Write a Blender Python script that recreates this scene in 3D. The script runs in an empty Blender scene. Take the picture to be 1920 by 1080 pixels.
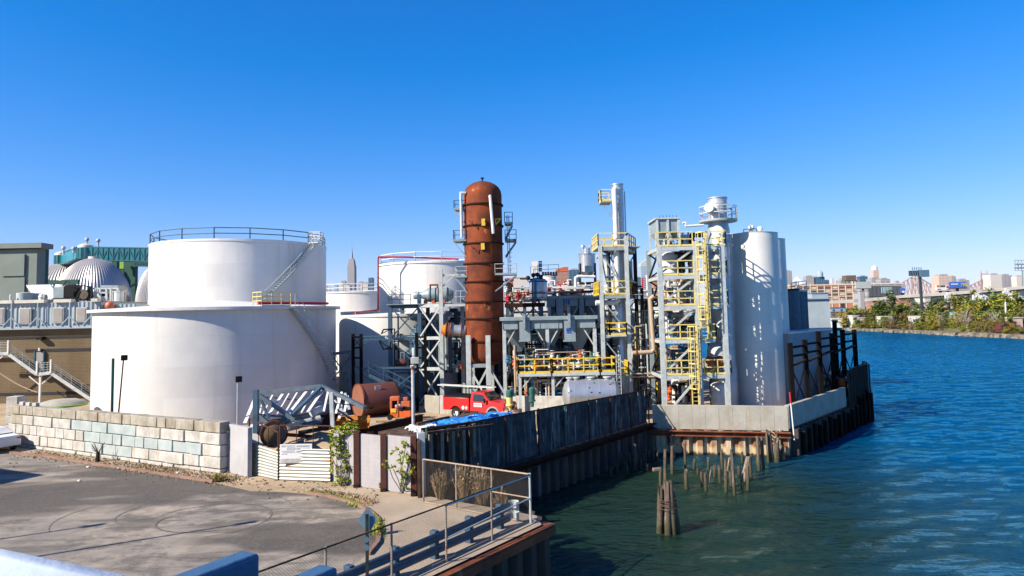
import bpy, math, random
from mathutils import Vector as V, Matrix
R=math.radians; pi=math.pi; sin=math.sin; cos=math.cos
C=bpy.context.scene.collection
# ---------------------------------------------------------------- camera, sky, sun, exposure
F=1300.0; PITCH=R(4.3); ROLL=R(1.2); PY=490.3; EYE=V((0,0,10.2))
fw=V((0,cos(PITCH),sin(PITCH))); up0=V((0,-sin(PITCH),cos(PITCH))); rt0=V((1,0,0))
up=up0*cos(ROLL)+rt0*sin(ROLL); rt=rt0*cos(ROLL)-up0*sin(ROLL)
cam=bpy.data.cameras.new('camera'); co=bpy.data.objects.new('camera',cam); C.objects.link(co)
m=Matrix((rt,up,-fw)).transposed().to_4x4(); m.translation=EYE; co.matrix_world=m
cam.sensor_width=36; cam.lens=F/1920*36; cam.shift_y=(PY-540)/1920; cam.clip_end=20000; cam.clip_start=.05
sc=bpy.context.scene; sc.camera=co
SUN_AZ=240; SUN_EL=35; HAZE=.000014
w=bpy.data.worlds.new('World'); sc.world=w; w.use_nodes=True
nt=w.node_tree; bg=nt.nodes['Background']; sky=nt.nodes.new('ShaderNodeTexSky')
sky.sky_type='NISHITA'; sky.sun_disc=False; sky.sun_elevation=R(SUN_EL); sky.sun_rotation=R(SUN_AZ)
sky.air_density=1.0; sky.dust_density=0.2; sky.ozone_density=4.0
hs=nt.nodes.new('ShaderNodeHueSaturation'); hs.inputs['Saturation'].default_value=1.3
nt.links.new(sky.outputs[0],hs.inputs['Color']); g1=nt.nodes.new('ShaderNodeVectorMath'); g1.operation='MULTIPLY_ADD'; g1.inputs[1].default_value=(1.08,1.06,1.85); g1.inputs[2].default_value=(-.38,-.03,.0)
g2=nt.nodes.new('ShaderNodeVectorMath'); g2.operation='MAXIMUM'; g2.inputs[1].default_value=(.03,.1,.1)
nt.links.new(hs.outputs[0],g1.inputs[0]); nt.links.new(g1.outputs[0],g2.inputs[0])
g3=nt.nodes.new('ShaderNodeVectorMath'); g3.operation='MULTIPLY_ADD'; g3.inputs[1].default_value=(.055,)*3; g3.inputs[2].default_value=(1,)*3
g4=nt.nodes.new('ShaderNodeVectorMath'); g4.operation='DIVIDE'; nt.links.new(g2.outputs[0],g3.inputs[0]); nt.links.new(g2.outputs[0],g4.inputs[0]); nt.links.new(g3.outputs[0],g4.inputs[1]); nt.links.new(g4.outputs[0],bg.inputs[0]); bg.inputs[1].default_value=0.07
sd=V((sin(R(SUN_AZ))*cos(R(SUN_EL)),cos(R(SUN_AZ))*cos(R(SUN_EL)),sin(R(SUN_EL))))
sl=bpy.data.lights.new('sun','SUN'); sl.energy=5.0; sl.angle=R(.5); sl.color=(1,.89,.74)
so=bpy.data.objects.new('sun',sl); C.objects.link(so); so.rotation_euler=sd.to_track_quat('Z','Y').to_euler()
vs=sc.view_settings; vs.view_transform='Standard'; vs.look='None'; vs.gamma=1; vs.exposure=1.15
# ---------------------------------------------------------------- picture point -> place
def ray(x,y): return rt*((x-960)/F)+up*((PY-y)/F)+fw
def at(x,y,Y):
    d=ray(x,y); return EYE+d*(Y/d.y)
def gd(x,y,z):
    d=ray(x,y); return EYE+d*((z-EYE.z)/d.z)
Z0=2.3
# ---------------------------------------------------------------- materials
MAT={}
def ramp(nt,src,a,b):
    n=nt.nodes.new('ShaderNodeMapRange'); n.inputs[1].default_value=a; n.inputs[2].default_value=b
    nt.links.new(src,n.inputs[0]); return n.outputs[0]
def mix(nt,f,a,b):
    n=nt.nodes.new('ShaderNodeMix'); n.data_type='RGBA'
    for i,s in ((0,f),(6,a),(7,b)):
        if hasattr(s,'is_output'): nt.links.new(s,n.inputs[i])
        elif i==0: n.inputs[0].default_value=s
        else: n.inputs[i].default_value=(*s,1)
    return n.outputs[2]
def mul(nt,a,b,op='MULTIPLY'):
    n=nt.nodes.new('ShaderNodeMath'); n.operation=op
    for i,s in enumerate((a,b)):
        if hasattr(s,'is_output'): nt.links.new(s,n.inputs[i])
        else: n.inputs[i].default_value=s
    return n.outputs[0]
def noise(nt,co,scale,detail=5,ms=None,rough=.6,off=0):
    if ms or off:
        mp=nt.nodes.new('ShaderNodeMapping'); mp.inputs['Scale'].default_value=ms or (1,1,1); mp.inputs['Location'].default_value=(off,off*.7,off*.3)
        nt.links.new(co,mp.inputs[0]); co=mp.outputs[0]
    n=nt.nodes.new('ShaderNodeTexNoise'); n.inputs['Scale'].default_value=scale; n.inputs['Detail'].default_value=detail; n.inputs['Roughness'].default_value=rough
    nt.links.new(co,n.inputs['Vector']); return n.outputs[0]
ALB=.74
def M(name,c,r=.6,m=0,c2=None,sc=1.5,streak=None,spot=None,bump=0,bsc=8,isl=0,alpha=None,emit=0,brick=None,wave=None,ring=None,wet=None,band=None):
    mt=bpy.data.materials.new(name); mt.use_nodes=True; nt=mt.node_tree; p=nt.nodes['Principled BSDF']; MAT[name]=mt
    tc=nt.nodes.new('ShaderNodeTexCoord').outputs['Object']; col=None
    p.inputs['Roughness'].default_value=r; p.inputs['Metallic'].default_value=m; p.inputs['Specular IOR Level'].default_value=.12 if max(c)<.06 and 'glass' not in name else (.3 if r>.55 else .5)
    c2=c2 or tuple(x*.75 for x in c)
    c=tuple(x*ALB for x in c); c2=tuple(x*ALB for x in c2)
    col=mix(nt,ramp(nt,noise(nt,tc,sc),.38,.66),c,c2)
    if brick:  # (w,h,line colour,mode) plate or window grid on x/y and z
        bw,bh,lc,size,mode=brick
        sx=nt.nodes.new('ShaderNodeSeparateXYZ'); nt.links.new(tc,sx.inputs[0])
        if mode=='cyl': u=mul(nt,mul(nt,sx.outputs[1],sx.outputs[0],'ARCTAN2'),ring)
        else: u=mul(nt,sx.outputs[0],sx.outputs[1],'ADD')
        cx=nt.nodes.new('ShaderNodeCombineXYZ'); nt.links.new(u,cx.inputs[0]); nt.links.new(sx.outputs[2],cx.inputs[1])
        b=nt.nodes.new('ShaderNodeTexBrick'); b.inputs['Scale'].default_value=1; b.inputs['Brick Width'].default_value=bw; b.inputs['Row Height'].default_value=bh
        b.inputs['Mortar Size'].default_value=size; b.inputs['Mortar Smooth'].default_value=.1; b.offset=.5 if mode in('cyl','wall') else 0
        nt.links.new(cx.outputs[0],b.inputs['Vector'])
        f=b.outputs['Fac']
        if mode=='cyl':
            b.inputs['Color1'].default_value=(1,1,1,1); b.inputs['Color2'].default_value=(.88,.88,.87,1); b.inputs['Mortar'].default_value=(.85,.85,.85,1)
            q_=nt.nodes.new('ShaderNodeMix'); q_.data_type='RGBA'; q_.blend_type='MULTIPLY'; q_.inputs[0].default_value=.75; nt.links.new(col,q_.inputs[6]); nt.links.new(b.outputs['Color'],q_.inputs[7]); col=q_.outputs[2]
        if mode=='win':  # bricks are the panes
            f=mul(nt,1.0,f,'SUBTRACT')
        col=mix(nt,f,col,lc)
    if streak:
        sc_,ss,a=streak[:3]; lo=streak[3] if len(streak)>3 else .52
        f=mul(nt,ramp(nt,noise(nt,tc,1,4,(ss,ss,ss*.06)),lo,lo+.16),a); col=mix(nt,f,col,sc_)
    if spot:
        sc_,ss,th=spot; col=mix(nt,ramp(nt,noise(nt,tc,ss,8,off=7),th,th+.05),col,sc_)
    if band:
        sb=nt.nodes.new('ShaderNodeSeparateXYZ'); nt.links.new(tc,sb.inputs[0]); zb_=mul(nt,sb.outputs[2],mul(nt,noise(nt,tc,1.3,5),.5),'ADD')
        f=mul(nt,ramp(nt,zb_,band[0],band[0]+.1),ramp(nt,zb_,band[1],band[1]-.2),'MULTIPLY'); col=mix(nt,mul(nt,f,.85),col,band[2]); col=mix(nt,ramp(nt,zb_,band[0]+.05,band[0]-.1),col,(.02,.02,.012))
    if wet is not None:
        sx=nt.nodes.new('ShaderNodeSeparateXYZ'); nt.links.new(tc,sx.inputs[0]); zz_=mul(nt,sx.outputs[2],mul(nt,noise(nt,tc,4,4),.9),'SUBTRACT')
        col=mix(nt,ramp(nt,zz_,wet-.35,wet-.75),col,(.022,.020,.012)); col=mix(nt,mul(nt,ramp(nt,zz_,wet-.1,wet-.35),.5),col,(.05,.048,.022))
    if isl:
        g=nt.nodes.new('ShaderNodeNewGeometry').outputs['Random Per Island']
        h=nt.nodes.new('ShaderNodeHueSaturation'); nt.links.new(col,h.inputs['Color'])
        nt.links.new(mul(nt,mul(nt,g,isl,'MULTIPLY'),1-isl*.45,'ADD'),h.inputs['Value'])
        g2=mul(nt,mul(nt,g,7.3),1.0,'MODULO'); nt.links.new(mul(nt,mul(nt,g2,.05*isl),.5-.025*isl,'ADD'),h.inputs['Hue']); col=h.outputs[0]
    nt.links.new(col,p.inputs['Base Color'])
    if bump:
        bn=nt.nodes.new('ShaderNodeBump'); bn.inputs['Strength'].default_value=bump; bn.inputs['Distance'].default_value=.05
        nt.links.new(noise(nt,tc,bsc,6),bn.inputs['Height']); nt.links.new(bn.outputs[0],p.inputs['Normal'])
    if emit: nt.links.new(col,p.inputs['Emission Color']); p.inputs['Emission Strength'].default_value=emit
    if alpha is not None: p.inputs['Alpha'].default_value=alpha
    return mt
rustc=(.22,.06,.018)
M('tank_white',(.80,.79,.75),.45,c2=(.70,.70,.68),sc=.25,brick=(6.1,2.25,(.50,.50,.49),.028,'cyl'),ring=9.6,streak=((.42,.35,.27),1.0,.5,.555),spot=((.50,.42,.34),1.6,.70),bump=.5,bsc=.55)
M('white',(.78,.78,.76),.5,c2=(.66,.66,.64),sc=2,streak=((.42,.34,.25),2.5,.4,.58))
M('pale_steel',(.58,.62,.60),.45,.1,c2=(.42,.46,.46),sc=3,spot=((.25,.12,.06),6,.68))
M('grey_steel',(.31,.38,.40),.45,.1,c2=(.23,.29,.31),sc=2,spot=(rustc,7,.68))
M('blue_steel',(.06,.13,.19),.45,.2,c2=(.04,.09,.14),sc=2,spot=(rustc,5,.66))
M('dark_steel',(.018,.022,.028),.5,.2,c2=(.05,.045,.04),sc=3,spot=(rustc,5,.68))
M('black_steel',(.0035,.0035,.005),1.0,c2=(.006,.005,.0045),sc=2)
M('yellow',(.80,.58,.03),.5,c2=(.68,.45,.03),sc=4,spot=(rustc,9,.71))
M('pale_yellow',(.80,.66,.22),.5,c2=(.70,.55,.16),sc=4,spot=(rustc,9,.70))
M('bright_metal',(.60,.62,.64),.36,.7,c2=(.5,.53,.56),sc=1.5,bump=.08,bsc=6,streak=((.38,.36,.34),3,.4,.58))
M('clad_metal',(.60,.63,.65),.42,.45,c2=(.47,.5,.53),sc=1.2,brick=(1.9,1.2,(.28,.3,.32),.012,'cyl'),ring=.8,bump=.1,bsc=3)
M('rust_shell',(.25,.052,.011),.85,c2=(.10,.024,.012),sc=.8,streak=((.07,.02,.012),2.2,.75,.5),spot=((.36,.12,.045),1.1,.645),bump=.35,bsc=9)
M('rust_dark',(.05,.022,.014),.9,c2=(.02,.012,.01),sc=2)
M('rust',(.24,.07,.025),.88,c2=(.12,.035,.018),sc=1.2,streak=((.5,.42,.3),1.7,.25,.6),bump=.3,bsc=10)
M('rust_bright',(.55,.19,.02),.85,c2=(.34,.10,.02),sc=1.5,spot=((.15,.05,.02),4,.62),bump=.2)
M('tank_brown',(.105,.03,.018),.55,c2=(.11,.032,.02),sc=1.3,spot=((.06,.03,.02),3,.66))
M('tank_end',(.25,.10,.065),.8,c2=(.20,.08,.05),sc=1.5)
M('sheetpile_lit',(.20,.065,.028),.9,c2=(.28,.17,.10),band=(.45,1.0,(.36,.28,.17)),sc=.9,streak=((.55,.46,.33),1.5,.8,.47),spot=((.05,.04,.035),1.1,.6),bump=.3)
M('sheetpile',(.05,.045,.05),.85,c2=(.10,.07,.05),sc=.7,streak=((.20,.19,.18),2,.5,.56),bump=.3)  # darker copy of the sunlit piles, shade put into the colour
M('wood_pile',(.26,.20,.15),.9,c2=(.12,.085,.06),sc=2,streak=((.42,.36,.29),9,.7,.5),spot=((.03,.025,.02),3,.62),bump=.5,bsc=14)
M('wood_pile_wet',(.13,.10,.075),.9,c2=(.07,.05,.036),sc=2,streak=((.34,.29,.23),9,.6,.54),spot=((.03,.025,.02),3,.62),bump=.5,bsc=14,wet=2.0)
M('wood_wet',(.035,.028,.02),.5,c2=(.02,.02,.014),sc=3,streak=((.10,.08,.05),8,.5),bump=.5)
M('timber',(.30,.24,.17),.9,c2=(.16,.11,.07),sc=2,streak=((.07,.05,.04),5,.6),bump=.4)
M('timber_dark',(.05,.035,.03),.9,c2=(.13,.08,.05),sc=2,streak=((.25,.19,.13),6,.5,.56),bump=.3)
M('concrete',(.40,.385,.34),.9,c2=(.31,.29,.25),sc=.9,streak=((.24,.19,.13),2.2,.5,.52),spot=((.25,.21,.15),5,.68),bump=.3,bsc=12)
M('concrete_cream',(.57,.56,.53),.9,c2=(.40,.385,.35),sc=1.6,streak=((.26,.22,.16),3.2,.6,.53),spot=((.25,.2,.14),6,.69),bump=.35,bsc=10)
M('concrete_blue',(.44,.50,.50),.9,c2=(.34,.40,.40),sc=1.2,streak=((.3,.32,.3),2.2,.35,.58),spot=((.25,.22,.18),6,.69),bump=.3,bsc=10)
M('concrete_stain',(.43,.40,.33),.9,c2=(.27,.25,.20),sc=1.6,streak=((.18,.14,.1),3,.7,.5),bump=.35,bsc=10)
M('white_block',(.40,.39,.41),.85,c2=(.34,.33,.35),sc=1,brick=(.41,.2,(.25,.24,.25),.008,'wall'),streak=((.42,.37,.33),2,.3,.6),spot=((.3,.27,.22),4,.72),bump=.15)
M('white_render',(.44,.44,.46),.85,c2=(.37,.37,.385),sc=1,streak=((.5,.45,.4),2,.3,.6),bump=.15)
M('galv',(.37,.42,.39),.5,.3,c2=(.48,.5,.46),sc=1.2,streak=((.55,.28,.08),3,.6,.57),spot=((.45,.18,.04),3,.62))
M('rust_post',(.09,.028,.018),.85,c2=(.05,.02,.015),sc=3,bump=.2)
M('asphalt',(.25,.225,.20),.92,c2=(.33,.295,.255),sc=.16,bump=.3,bsc=25)
M('dirt',(.46,.35,.23),.95,c2=(.33,.245,.155),sc=.5,spot=((.48,.39,.28),2.5,.62),bump=.5,bsc=5)
M('sidewalk',(.43,.35,.26),.92,c2=(.33,.265,.19),sc=.6,spot=((.22,.17,.12),2,.66),bump=.3,bsc=10)
M('kerb',(.30,.19,.14),.9,c2=(.22,.13,.1),sc=1.5,bump=.3)
M('skid',(.10,.093,.088),.9,c2=(.15,.14,.13),sc=1.5)
M('brick_wall',(.165,.125,.07),.9,c2=(.10,.073,.042),sc=.3,brick=(.42,.14,(.165,.12,.07),.02,'wall'),streak=((.10,.065,.035),.8,.7,.5),bump=.2)
M('band',(.05,.05,.055),.8)
M('corrug',(.36,.44,.50),.5,.1,c2=(.30,.37,.42),sc=.6)
M('pale_trim',(.68,.67,.60),.6)
M('grey_panel',(.36,.35,.33),.7,c2=(.30,.29,.28),sc=1)
M('green_grey',(.21,.26,.235),.8,c2=(.17,.21,.19),sc=.2,streak=((.15,.18,.16),.5,.4))
M('dark_green',(.012,.09,.07),.6,c2=(.01,.06,.05),sc=.2)
M('lime',(.25,.5,.08),.6)
M('teal_glass',(.01,.24,.30),.25,c2=(.01,.14,.19),sc=.3,brick=(2.2,4,(.01,.13,.15),.12,'wall'))
M('teal_frame',(.01,.13,.16),.5)
M('dome_metal',(.62,.58,.52),.38,.5,c2=(.5,.48,.46),sc=.1)
M('fabric_black',(.022,.027,.038),.6,c2=(.075,.082,.095),sc=1.8,streak=((.24,.23,.22),4,.6,.54),spot=((.35,.32,.27),9,.735),bump=.6,bsc=3)  # pale streaks paint the light coming through slits; cloth stays opaque
M('tarp_blue',(.02,.20,.62),.45,c2=(.03,.30,.75),sc=2,spot=((.6,.66,.72),2,.62),bump=.8,bsc=5)
M('red_paint',(.62,.02,.02),.3,c2=(.55,.018,.018),sc=2)
M('red',(.55,.02,.03),.5)
M('chrome',(.6,.6,.6),.3,.6)
M('glass',(.03,.05,.06),.08)
M('rubber',(.025,.024,.023),.85)
M('black',(.012,.012,.013),.6)
M('orange',(.75,.14,.02),.5,c2=(.62,.10,.02),sc=3)
M('orange_pale',(.60,.14,.05),.5)
M('green_paint',(.03,.15,.11),.5,c2=(.02,.09,.07),sc=3)
M('blue_paint',(.04,.25,.5),.5)
M('beige_pipe',(.45,.35,.25),.6,c2=(.45,.33,.22),sc=2)
M('sign_white',(.78,.80,.80),.6,c2=(.74,.76,.76),sc=3)
M('text_grey',(.35,.38,.42),.7)
M('text_blue',(.05,.16,.6),.7)
M('text_yellow',(.8,.6,.02),.7)
M('parapet_white',(.62,.72,.82),.5,c2=(.54,.65,.78),sc=2,bump=.15,spot=((.22,.14,.09),14,.70),streak=((.36,.42,.5),6,.5))
M('parapet_blue',(.05,.13,.25),.55,c2=(.035,.10,.20),sc=5,bump=.2,spot=((.16,.09,.06),16,.68))
M('guard_blue',(.06,.11,.17),.55,.1,c2=(.035,.07,.12),sc=3)
M('sign_back',(.13,.24,.33),.5,.3)
M('fence_pipe',(.38,.30,.22),.6,.2,c2=(.30,.22,.15),sc=3,spot=(rustc,4,.6))
M('rope',(.5,.42,.28),.9)
M('rope_brown',(.14,.08,.06),.9)
for nm,c,c2 in (('leaf_olive',(.26,.25,.04),(.14,.15,.028)),('leaf_green',(.14,.19,.035),(.075,.115,.02)),('leaf_yellow',(.60,.43,.02),(.30,.24,.02)),
    ('leaf_lime',(.34,.37,.035),(.22,.25,.028)),('leaf_dark',(.055,.09,.02),(.035,.06,.015)),('leaf_red',(.085,.022,.03),(.05,.016,.022)),
    ('leaf_brown',(.26,.18,.08),(.18,.12,.055)),('leaf_fresh',(.36,.42,.035),(.20,.28,.03)),('leaf_dry',(.34,.24,.13),(.22,.15,.08))):
    M(nm,c,.75,c2=c2,sc=.5,isl=.8)
M('bark',(.16,.12,.09),.9,c2=(.1,.08,.06),sc=3)
M('bark_pale',(.40,.35,.30),.9)
M('rock',(.27,.22,.17),.9,c2=(.12,.10,.08),sc=1.5,bump=.5,isl=.6)
M('bank_soil',(.17,.14,.08),.95,c2=(.11,.11,.05),sc=.15,spot=((.30,.25,.17),.4,.6),bump=.4,bsc=2)
M('city_soil',(.14,.14,.11),.95,c2=(.09,.11,.06),sc=.01)
def W(name,wall,win,bw,bh,ms): M(name,wall,.8,c2=tuple(x*.9 for x in wall),sc=.02,brick=(bw,bh,win,ms,'win'))
W('b_limestone',(.35,.34,.36),(.21,.22,.26),6,7,2.2)
W('b_glassblue',(.30,.40,.50),(.20,.30,.42),7,5,1.5)
W('b_brick',(.40,.19,.13),(.24,.17,.16),6,4,1.2)
W('b_dark',(.035,.085,.14),(.05,.14,.25),8,5,1.3)
W('b_grey',(.36,.36,.37),(.16,.17,.2),8,5,1.6)
W('b_pale',(.62,.58,.53),(.42,.41,.40),8,5,1.6)
W('b_pink',(.60,.45,.38),(.32,.27,.25),8,5,1.6)
M('factory',(.52,.23,.15),.8,c2=(.45,.20,.13),sc=.05)
M('factory_trim',(.74,.66,.52),.8)
M('win_dark',(.10,.11,.12),.2)
M('deck_conc',(.38,.36,.33),.85,c2=(.32,.30,.28),sc=.1)
M('bridge_pink',(.50,.36,.32),.7)
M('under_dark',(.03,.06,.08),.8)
# road: worn asphalt with darker burnt patches and fine cracks
def road_mat():
    mt=MAT['asphalt']; nt=mt.node_tree; p=nt.nodes['Principled BSDF']; tc=nt.nodes.new('ShaderNodeTexCoord').outputs['Object']
    base=mix(nt,ramp(nt,noise(nt,tc,.16,7),.40,.60),(.32,.27,.21),(.175,.16,.14))
    base=mix(nt,mul(nt,ramp(nt,noise(nt,tc,1.6,8,off=9),.45,.62),.55),base,(.125,.113,.095))
    base=mix(nt,mul(nt,ramp(nt,noise(nt,tc,.13,3,(.6,1.4,1),off=3),.49,.58),.85),base,(.045,.041,.037))
    base=mix(nt,mul(nt,ramp(nt,noise(nt,tc,.5,9,(.35,2,1),off=11),.5,.62),.75),base,(.064,.058,.05))
    base=mix(nt,mul(nt,ramp(nt,noise(nt,tc,.28,10,(1,1.5,1),.78,off=21),.505,.56),.6),base,(.05,.046,.042))
    base=mix(nt,mul(nt,ramp(nt,noise(nt,tc,9,8,rough=.8,off=5),.5,.62),.3),base,(.21,.18,.15))
    base=mix(nt,mul(nt,ramp(nt,noise(nt,tc,60,2),.55,.8),.35),base,(.30,.26,.21))
    v=nt.nodes.new('ShaderNodeTexVoronoi'); v.feature='DISTANCE_TO_EDGE'; v.inputs['Scale'].default_value=.22
    wv=nt.nodes.new('ShaderNodeVectorMath'); wv.operation='ADD'
    n=nt.nodes.new('ShaderNodeTexNoise'); n.inputs['Scale'].default_value=1.2; n.inputs['Detail'].default_value=5; nt.links.new(tc,n.inputs['Vector'])
    nt.links.new(tc,wv.inputs[0]); nt.links.new(n.outputs['Color'],wv.inputs[1]); nt.links.new(wv.outputs[0],v.inputs['Vector'])
    base=mix(nt,mul(nt,ramp(nt,v.outputs['Distance'],.006,.0),.45),base,(.09,.08,.075))
    nt.links.new(base,p.inputs['Base Color'])
road_mat()
M('mid_steel',(.16,.21,.24),.45,.2,c2=(.10,.14,.17),sc=2,spot=(rustc,6,.67))
def water_mat():
    mt=bpy.data.materials.new('water'); mt.use_nodes=True; nt=mt.node_tree; p=nt.nodes['Principled BSDF']; MAT['water']=mt
    p.inputs['Base Color'].default_value=(.002,.030,.034,1); p.inputs['Roughness'].default_value=.06; p.inputs['IOR'].default_value=1.33; p.inputs['Specular IOR Level'].default_value=.5; p.inputs['Specular Tint'].default_value=(.42,.84,1,1)
    tc=nt.nodes.new('ShaderNodeTexCoord').outputs['Object']
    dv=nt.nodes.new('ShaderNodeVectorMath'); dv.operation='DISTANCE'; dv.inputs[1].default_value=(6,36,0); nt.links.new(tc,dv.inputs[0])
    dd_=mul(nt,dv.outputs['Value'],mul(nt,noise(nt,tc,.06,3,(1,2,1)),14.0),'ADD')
    zone=ramp(nt,dd_,16,33)  # plant's reflection painted in as green near the pilings, blue beyond
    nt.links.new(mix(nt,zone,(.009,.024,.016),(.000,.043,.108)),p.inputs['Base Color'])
    h=mul(nt,mul(nt,noise(nt,tc,1.7,5,(1,1.9,1),.6),.17),mul(nt,noise(nt,tc,.5,3,(1,2.0,1),.5,5),.30),'ADD')
    h=mul(nt,h,mul(nt,noise(nt,tc,6.5,2,(1,1.4,1),.5,3),.018),'ADD')
    h=mul(nt,h,ramp(nt,noise(nt,tc,.02,3,(1,2.2,1),off=2),.3,.62),'MULTIPLY') if 0 else h
    b=nt.nodes.new('ShaderNodeBump'); b.inputs['Strength'].default_value=1.0; b.inputs['Distance'].default_value=1.3
    nt.links.new(h,b.inputs['Height']); nt.links.new(b.outputs[0],p.inputs['Normal'])
    p.inputs['Specular IOR Level'].default_value=0; p.inputs['Roughness'].default_value=1
    gl=nt.nodes.new('ShaderNodeBsdfGlossy'); nt.links.new(mix(nt,zone,(.62,.88,.86),(.22,.84,1)),gl.inputs['Color']); gl.inputs['Roughness'].default_value=.07; fr=nt.nodes.new('ShaderNodeFresnel'); fr.inputs['IOR'].default_value=1.38  # mirror colour tinted as well, so reflections turn bluer farther out
    ms=nt.nodes.new('ShaderNodeMixShader'); nt.links.new(b.outputs[0],gl.inputs['Normal']); nt.links.new(b.outputs[0],fr.inputs['Normal']); nt.links.new(fr.outputs[0],ms.inputs[0]); nt.links.new(p.outputs[0],ms.inputs[1]); nt.links.new(gl.outputs[0],ms.inputs[2]); nt.links.new(ms.outputs[0],nt.nodes['Material Output'].inputs['Surface'])
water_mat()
def link_mat():
    mt=bpy.data.materials.new('chain_link'); mt.use_nodes=True; nt=mt.node_tree; p=nt.nodes['Principled BSDF']; MAT['chain_link']=mt
    p.inputs['Base Color'].default_value=(.09,.075,.06,1); p.inputs['Metallic'].default_value=.3; p.inputs['Roughness'].default_value=.5
    uv=nt.nodes.new('ShaderNodeTexCoord').outputs['UV']; s=nt.nodes.new('ShaderNodeSeparateXYZ'); nt.links.new(uv,s.inputs[0])
    def ln(op):
        t=mul(nt,mul(nt,s.outputs[0],s.outputs[1],op),12.0); t=mul(nt,t,1.0,'FRACT'); t=mul(nt,t,.5,'SUBTRACT'); n=nt.nodes.new('ShaderNodeMath'); n.operation='ABSOLUTE'; nt.links.new(t,n.inputs[0])
        return mul(nt,n.outputs[0],.04,'LESS_THAN')
    nt.links.new(mul(nt,ln('ADD'),ln('SUBTRACT'),'MAXIMUM'),p.inputs['Alpha'])
link_mat()
# ---------------------------------------------------------------- mesh builder
ORG={}
def tag(o,label=None,cat=None,group=None,kind=None):
    for k,v in (('label',label),('category',cat),('group',group),('kind',kind)):
        if v: o[k]=v
    return o
def T(name,label,cat,loc=(0,0,0),group=None,rz=0):
    o=bpy.data.objects.new(name,None); C.objects.link(o); o.location=loc; o.rotation_euler=(0,0,rz); o.empty_display_size=.2
    ORG[o.name]=V(loc) if rz==0 else V((0,0,0)); return tag(o,label,cat,group)
def perp(d):
    d=d.normalized(); a=V((0,0,1)) if abs(d.z)<.95 else V((1,0,0)); u=d.cross(a).normalized(); return u,u.cross(d).normalized()
SPLIT={'newel','beam','knee_brace','brace','diagonal','rail','leg','cross_brace','louvre','opening','writing_line','rope','rope_binding','chord','lacing_bar','angle_bar','valve','bracket','finial','rib','clamp','roof_fitting','vent','saddle','marker','rust_mark','rung','ring_beam','frayed_edge','band','strut','stringer','upright','side_frame','mullion'}
class MB:
    def __init__(s): s.v=[]; s.f=[]; s.uv=None
    def add(s,vs,fs):
        n=len(s.v); s.v+= [V(p) for p in vs]; s.f+=[tuple(i+n for i in f) for f in fs]; return s
    def hexa(s,b,t): # bottom 4, top 4
        return s.add(list(b)+list(t),[(3,2,1,0),(4,5,6,7),(0,1,5,4),(1,2,6,5),(2,3,7,6),(3,0,4,7)])
    def box(s,x0,x1,y0,y1,z0,z1):
        return s.hexa([(x0,y0,z0),(x1,y0,z0),(x1,y1,z0),(x0,y1,z0)],[(x0,y0,z1),(x1,y0,z1),(x1,y1,z1),(x0,y1,z1)])
    def cbox(s,c,sx,sy,sz,a=0):
        c=V(c); ca,sa=cos(a),sin(a); P=lambda x,y,z:(c.x+x*ca-y*sa,c.y+x*sa+y*ca,c.z+z)
        q=[(-sx/2,-sy/2),(sx/2,-sy/2),(sx/2,sy/2),(-sx/2,sy/2)]
        return s.hexa([P(x,y,-sz/2) for x,y in q],[P(x,y,sz/2) for x,y in q])
    def bar(s,p,q,w=.1,h=None):
        p,q=V(p),V(q); h=h or w
        if (q-p).length<1e-4: return s
        u,v=perp(q-p); c=[(-w/2,-h/2),(w/2,-h/2),(w/2,h/2),(-w/2,h/2)]
        return s.hexa([p+u*a+v*b for a,b in c],[q+u*a+v*b for a,b in c])
    def hsec(s,x,y,z0,z1,w=.3,t=.05):  # H section standing post, flanges facing y
        s.box(x-w/2,x+w/2,y-w/2,y-w/2+t,z0,z1); s.box(x-w/2,x+w/2,y+w/2-t,y+w/2,z0,z1); return s.box(x-t/2,x+t/2,y-w/2+t,y+w/2-t,z0,z1)
    def tube(s,p,q,r=.05,r2=None,n=8,cap=True):
        p,q=V(p),V(q); r2=r if r2 is None else r2; u,v=perp(q-p); A=[2*pi*i/n for i in range(n)]
        vs=[p+(u*cos(a)+v*sin(a))*r for a in A]+[q+(u*cos(a)+v*sin(a))*r2 for a in A]
        fs=[(i,(i+1)%n,n+(i+1)%n,n+i) for i in range(n)]
        if cap: fs+=[tuple(range(n))[::-1],tuple(range(n,2*n))]
        return s.add(vs,fs)
    def pipe(s,pts,r=.05,n=8):
        pts=[V(p) for p in pts]
        for a,b in zip(pts,pts[1:]): s.tube(a,b,r,n=n)
        for b in pts[1:-1]: s.ball(b,r*1.02,n)
        return s
    def ball(s,c,r,n=8,sz=1):
        c=V(c); m=max(3,n//2); prof=[(r*sin(pi*i/m),-r*cos(pi*i/m)*sz) for i in range(m+1)]; return s.lathe(prof,c,n)
    def lathe(s,prof,c=(0,0,0),n=48,axis=None,a0=0,a1=2*pi):
        c=V(c); full=abs(a1-a0-2*pi)<1e-6; k=n if full else n+1; vs=[]
        ax=V(axis).normalized() if axis is not None else V((0,0,1)); 
        if axis is None: u,v=V((1,0,0)),V((0,1,0))
        else: u,v=perp(ax)
        for r,h in prof:
            for i in range(k):
                a=a0+(a1-a0)*i/n; vs.append(c+(u*cos(a)+v*sin(a))*r+ax*h)
        fs=[]
        for j in range(len(prof)-1):
            for i in range(n):
                i2=(i+1)%k if full else i+1; fs.append((j*k+i,j*k+i2,(j+1)*k+i2,(j+1)*k+i))
        return s.add(vs,fs)
    def prism(s,poly,z0,z1):
        n=len(poly); vs=[(p[0],p[1],z0) for p in poly]+[(p[0],p[1],z1) for p in poly]
        return s.add(vs,[tuple(range(n))[::-1],tuple(range(n,2*n))]+[(i,(i+1)%n,n+(i+1)%n,n+i) for i in range(n)])
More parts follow.
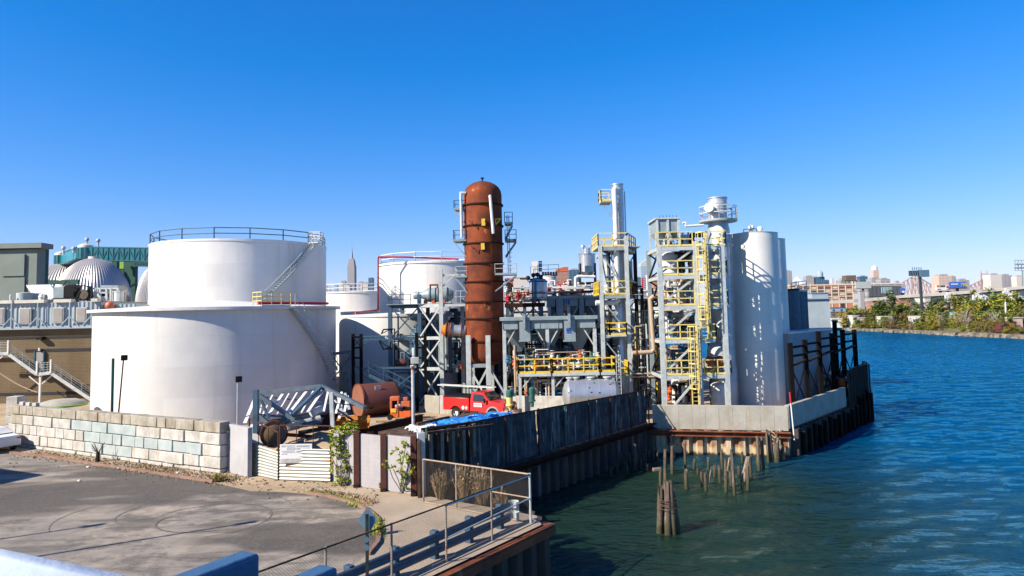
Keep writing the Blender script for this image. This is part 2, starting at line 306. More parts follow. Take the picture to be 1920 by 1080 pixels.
    def slab(s,pts,th):  # planar polygon with thickness along its normal
        pts=[V(p) for p in pts]; nrm=(pts[1]-pts[0]).cross(pts[2]-pts[0]).normalized()*th; n=len(pts)
        return s.add(pts+[p+nrm for p in pts],[tuple(range(n))[::-1],tuple(range(n,2*n))]+[(i,(i+1)%n,n+(i+1)%n,n+i) for i in range(n)])
    def rail(s,pts,h=1.05,step=1.5,r=.03,bars=(1,.5),toe=False,closed=False,sq=False):
        pts=[V(p) for p in pts]; prs=list(zip(pts,pts[1:]))
        if closed: prs.append((pts[-1],pts[0]))
        add=(lambda a,b,q=r:s.bar(a,b,q*2)) if sq else (lambda a,b,q=r:s.tube(a,b,q,n=6))
        for a,b in prs:
            k=max(1,round((b-a).length/step))
            for i in range(k+1): p=a.lerp(b,i/k); add(p,p+V((0,0,h)))
            for f in bars: add(a+V((0,0,h*f)),b+V((0,0,h*f)))
            if toe: s.bar(a+V((0,0,.07)),b+V((0,0,.07)),.02,.14)
        return s
    def split(s):
        p=list(range(len(s.v)))
        def f(a):
            while p[a]!=a: p[a]=p[p[a]]; a=p[a]
            return a
        for q in s.f:
            for k in q[1:]: p[f(q[0])]=f(k)
        gr={}
        for q in s.f: gr.setdefault(f(q[0]),[]).append(q)
        out=[]
        for fs in gr.values():
            ids=sorted({k for q in fs for k in q}); mp={k:i for i,k in enumerate(ids)}; m_=MB(); m_.v=[s.v[k] for k in ids]; m_.f=[tuple(mp[k] for k in q) for q in fs]; out.append(m_)
        return out
    def build(s,name,mat,parent=None,smooth=.6,bevel=0):
        if name in SPLIT and parent and not s.uv:
            q=s.split()
            if 1<len(q)<=60:
                for m_ in q[1:]: m_._b(name,mat,parent,smooth,bevel)
                return q[0]._b(name,mat,parent,smooth,bevel)
        return s._b(name,mat,parent,smooth,bevel)
    def _b(s,name,mat,parent=None,smooth=.6,bevel=0):
        me=bpy.data.meshes.new(name); o_=ORG[parent.name] if parent else V((0,0,0))
        me.from_pydata([tuple(p-o_) for p in s.v],[],s.f); me.materials.append(MAT[mat]); me.validate()
        if s.uv:
            l=me.uv_layers.new(name='UVMap')
            for i,u in enumerate(s.uv): l.data[i].uv=u
        o=bpy.data.objects.new(name,me); C.objects.link(o)
        if parent: o.parent=parent; ORG[o.name]=o_
        else: ORG[o.name]=V((0,0,0))
        if smooth: me.shade_smooth(); me.set_sharp_from_angle(angle=smooth)
        if bevel:
            b=o.modifiers.new('bevel','BEVEL'); b.width=bevel; b.segments=2; b.limit_method='ANGLE'
        return o
def normals(o):
    import bmesh
    bm=bmesh.new(); bm.from_mesh(o.data); bmesh.ops.recalc_face_normals(bm,faces=bm.faces); bm.to_mesh(o.data); bm.free(); return o
def dup(root,loc,rz=None,scale=None,label=None,group=None,mats=None):
    def cp(o,par):
        c=o.copy(); C.objects.link(c); c.parent=par
        for ch in KIDS.get(o.name,()): cp(ch,c)
        return c
    if root.name not in KIDS:
        for o in C.objects:
            if o.parent: KIDS.setdefault(o.parent.name,[]); 
            if o.parent and o not in KIDS[o.parent.name]: KIDS[o.parent.name].append(o)
        KIDS.setdefault(root.name,[])
    c=cp(root,None); c.location=loc
    if rz is not None: c.rotation_euler=(0,0,rz)
    if scale: c.scale=scale if hasattr(scale,'__len__') else (scale,)*3
    if label: c['label']=label
    if group: c['group']=group
    return c
KIDS={}
def struct(name,mb,mat,kind='structure',**k): return tag(mb.build(name,mat,**k),kind=kind)
def sheet(poly,z): return MB().add([(p[0],p[1],z) for p in poly],[tuple(range(len(poly)))])
def Z(a,h): return V((a[0],a[1],h))
# ---------------------------------------------------------------- ground, water
BK=[V((-16,2.6)),V((-6.6,16.6)),V((1.0,27.0)),V((.95,28.0)),V((-3.9,31.3)),V((-4.4,32.6)),V((9.6,50.6)),V((18.8,48.3)),V((32,63.55)),V((35,73)),V((41,84)),V((41,93)),V((12,150)),V((-120,700)),V((-3000,9000))]
import numpy as np
def water():
    x0,x1,y0,y1,s=-12.0,190.0,12.0,330.0,.36; nx=int((x1-x0)/s)+1; ny=int((y1-y0)/s)+1
    X_,Y_=np.meshgrid(np.linspace(x0,x1,nx),np.linspace(y0,y1,ny)); h=np.zeros_like(X_); rs=np.random.RandomState(4)
    for k in range(46):
        lam=1.0*(1.047**k); a=rs.normal(-1.25,.62); kx,ky=2*np.pi/lam*np.cos(a),2*np.pi/lam*np.sin(a); ph=rs.uniform(0,6.28)
        env=.6+.4*np.sin(X_*rs.uniform(.02,.09)+Y_*rs.uniform(.02,.09)+rs.uniform(0,6)); w_=.0072*lam**.5*env; q=np.sin(kx*X_+ky*Y_+ph+.6*np.sin(.21*X_-.17*Y_+ph)); h+=w_*(q+.25*q*q)
    calm=.72+.28*np.sin(X_*.045+1.7*np.sin(Y_*.03))*np.cos(Y_*.05+X_*.01); near=1-.25*np.exp(-(((X_-6)/16)**2+((Y_-38)/14)**2)); h*=calm*near*WAVE
    e=np.minimum.reduce([X_-x0,x1-X_,Y_-y0,y1-Y_]); h*=np.clip(e/4,0,1)
    co_=np.stack([X_,Y_,h],-1).reshape(-1,3); i=np.arange(nx*ny).reshape(ny,nx); f=np.stack([i[:-1,:-1],i[:-1,1:],i[1:,1:],i[1:,:-1]],-1).reshape(-1,4)
    n0=len(co_); B=9000.0; ex=np.array([(-B,-300,0),(B,-300,0),(B,B,0),(-B,B,0),(x0,y0,0),(x1,y0,0),(x1,y1,0),(x0,y1,0)]); co_=np.vstack([co_,ex]); f=np.vstack([f,[(n0,n0+1,n0+5,n0+4),(n0+1,n0+2,n0+6,n0+5),(n0+2,n0+3,n0+7,n0+6),(n0+3,n0,n0+4,n0+7)]])
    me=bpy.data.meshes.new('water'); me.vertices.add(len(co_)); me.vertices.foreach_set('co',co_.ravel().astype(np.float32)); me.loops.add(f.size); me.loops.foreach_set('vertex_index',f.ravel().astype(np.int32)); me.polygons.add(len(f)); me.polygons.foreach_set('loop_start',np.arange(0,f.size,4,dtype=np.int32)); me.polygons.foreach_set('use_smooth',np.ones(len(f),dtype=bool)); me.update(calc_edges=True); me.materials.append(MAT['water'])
    o=bpy.data.objects.new('water',me); C.objects.link(o); tag(o,kind='structure')
WAVE=1.45
water()
land=[(p.x,p.y) for p in [V((-16.2,2.7)),V((-6.9,16.8)),V((.75,26.85)),V((.75,27.8)),V((-4.1,31.2)),V((-4.6,32.7)),V((9.45,50.8)),V((18.75,48.55)),V((31.8,63.6)),V((34.8,73)),V((41,84)),V((41,93)),V((12,150)),V((-120,700)),V((-3000,9000))]]+[(-9000,9000),(-9000,-300),(-60,-300),(-40,-30)]
struct('ground',MB().prism(land,-2,Z0),'dirt',smooth=0)
sh=[gd(x,y,0) for x,y in ((1500,615),(1560,617.5),(1600,620),(1650,622),(1700,624.5),(1750,627),(1800,630),(1850,632),(1900,634),(1960,637),(2100,643))]
far=[(p.x,p.y) for p in sh]+[(700,150),(9000,900),(9000,9500),(-8000,9500),(-100,1000),(60,420)]
fl=MB(); n=len(far); fl.prism(far,-2,.9)
struct('far_bank',fl,'bank_soil',smooth=0)
rise=[(p.x+9,p.y+16) for i,p in enumerate(sh)]+[(705,165),(9000,930),(9000,9400),(-7900,9400),(-100,1010),(70,430)]
struct('far_terrain',MB().prism(rise,.9,1.8),'bank_soil',smooth=0)
# asphalt turning area, pavement and kerbs
kb=[gd(x,y,Z0) for x,y in ((-60,842),(20,850),(90,858),(200,875),(300,890),(400,905),(470,921))]
cv=[gd(x,y,Z0) for x,y in ((575,926),(612,931),(650,941),(684,954),(705,972),(713,995),(708,1020),(690,1042))]
asp=[(p.x,p.y) for p in kb]+[(gd(520,922,Z0).x,gd(520,922,Z0).y)]+[(p.x,p.y) for p in cv]+[(-6.9,19.2),(-9,15.5),(-18,2.5),(-42,-20),(-70,-20),(-70,43)]
struct('road',sheet(asp,Z0+.004),'asphalt',smooth=0)
pad=[(p.x,p.y) for p in cv][::-1]; pad=[gd(570,917,Z0).xy]+[V(p) for p in pad[::-1]]+[V((-6.6,19.6)),V((-5.4,17.9)),V((.9,26.6)),V((.75,27.7)),V((-4,31.0)),gd(775,932,Z0).xy,gd(660,915,Z0).xy]
struct('pavement',sheet([(p.x,p.y) for p in pad],Z0+.008),'sidewalk',smooth=0)
sw=[p for p in kb[1:6]]+[gd(455,893,Z0),gd(300,875,Z0),gd(150,855,Z0),gd(40,838,Z0)]
struct('sidewalk',sheet([(p.x,p.y) for p in sw],Z0+.006),'sidewalk',smooth=0)
km=MB()
for pl in (kb[1:6],cv):
    for a,b in zip(pl,pl[1:]): km.bar(Z(a,Z0+.05),Z(b,Z0+.05),.16,.13)
struct('kerb',km,'kerb')
# worn tyre circles left on the asphalt
sk=MB()
def arc(c,rx,ry,a0,a1,w,n=40,rot=0.0,z=Z0+.009):
    vs=[];fs=[]
    for i in range(n+1):
        a=R(a0+(a1-a0)*i/n); ww=w*(.35+.65*sin(pi*i/n))
        for s_ in (-1,1):
            x=(rx+s_*ww/2)*cos(a); y=(ry+s_*ww/2)*sin(a); vs.append((c.x+x*cos(rot)-y*sin(rot),c.y+x*sin(rot)+y*cos(rot),z))
    for i in range(n): fs.append((2*i,2*i+1,2*i+3,2*i+2))
    sk.add(vs,fs)
c1=gd(330,965,Z0); arc(c1,4.6,3.6,20,215,.10); c2=gd(345,962,Z0); arc(c2,2.6,2.0,60,230,.08,z=Z0+.011); c3=gd(390,975,Z0); arc(c3,2.4,2.3,-70,160,.09,z=Z0+.013); arc(c3,1.9,1.6,150,300,.09,z=Z0+.0145)
struct('tyre_marks',sk,'skid',smooth=0)
# ================================================================ big storage tanks
def pol(D,az,z=0): return V((D*sin(R(az)),D*cos(R(az)),z))
def tank(name,label,c,r,z1,mat='tank_white',cone=.5,rim=.12,z0=Z0,railmat=None,n=96,group=None,rh=1.1,step=2.6,rr=.04):
    t=T(name,label,'storage tank',(c.x,c.y,z0),group)
    MB().lathe([(r,z0),(r,z1)],(c.x,c.y,0),n).build('shell',mat,t)
    MB().lathe([(r+rim*.3,z1+.02),(0.01,z1+cone)],(c.x,c.y,0),n).build('roof','white',t)
    MB().lathe([(r-.02,z1-.22),(r+rim,z1-.2),(r+rim,z1+.02),(r-.02,z1+.021)],(c.x,c.y,0),n).build('rim','white',t)
    if railmat:
        k=int(2*pi*r/step); pts=[(c.x+(r-.1)*cos(2*pi*i/k),c.y+(r-.1)*sin(2*pi*i/k),z1) for i in range(k)]
        MB().rail(pts,rh,step,rr,(1,.5),closed=True).build('railing',railmat,t)
    return t
def helix(t,c,r,a0,a1,z0,z1,mat='pale_steel'):
    """stair winding round a tank wall"""
    n=int(abs(z1-z0)/.22); st=MB(); rl=MB(); P=lambda a,rr,z:V((c.x+rr*cos(a),c.y+rr*sin(a),z)); prev=None
    for i in range(n+1):
        f=i/n; a=R(a0+(a1-a0)*f); z=z0+(z1-z0)*f; st.bar(P(a,r+.03,z),P(a,r+.82,z),.24,.04)
        cur=(P(a,r+.85,z),P(a,r+.85,z+1.0),P(a,r+.85,z+.5),P(a,r+.05,z-.05))
        if prev and i%2==0:
            rl.tube(prev[1],cur[1],.03,n=5); rl.tube(prev[2],cur[2],.02,n=5); st.bar(prev[0],cur[0],.04,.22); st.bar(prev[3],cur[3],.04,.2)
        if i%4==0: rl.tube(cur[0],cur[1],.025,n=5)
        if i%2==0: prev=cur
    st.build('stair_steps',mat,t); rl.build('stair_handrail',mat,t)
C1=pol(66,-22.75); t1=tank('storage_tank','wide white storage tank with red pipe on its rim, nearest the concrete block wall',C1,9.7,11.15,cone=.75,rim=.4)
C2=pol(84.5,-21.4); t2=tank('storage_tank','tall white storage tank with dark handrail standing behind the widest tank',C2,9.35,18.35,railmat='blue_steel',cone=.6,rim=.05,rh=1.15,step=3.3,rr=.055)
def ang(c,px,Y=None):  # angle on a tank facing picture column px (front side)
    best=None
    for k in range(-180,0,1):
        pass
A=lambda d:d
helix(t1,C1,9.7,-37,-6,11.1,Z0+3.2)
helix(t2,C2,9.35,-20,-62,18.3,10.9)
pf=MB(); q=V((C1.x+9.2*cos(R(-44)),C1.y+9.2*sin(R(-44)),11.2)); pf.cbox(q,2.4,1.5,.12,R(46)); 
pf.build('landing','pale_steel',t1)
ca,sa=cos(R(46)),sin(R(46)); loc=lambda x,y,z=11.26:V((q.x+x*ca-y*sa,q.y+x*sa+y*ca,z))
MB().rail([loc(-1.2,.75),loc(-1.2,-.75),loc(1.2,-.75)],1.0,.8,.035,(1,.66,.33)).build('landing_rail','pale_yellow',t1)
q2=V((C2.x+9.9*cos(R(-18)),C2.y+9.9*sin(R(-18)),18.35)); MB().cbox(q2,1.3,1.3,.1,R(-18)).build('top_landing','white',t2)
MB().rail([q2+V((-.6,-.6,.05)),q2+V((.6,-.6,.05)),q2+V((.6,.6,.05)),q2+V((-.6,.6,.05))],1.1,1.3,.05,(1,.66,.33),closed=True).build('top_landing_rail','white',t2)
rp=MB(); pts=[]
for i in range(12):
    a=R(-52+i*4.0); pts.append((C1.x+9.75*cos(a),C1.y+9.75*sin(a),11.4))
rp.pipe(pts,.11).build('foam_pipe','red',t1)
# seam patches seen as slightly different plates
C3=pol(92,-5.95); t3=tank('storage_tank','white tank with pale handrail and red foam pipe, left of the rust column',V((-9.6,86,0)),6.9,16.4,railmat='white',cone=.4,rim=.12,step=3,rr=.05)
b3=V((-9.6,86,0))
rp=MB(); P3=lambda x,y,Y:at(x,y,Y)
rp.pipe([P3(860,486,81),P3(760,482,79.2),P3(709,482,78.6),P3(709,581,78.6),P3(667,586,71),P3(663,705,66)],.10).build('foam_pipe','red',t3)
C4=V((-21.6,92,0)); tank('storage_tank','short white tank with white handrail under the far spired tower',V((-23.9,107,0)),6.6,13.9,railmat='white',cone=.3,step=2.6,rr=.06,rim=.1)
C5=V((-12.6,76,0)); t5=tank('storage_tank','broad white tank behind the blue steel frame, with a shadow arched over it',V((-11.6,72.2,0)),6.3,10.35,cone=.25,rim=.08)
tank('storage_tank','squat white tank filling the gap beside the widest tank',V((-19.6,97,0)),5.0,10.9,cone=.2,rim=.05)
# far fence-side cone clutter : thin ladder on broad tank
MB().rail([at(664,712,66.6),at(667,605,66.6)],.0001,9,.01).build('ladder_hint','pale_steel',t5)
# dark blue tank in shade behind the frame
t=T('process_vessel','dark blue grey upright vessel in shade behind the frame posts','vessel',at(800,735,66))
c=at(797,640,66.5); MB().lathe([(0.01,9.3),(.8,9.15),(1.35,8.7),(1.55,8.1),(1.55,Z0)],(c.x,c.y,0),32).build('shell','blue_steel',t)
MB().lathe([(1.6,5.2),(1.62,5.3),(1.6,5.4)],(c.x,c.y,0),32).build('band','dark_steel',t)
# ================================================================ rust column
RC=at(909,600,60); RX,RY=RC.x,RC.y; rr=1.66
zt=lambda y,x=909,Y=60: at(x,y,Y).z
t=T('rust_column','tall rusty brown vertical vessel with domed top, tallest thing in the plant','process column',(RX,RY,Z0))
ztop=zt(340); zc=zt(366); zb=zt(664); zbot=zt(687)
prof=[(0.01,zbot)]+[(rr*sin(R(a)),zb-(zb-zbot)*cos(R(a))) for a in (20,40,60,75)]+[(rr,zb),(rr,zc)]+[(rr*cos(R(a)),zc+(ztop-zc)*sin(R(a))) for a in (15,30,45,60,75,88)]
MB().lathe(prof,(RX,RY,0),64).build('shell','rust_shell',t)
for y in (386,425,458,495,529,566,597,639):
    z=zt(y); MB().lathe([(rr-.01,z-.07),(rr+.13,z-.06),(rr+.13,z+.05),(rr-.01,z+.06)],(RX,RY,0),64).build('stiffener_ring','rust_dark',t)
nz=MB().tube((RX,RY,ztop-.1),(RX,RY,ztop+.25),.08); nz.lathe([(.16,ztop+.25),(.16,ztop+.33),(0.01,ztop+.33)],(RX,RY,0),12); nz.build('vent','dark_steel',t)
# white pipe down the front, yellow brackets
vp=MB(); a=at(919,368,58.05); b=at(925,438,58.05); vp.pipe([a+V((-.05,.7,0)),a,b],.13,10).build('vent_pipe','white',t)
lp=at(862,520,59); vp=MB(); vp.pipe([at(874,362,59),at(864,362,59),at(866,446,59)],.13,10); vp.build('side_pipe','pale_steel',t)
yb=MB()
for x,y0,y1,s in ((906,410,423,.3),(905,456,468,.5)): yb.bar(at(x,y0,58.25),at(x+.5,y1,58.25),.12,.3)
yb.build('bracket','yellow',t)
yb=MB(); p=[at(929,411,58.35),at(939,410,58.45),at(930,421,58.35)]
for i in range(3): yb.bar(p[i],p[(i+1)%3],.09)
yb.build('bracket','yellow',t)
yb=MB()
for x,y in ((880,413),(882,459),(906,411)): yb.bar(at(x,y,58.3),at(x+6,y+9,58.1),.05); yb.bar(at(x+6,y+9,58.1),at(x+6,y+1,58.1),.05)
yb.build('bracket','dark_steel',t)
def colplat(t,x0,x1,yf,yr,Y0,Y1,mat='grey_steel',rmat='pale_steel',br=True,toe=None,px=None,rw=.03):
    """platform hung on a column, picture corners x0,x1 at floor row yf, rail top row yr"""
    a=at(x0,yf,Y0); b=at(x1,yf,Y0); z=a.z; h=at(x0,yr,Y0).z-z
    MB().box(a.x,b.x,Y0,Y1,z-.16,z).build('platform',mat,t)
    MB().rail([(a.x,Y1,z),(a.x,Y0,z),(b.x,Y0,z),(b.x,Y1,z)],h,.9,rw,(1,.5),toe=toe is not None).build('platform_rail',rmat,t)
    if br:
        m=MB(); xx=(a.x if (px or 0)>(x0+x1)/2 else b.x); tx=b.x if xx==a.x else a.x
        for yy in (Y0+.1,Y1-.1): m.bar((xx,yy,z-.16),(tx,yy,z-1.5),.09)
        m.build('platform_brace',mat,t)
    return a,b,z
colplat(t,851,874,390,376,59.2,60.5,rmat='blue_steel',px=909)
colplat(t,850,874,449,432,59,60.8,rmat='blue_steel',px=909)
colplat(t,853,876,517,500,59,60.8,px=909)
colplat(t,947,968,448,431,59.2,61,rmat='blue_steel',mat='blue_steel',px=909)
colplat(t,946,961,416,398,59.2,61,rmat='blue_steel',mat='blue_steel',px=909)
colplat(t,928,969,512,495,57.6,59.3,px=909,rmat='pale_steel')
lad=MB(); 
for x in (950,954): lad.bar(at(x,404,59.4),at(x+3,512,59.4),.05)
for i in range(36): lad.bar(at(950+i*.08,405+i*3,59.4),at(954+i*.08,405+i*3,59.4),.03)
for y in range(466,510,8): lad.rail([at(955,y,58.9),at(960,y,59.2),at(960,y,59.8)],.001,9,.02,(1,))
lad.build('ladder','blue_steel',t)
# big side nozzle with expansion joint
nz=MB(); a=at(878,621,60); b=at(836,619,60); d=(b-a).normalized(); L=(b-a).length
nz.lathe([(.50,0),(.50,L*.25),(.60,L*.25),(.60,L*.32),(.50,L*.34),(.5,L*.8),(.62,L*.8),(.62,L*.9)],a,24,axis=d); nz.build('side_nozzle','chrome',t)
nz=MB()
for f in (.08,.28,.75,.85,.95): nz.lathe([(.50,L*f),(.68,L*f),(.68,L*f+.09),(.50,L*f+.09)],a,24,axis=d)
nz.build('nozzle_flange','rust',t)
nz=MB().lathe([(.6,L*.97),(.3,L*1.2),(.05,L*1.2)],a,16,axis=d); nz.build('nozzle_cone','rust_bright',t)
sg=T('support_frame','pale grey box columns and cross braces under the rust column','support frame',(RX,RY,Z0))
for px,Y in ((878,58.3),(915,58.3),(885,62.4),(921,62.4)):
    a=at(px,640,Y); MB().box(a.x-.2,a.x+.2,Y-.2,Y+.2,Z0,a.z+(.5 if Y<60 else 0)).build('column','pale_steel',sg)
m_=MB()
a0,a1=at(878,640,58.2).x,at(915,640,58.2).x; zz0=Z0+.6; zz1=zt(684)
m_.bar((a0,58.2,zz0),(a1,58.25,zz1),.16); m_.bar((a0,58.3,zz1),(a1,58.15,zz0),.16); m_.bar((a1,58.3,zz1),(a1+1.7,58.3,zz0),.16); m_.bar((a1+.8,58.5,zz0),(a1+1.9,60,zz1),.14)
m_.build('cross_brace','pale_steel',sg)
m_=MB(); m_.box(a0-.2,a1+.2,58.2,58.45,zb-1.0,zb-.7); m_.box(a0-.2,a1+.2,62.2,62.45,zb-1.0,zb-.7); m_.build('ring_beam','grey_steel',sg)
# ================================================================ steel frame left of the column
def steel(t,posts,levels,z0,mat='blue_steel',w=.3,bay=None,braces=(),bm=None,h=.28):
    """posts: list of (X,Y,ztop); levels: list of (i,j,z) beams; braces: list of (p,q)"""
    for X,Y,z in posts: MB().hsec(X,Y,z0,z,w,.06).build('post',mat,t)
    b=MB()
    for i,j,z in levels:
        p,q=posts[i],posts[j]; b.bar((p[0],p[1]-.01,z),(q[0],q[1]-.01,z),.2,h)
    if levels: b.build('beam',bm or mat,t)
    b=MB()
    for p,q in braces: b.bar(p,q,.11)
    if braces: b.build('brace',bm or mat,t)
X=lambda px,y,Y:at(px,y,Y).x
zz=lambda y,x,Y:at(x,y,Y).z
t=T('pipe_rack','blue grey steel frame carrying a horizontal vessel, left of the rust column','steel frame',at(780,740,62).xy.to_3d()+V((0,0,Z0)))
F1=[(X(732,640,62),62,zz(555,732,62)),(X(787,640,62),62,zz(552,787,62)),(X(755,640,67),67,zz(575,755,67)),(X(803,640,67),67,zz(575,803,67))]
zd=zz(574,780,62); zm=zz(634,780,62); zl=zz(691,780,62)
br=[]
for (i,j) in ((0,1),):
    for a_,b_ in ((zd,zm),(zm,zl),(zl,Z0+.2)):
        p,q=F1[i],F1[j]; br+= [((p[0],61.9,a_),(q[0],61.9,b_)),((p[0],62.1,b_),(q[0],62.1,a_))]
steel(t,F1,[(0,1,zd),(0,1,zm),(0,1,zl),(2,3,zd),(2,3,zm),(0,2,zd),(1,3,zd)],Z0,'blue_steel',.34,braces=br)
F2=[(X(828,640,61),61,zz(502,828,61)),(X(787,640,61.8),61.8,zz(560,787,61.8)),(X(868,640,64),64,zz(560,868,64)),(X(845,540,61.5),61.5,zz(503,845,61.5))]
br=[]
for a_,b_ in ((zd,zm),(zm,zl),(zl,Z0+.2)):
    p,q=F2[1],F2[0]; br+= [((p[0],61.6,a_),(q[0],61.0,b_)),((p[0],61.5,b_),(q[0],60.9,a_))]
br+=[((F2[0][0],61,zz(540,828,61)),(X(852,516,61),61,zz(516,852,61))),((F2[0][0]+.2,61.1,zz(590,828,61)),(X(846,573,61),61.1,zz(573,846,61)))]
for X_,Y_,z_ in (F2[0],F2[2]): MB().hsec(X_,Y_,Z0,z_,.34,.06).build('post','pale_steel',t)
b=MB()
for z in (zd,zm,zl): b.bar((F2[1][0],61.6,z),(F2[0][0],61,z),.2,.28)
b.bar((F2[0][0],61,zz(516,838,61)),(X(873,516,61),61,zz(516,873,61)),.14,.2); b.bar((F2[0][0],61,zd),(X(874,573,61),61,zd),.16,.22); b.build('beam','pale_steel',t)
b=MB()
for p,q in br: b.bar(p,q,.12)
b.build('brace','pale_steel',t)
MB().box(F1[0][0]-.2,X(874,574,61),61.3,66.6,zd+.14,zd+.2).build('deck','grey_steel',t)
MB().rail([(F1[0][0],61.4,zd+.2),(X(770,574,61.4),61.4,zd+.2)],.85,.8,.03,(1,.5)).build('deck_rail','dark_steel',t)
MB().rail([(X(838,574,61.4),61.4,zd+.2),(X(873,574,61.4),61.4,zd+.2)],1.05,.45,.03,(1,.5)).build('deck_rail','pale_steel',t)
# horizontal vessel on it
t=T('horizontal_vessel','grey horizontal vessel with narrow left end lying on the blue frame deck','vessel',at(812,570,63))
ax=V((1,0,0)); c=at(775,554,62.8); L=X(851,554,62.8)-c.x; r_=.62
MB().lathe([(.01,0),(.3,.02),(.36,.12),(.36,.5),(.3,.52),(.3,L*.22),(r_*.98,L*.36),(r_,L*.4),(r_,L*.82),(r_*.85,L*.93),(r_*.5,L*.99),(.01,L)],c,28,axis=ax).build('shell','grey_steel',t)
m_=MB()
for f in (.42,.55,.62,.84): m_.lathe([(r_-.01,L*f),(r_+.05,L*f),(r_+.05,L*f+.06),(r_-.01,L*f+.06)],c,28,axis=ax)
m_.build('band','dark_steel',t)
m_=MB().pipe([c+V((L*.42,0,r_)),c+V((L*.42,0,r_+.3)),c+V((L*.6,0,r_+.3)),c+V((L*.6,0,r_))],.08); m_.build('top_pipe','rust',t)
m_=MB()
for f in (.3,.5,.75): m_.cbox(c+V((L*f,0,-.62)),.25,.9,.35)
m_.build('saddle','orange_pale',t)
# black ladder towers and truss beam in front
t=T('gantry','black ladder towers joined by a blue lattice beam before the arched tank shadow','gantry',(X(730,640,58),58,Z0))
for x in (662,677,781,797):
    p=at(x,626 if x<700 else 624,58); MB().bar((p.x,58,Z0),(p.x,58,p.z),.2,.24).build('post','black_steel',t)
m_=MB()
for xa,xb in ((662,677),(781,797)):
    for y in (632,652,671,690): m_.bar(at(xa,y,58),at(xb,y,58),.1,.14)
    m_.bar(at(xa,634,58),at(xb,650,58),.05); m_.bar(at(xb,634,58),at(xa,650,58),.05)
m_.build('rung','black_steel',t)
m_=MB(); 
for y in (631,637.5): m_.bar(at(678,y,58),at(781,y-2,58),.12,.1)
for i in range(34): x=678+i*3.03; m_.bar(at(x,637 if i%2 else 631,58),at(x+3,631 if i%2 else 637,58),.05)
m_.bar(at(680,646,58),at(692,638,58),.08); m_.bar(at(781,646,58),at(763,636,58),.08); m_.build('lattice_beam','blue_steel',t)
m_=MB(); m_.bar(at(663,691,58),at(781,689,58),.18,.16)
m_.bar(at(664,694,58),at(700,716,58),.1); m_.bar(at(680,692,58),at(730,719,58),.1); m_.build('lower_beam','blue_steel',t)
for y0,y1 in ((618,628),(640,651)):
    m_=MB(); q=[at(715,y0+8,57.4),at(719,y0,57.4),at(732,y0-.5,57.4),at(736,y0+8,57.4)]; q=q if y0<630 else [at(711,y0-2,57.4),at(719,y1+4,57.4),at(731,y1+3,57.4),at(733,y0,57.4)]
    for i in range(3): m_.bar(q[i],q[i+1],.1)
    for p in q[1:3]: m_.bar(p,p+V((0,1.2,0)),.1)
    m_.bar(q[0],q[2],.06); m_.bar(q[1]+V((0,1.2,0)),q[2]+V((0,1.2,0)),.1); m_.build('pulley_cage','black_steel',t)
t=T('air_receiver','small dark red horizontal cylinder resting on the lower blue beam','receiver',at(753,682,61.5))
c=at(741,681,61.3); L=X(763,681,61.3)-c.x
MB().lathe([(.01,0),(.3,.06),(.38,.2),(.38,L-.2),(.3,L-.06),(.01,L)],c,20,axis=ax).build('shell','tank_brown',t)
MB().pipe([c+V((.5,0,.3)),c+V((.5,0,.9)),c+V((.8,0,.9)),c+V((.8,0,.3))],.03).build('valve_pipe','grey_steel',t)
# left low frame beside the widest tank and stair
t=T('pipe_bridge','low blue steel bridge with cross bracing beside the widest tank','steel frame',(X(650,700,60),60,Z0))
for x in (658,):
    p=at(x,658,60); MB().hsec(p.x,60,Z0,p.z,.32,.06).build('post','blue_steel',t)
m_=MB(); m_.bar(at(622,664,60),at(658,659,60),.2,.26); m_.bar(at(624,668,60),at(657,716,60),.08); m_.bar(at(624,712,60),at(657,666,60),.08)
for y in (700,712): m_.bar(at(624,y,60),at(657,y-2,60),.06)
m_.build('beam','blue_steel',t)
t=T('yard_stair','blue steel stair sloping down in the shade below the gantry','stair',(X(740,730,57),57,Z0))
for dy in (0,1.0):
    m_=MB(); m_.bar(at(692,703,57+dy),at(775,745,57+dy),.08,.26); m_.build('stringer','blue_steel',t)
m_=MB()
for i in range(14): p=at(692+i*6,703+i*3.05,57); m_.bar(p,p+V((0,1,0)),.24,.04)
m_.build('tread','dark_steel',t)
m_=MB(); m_.rail([at(692,701,57),at(775,743,57)],1.0,1.2,.03,(1,.5)); m_.rail([at(694,700,58),at(777,742,58)],1.0,1.2,.03,(1,.5)); m_.bar(at(740,728,57),at(781,696,57),.1); m_.build('handrail','blue_steel',t)
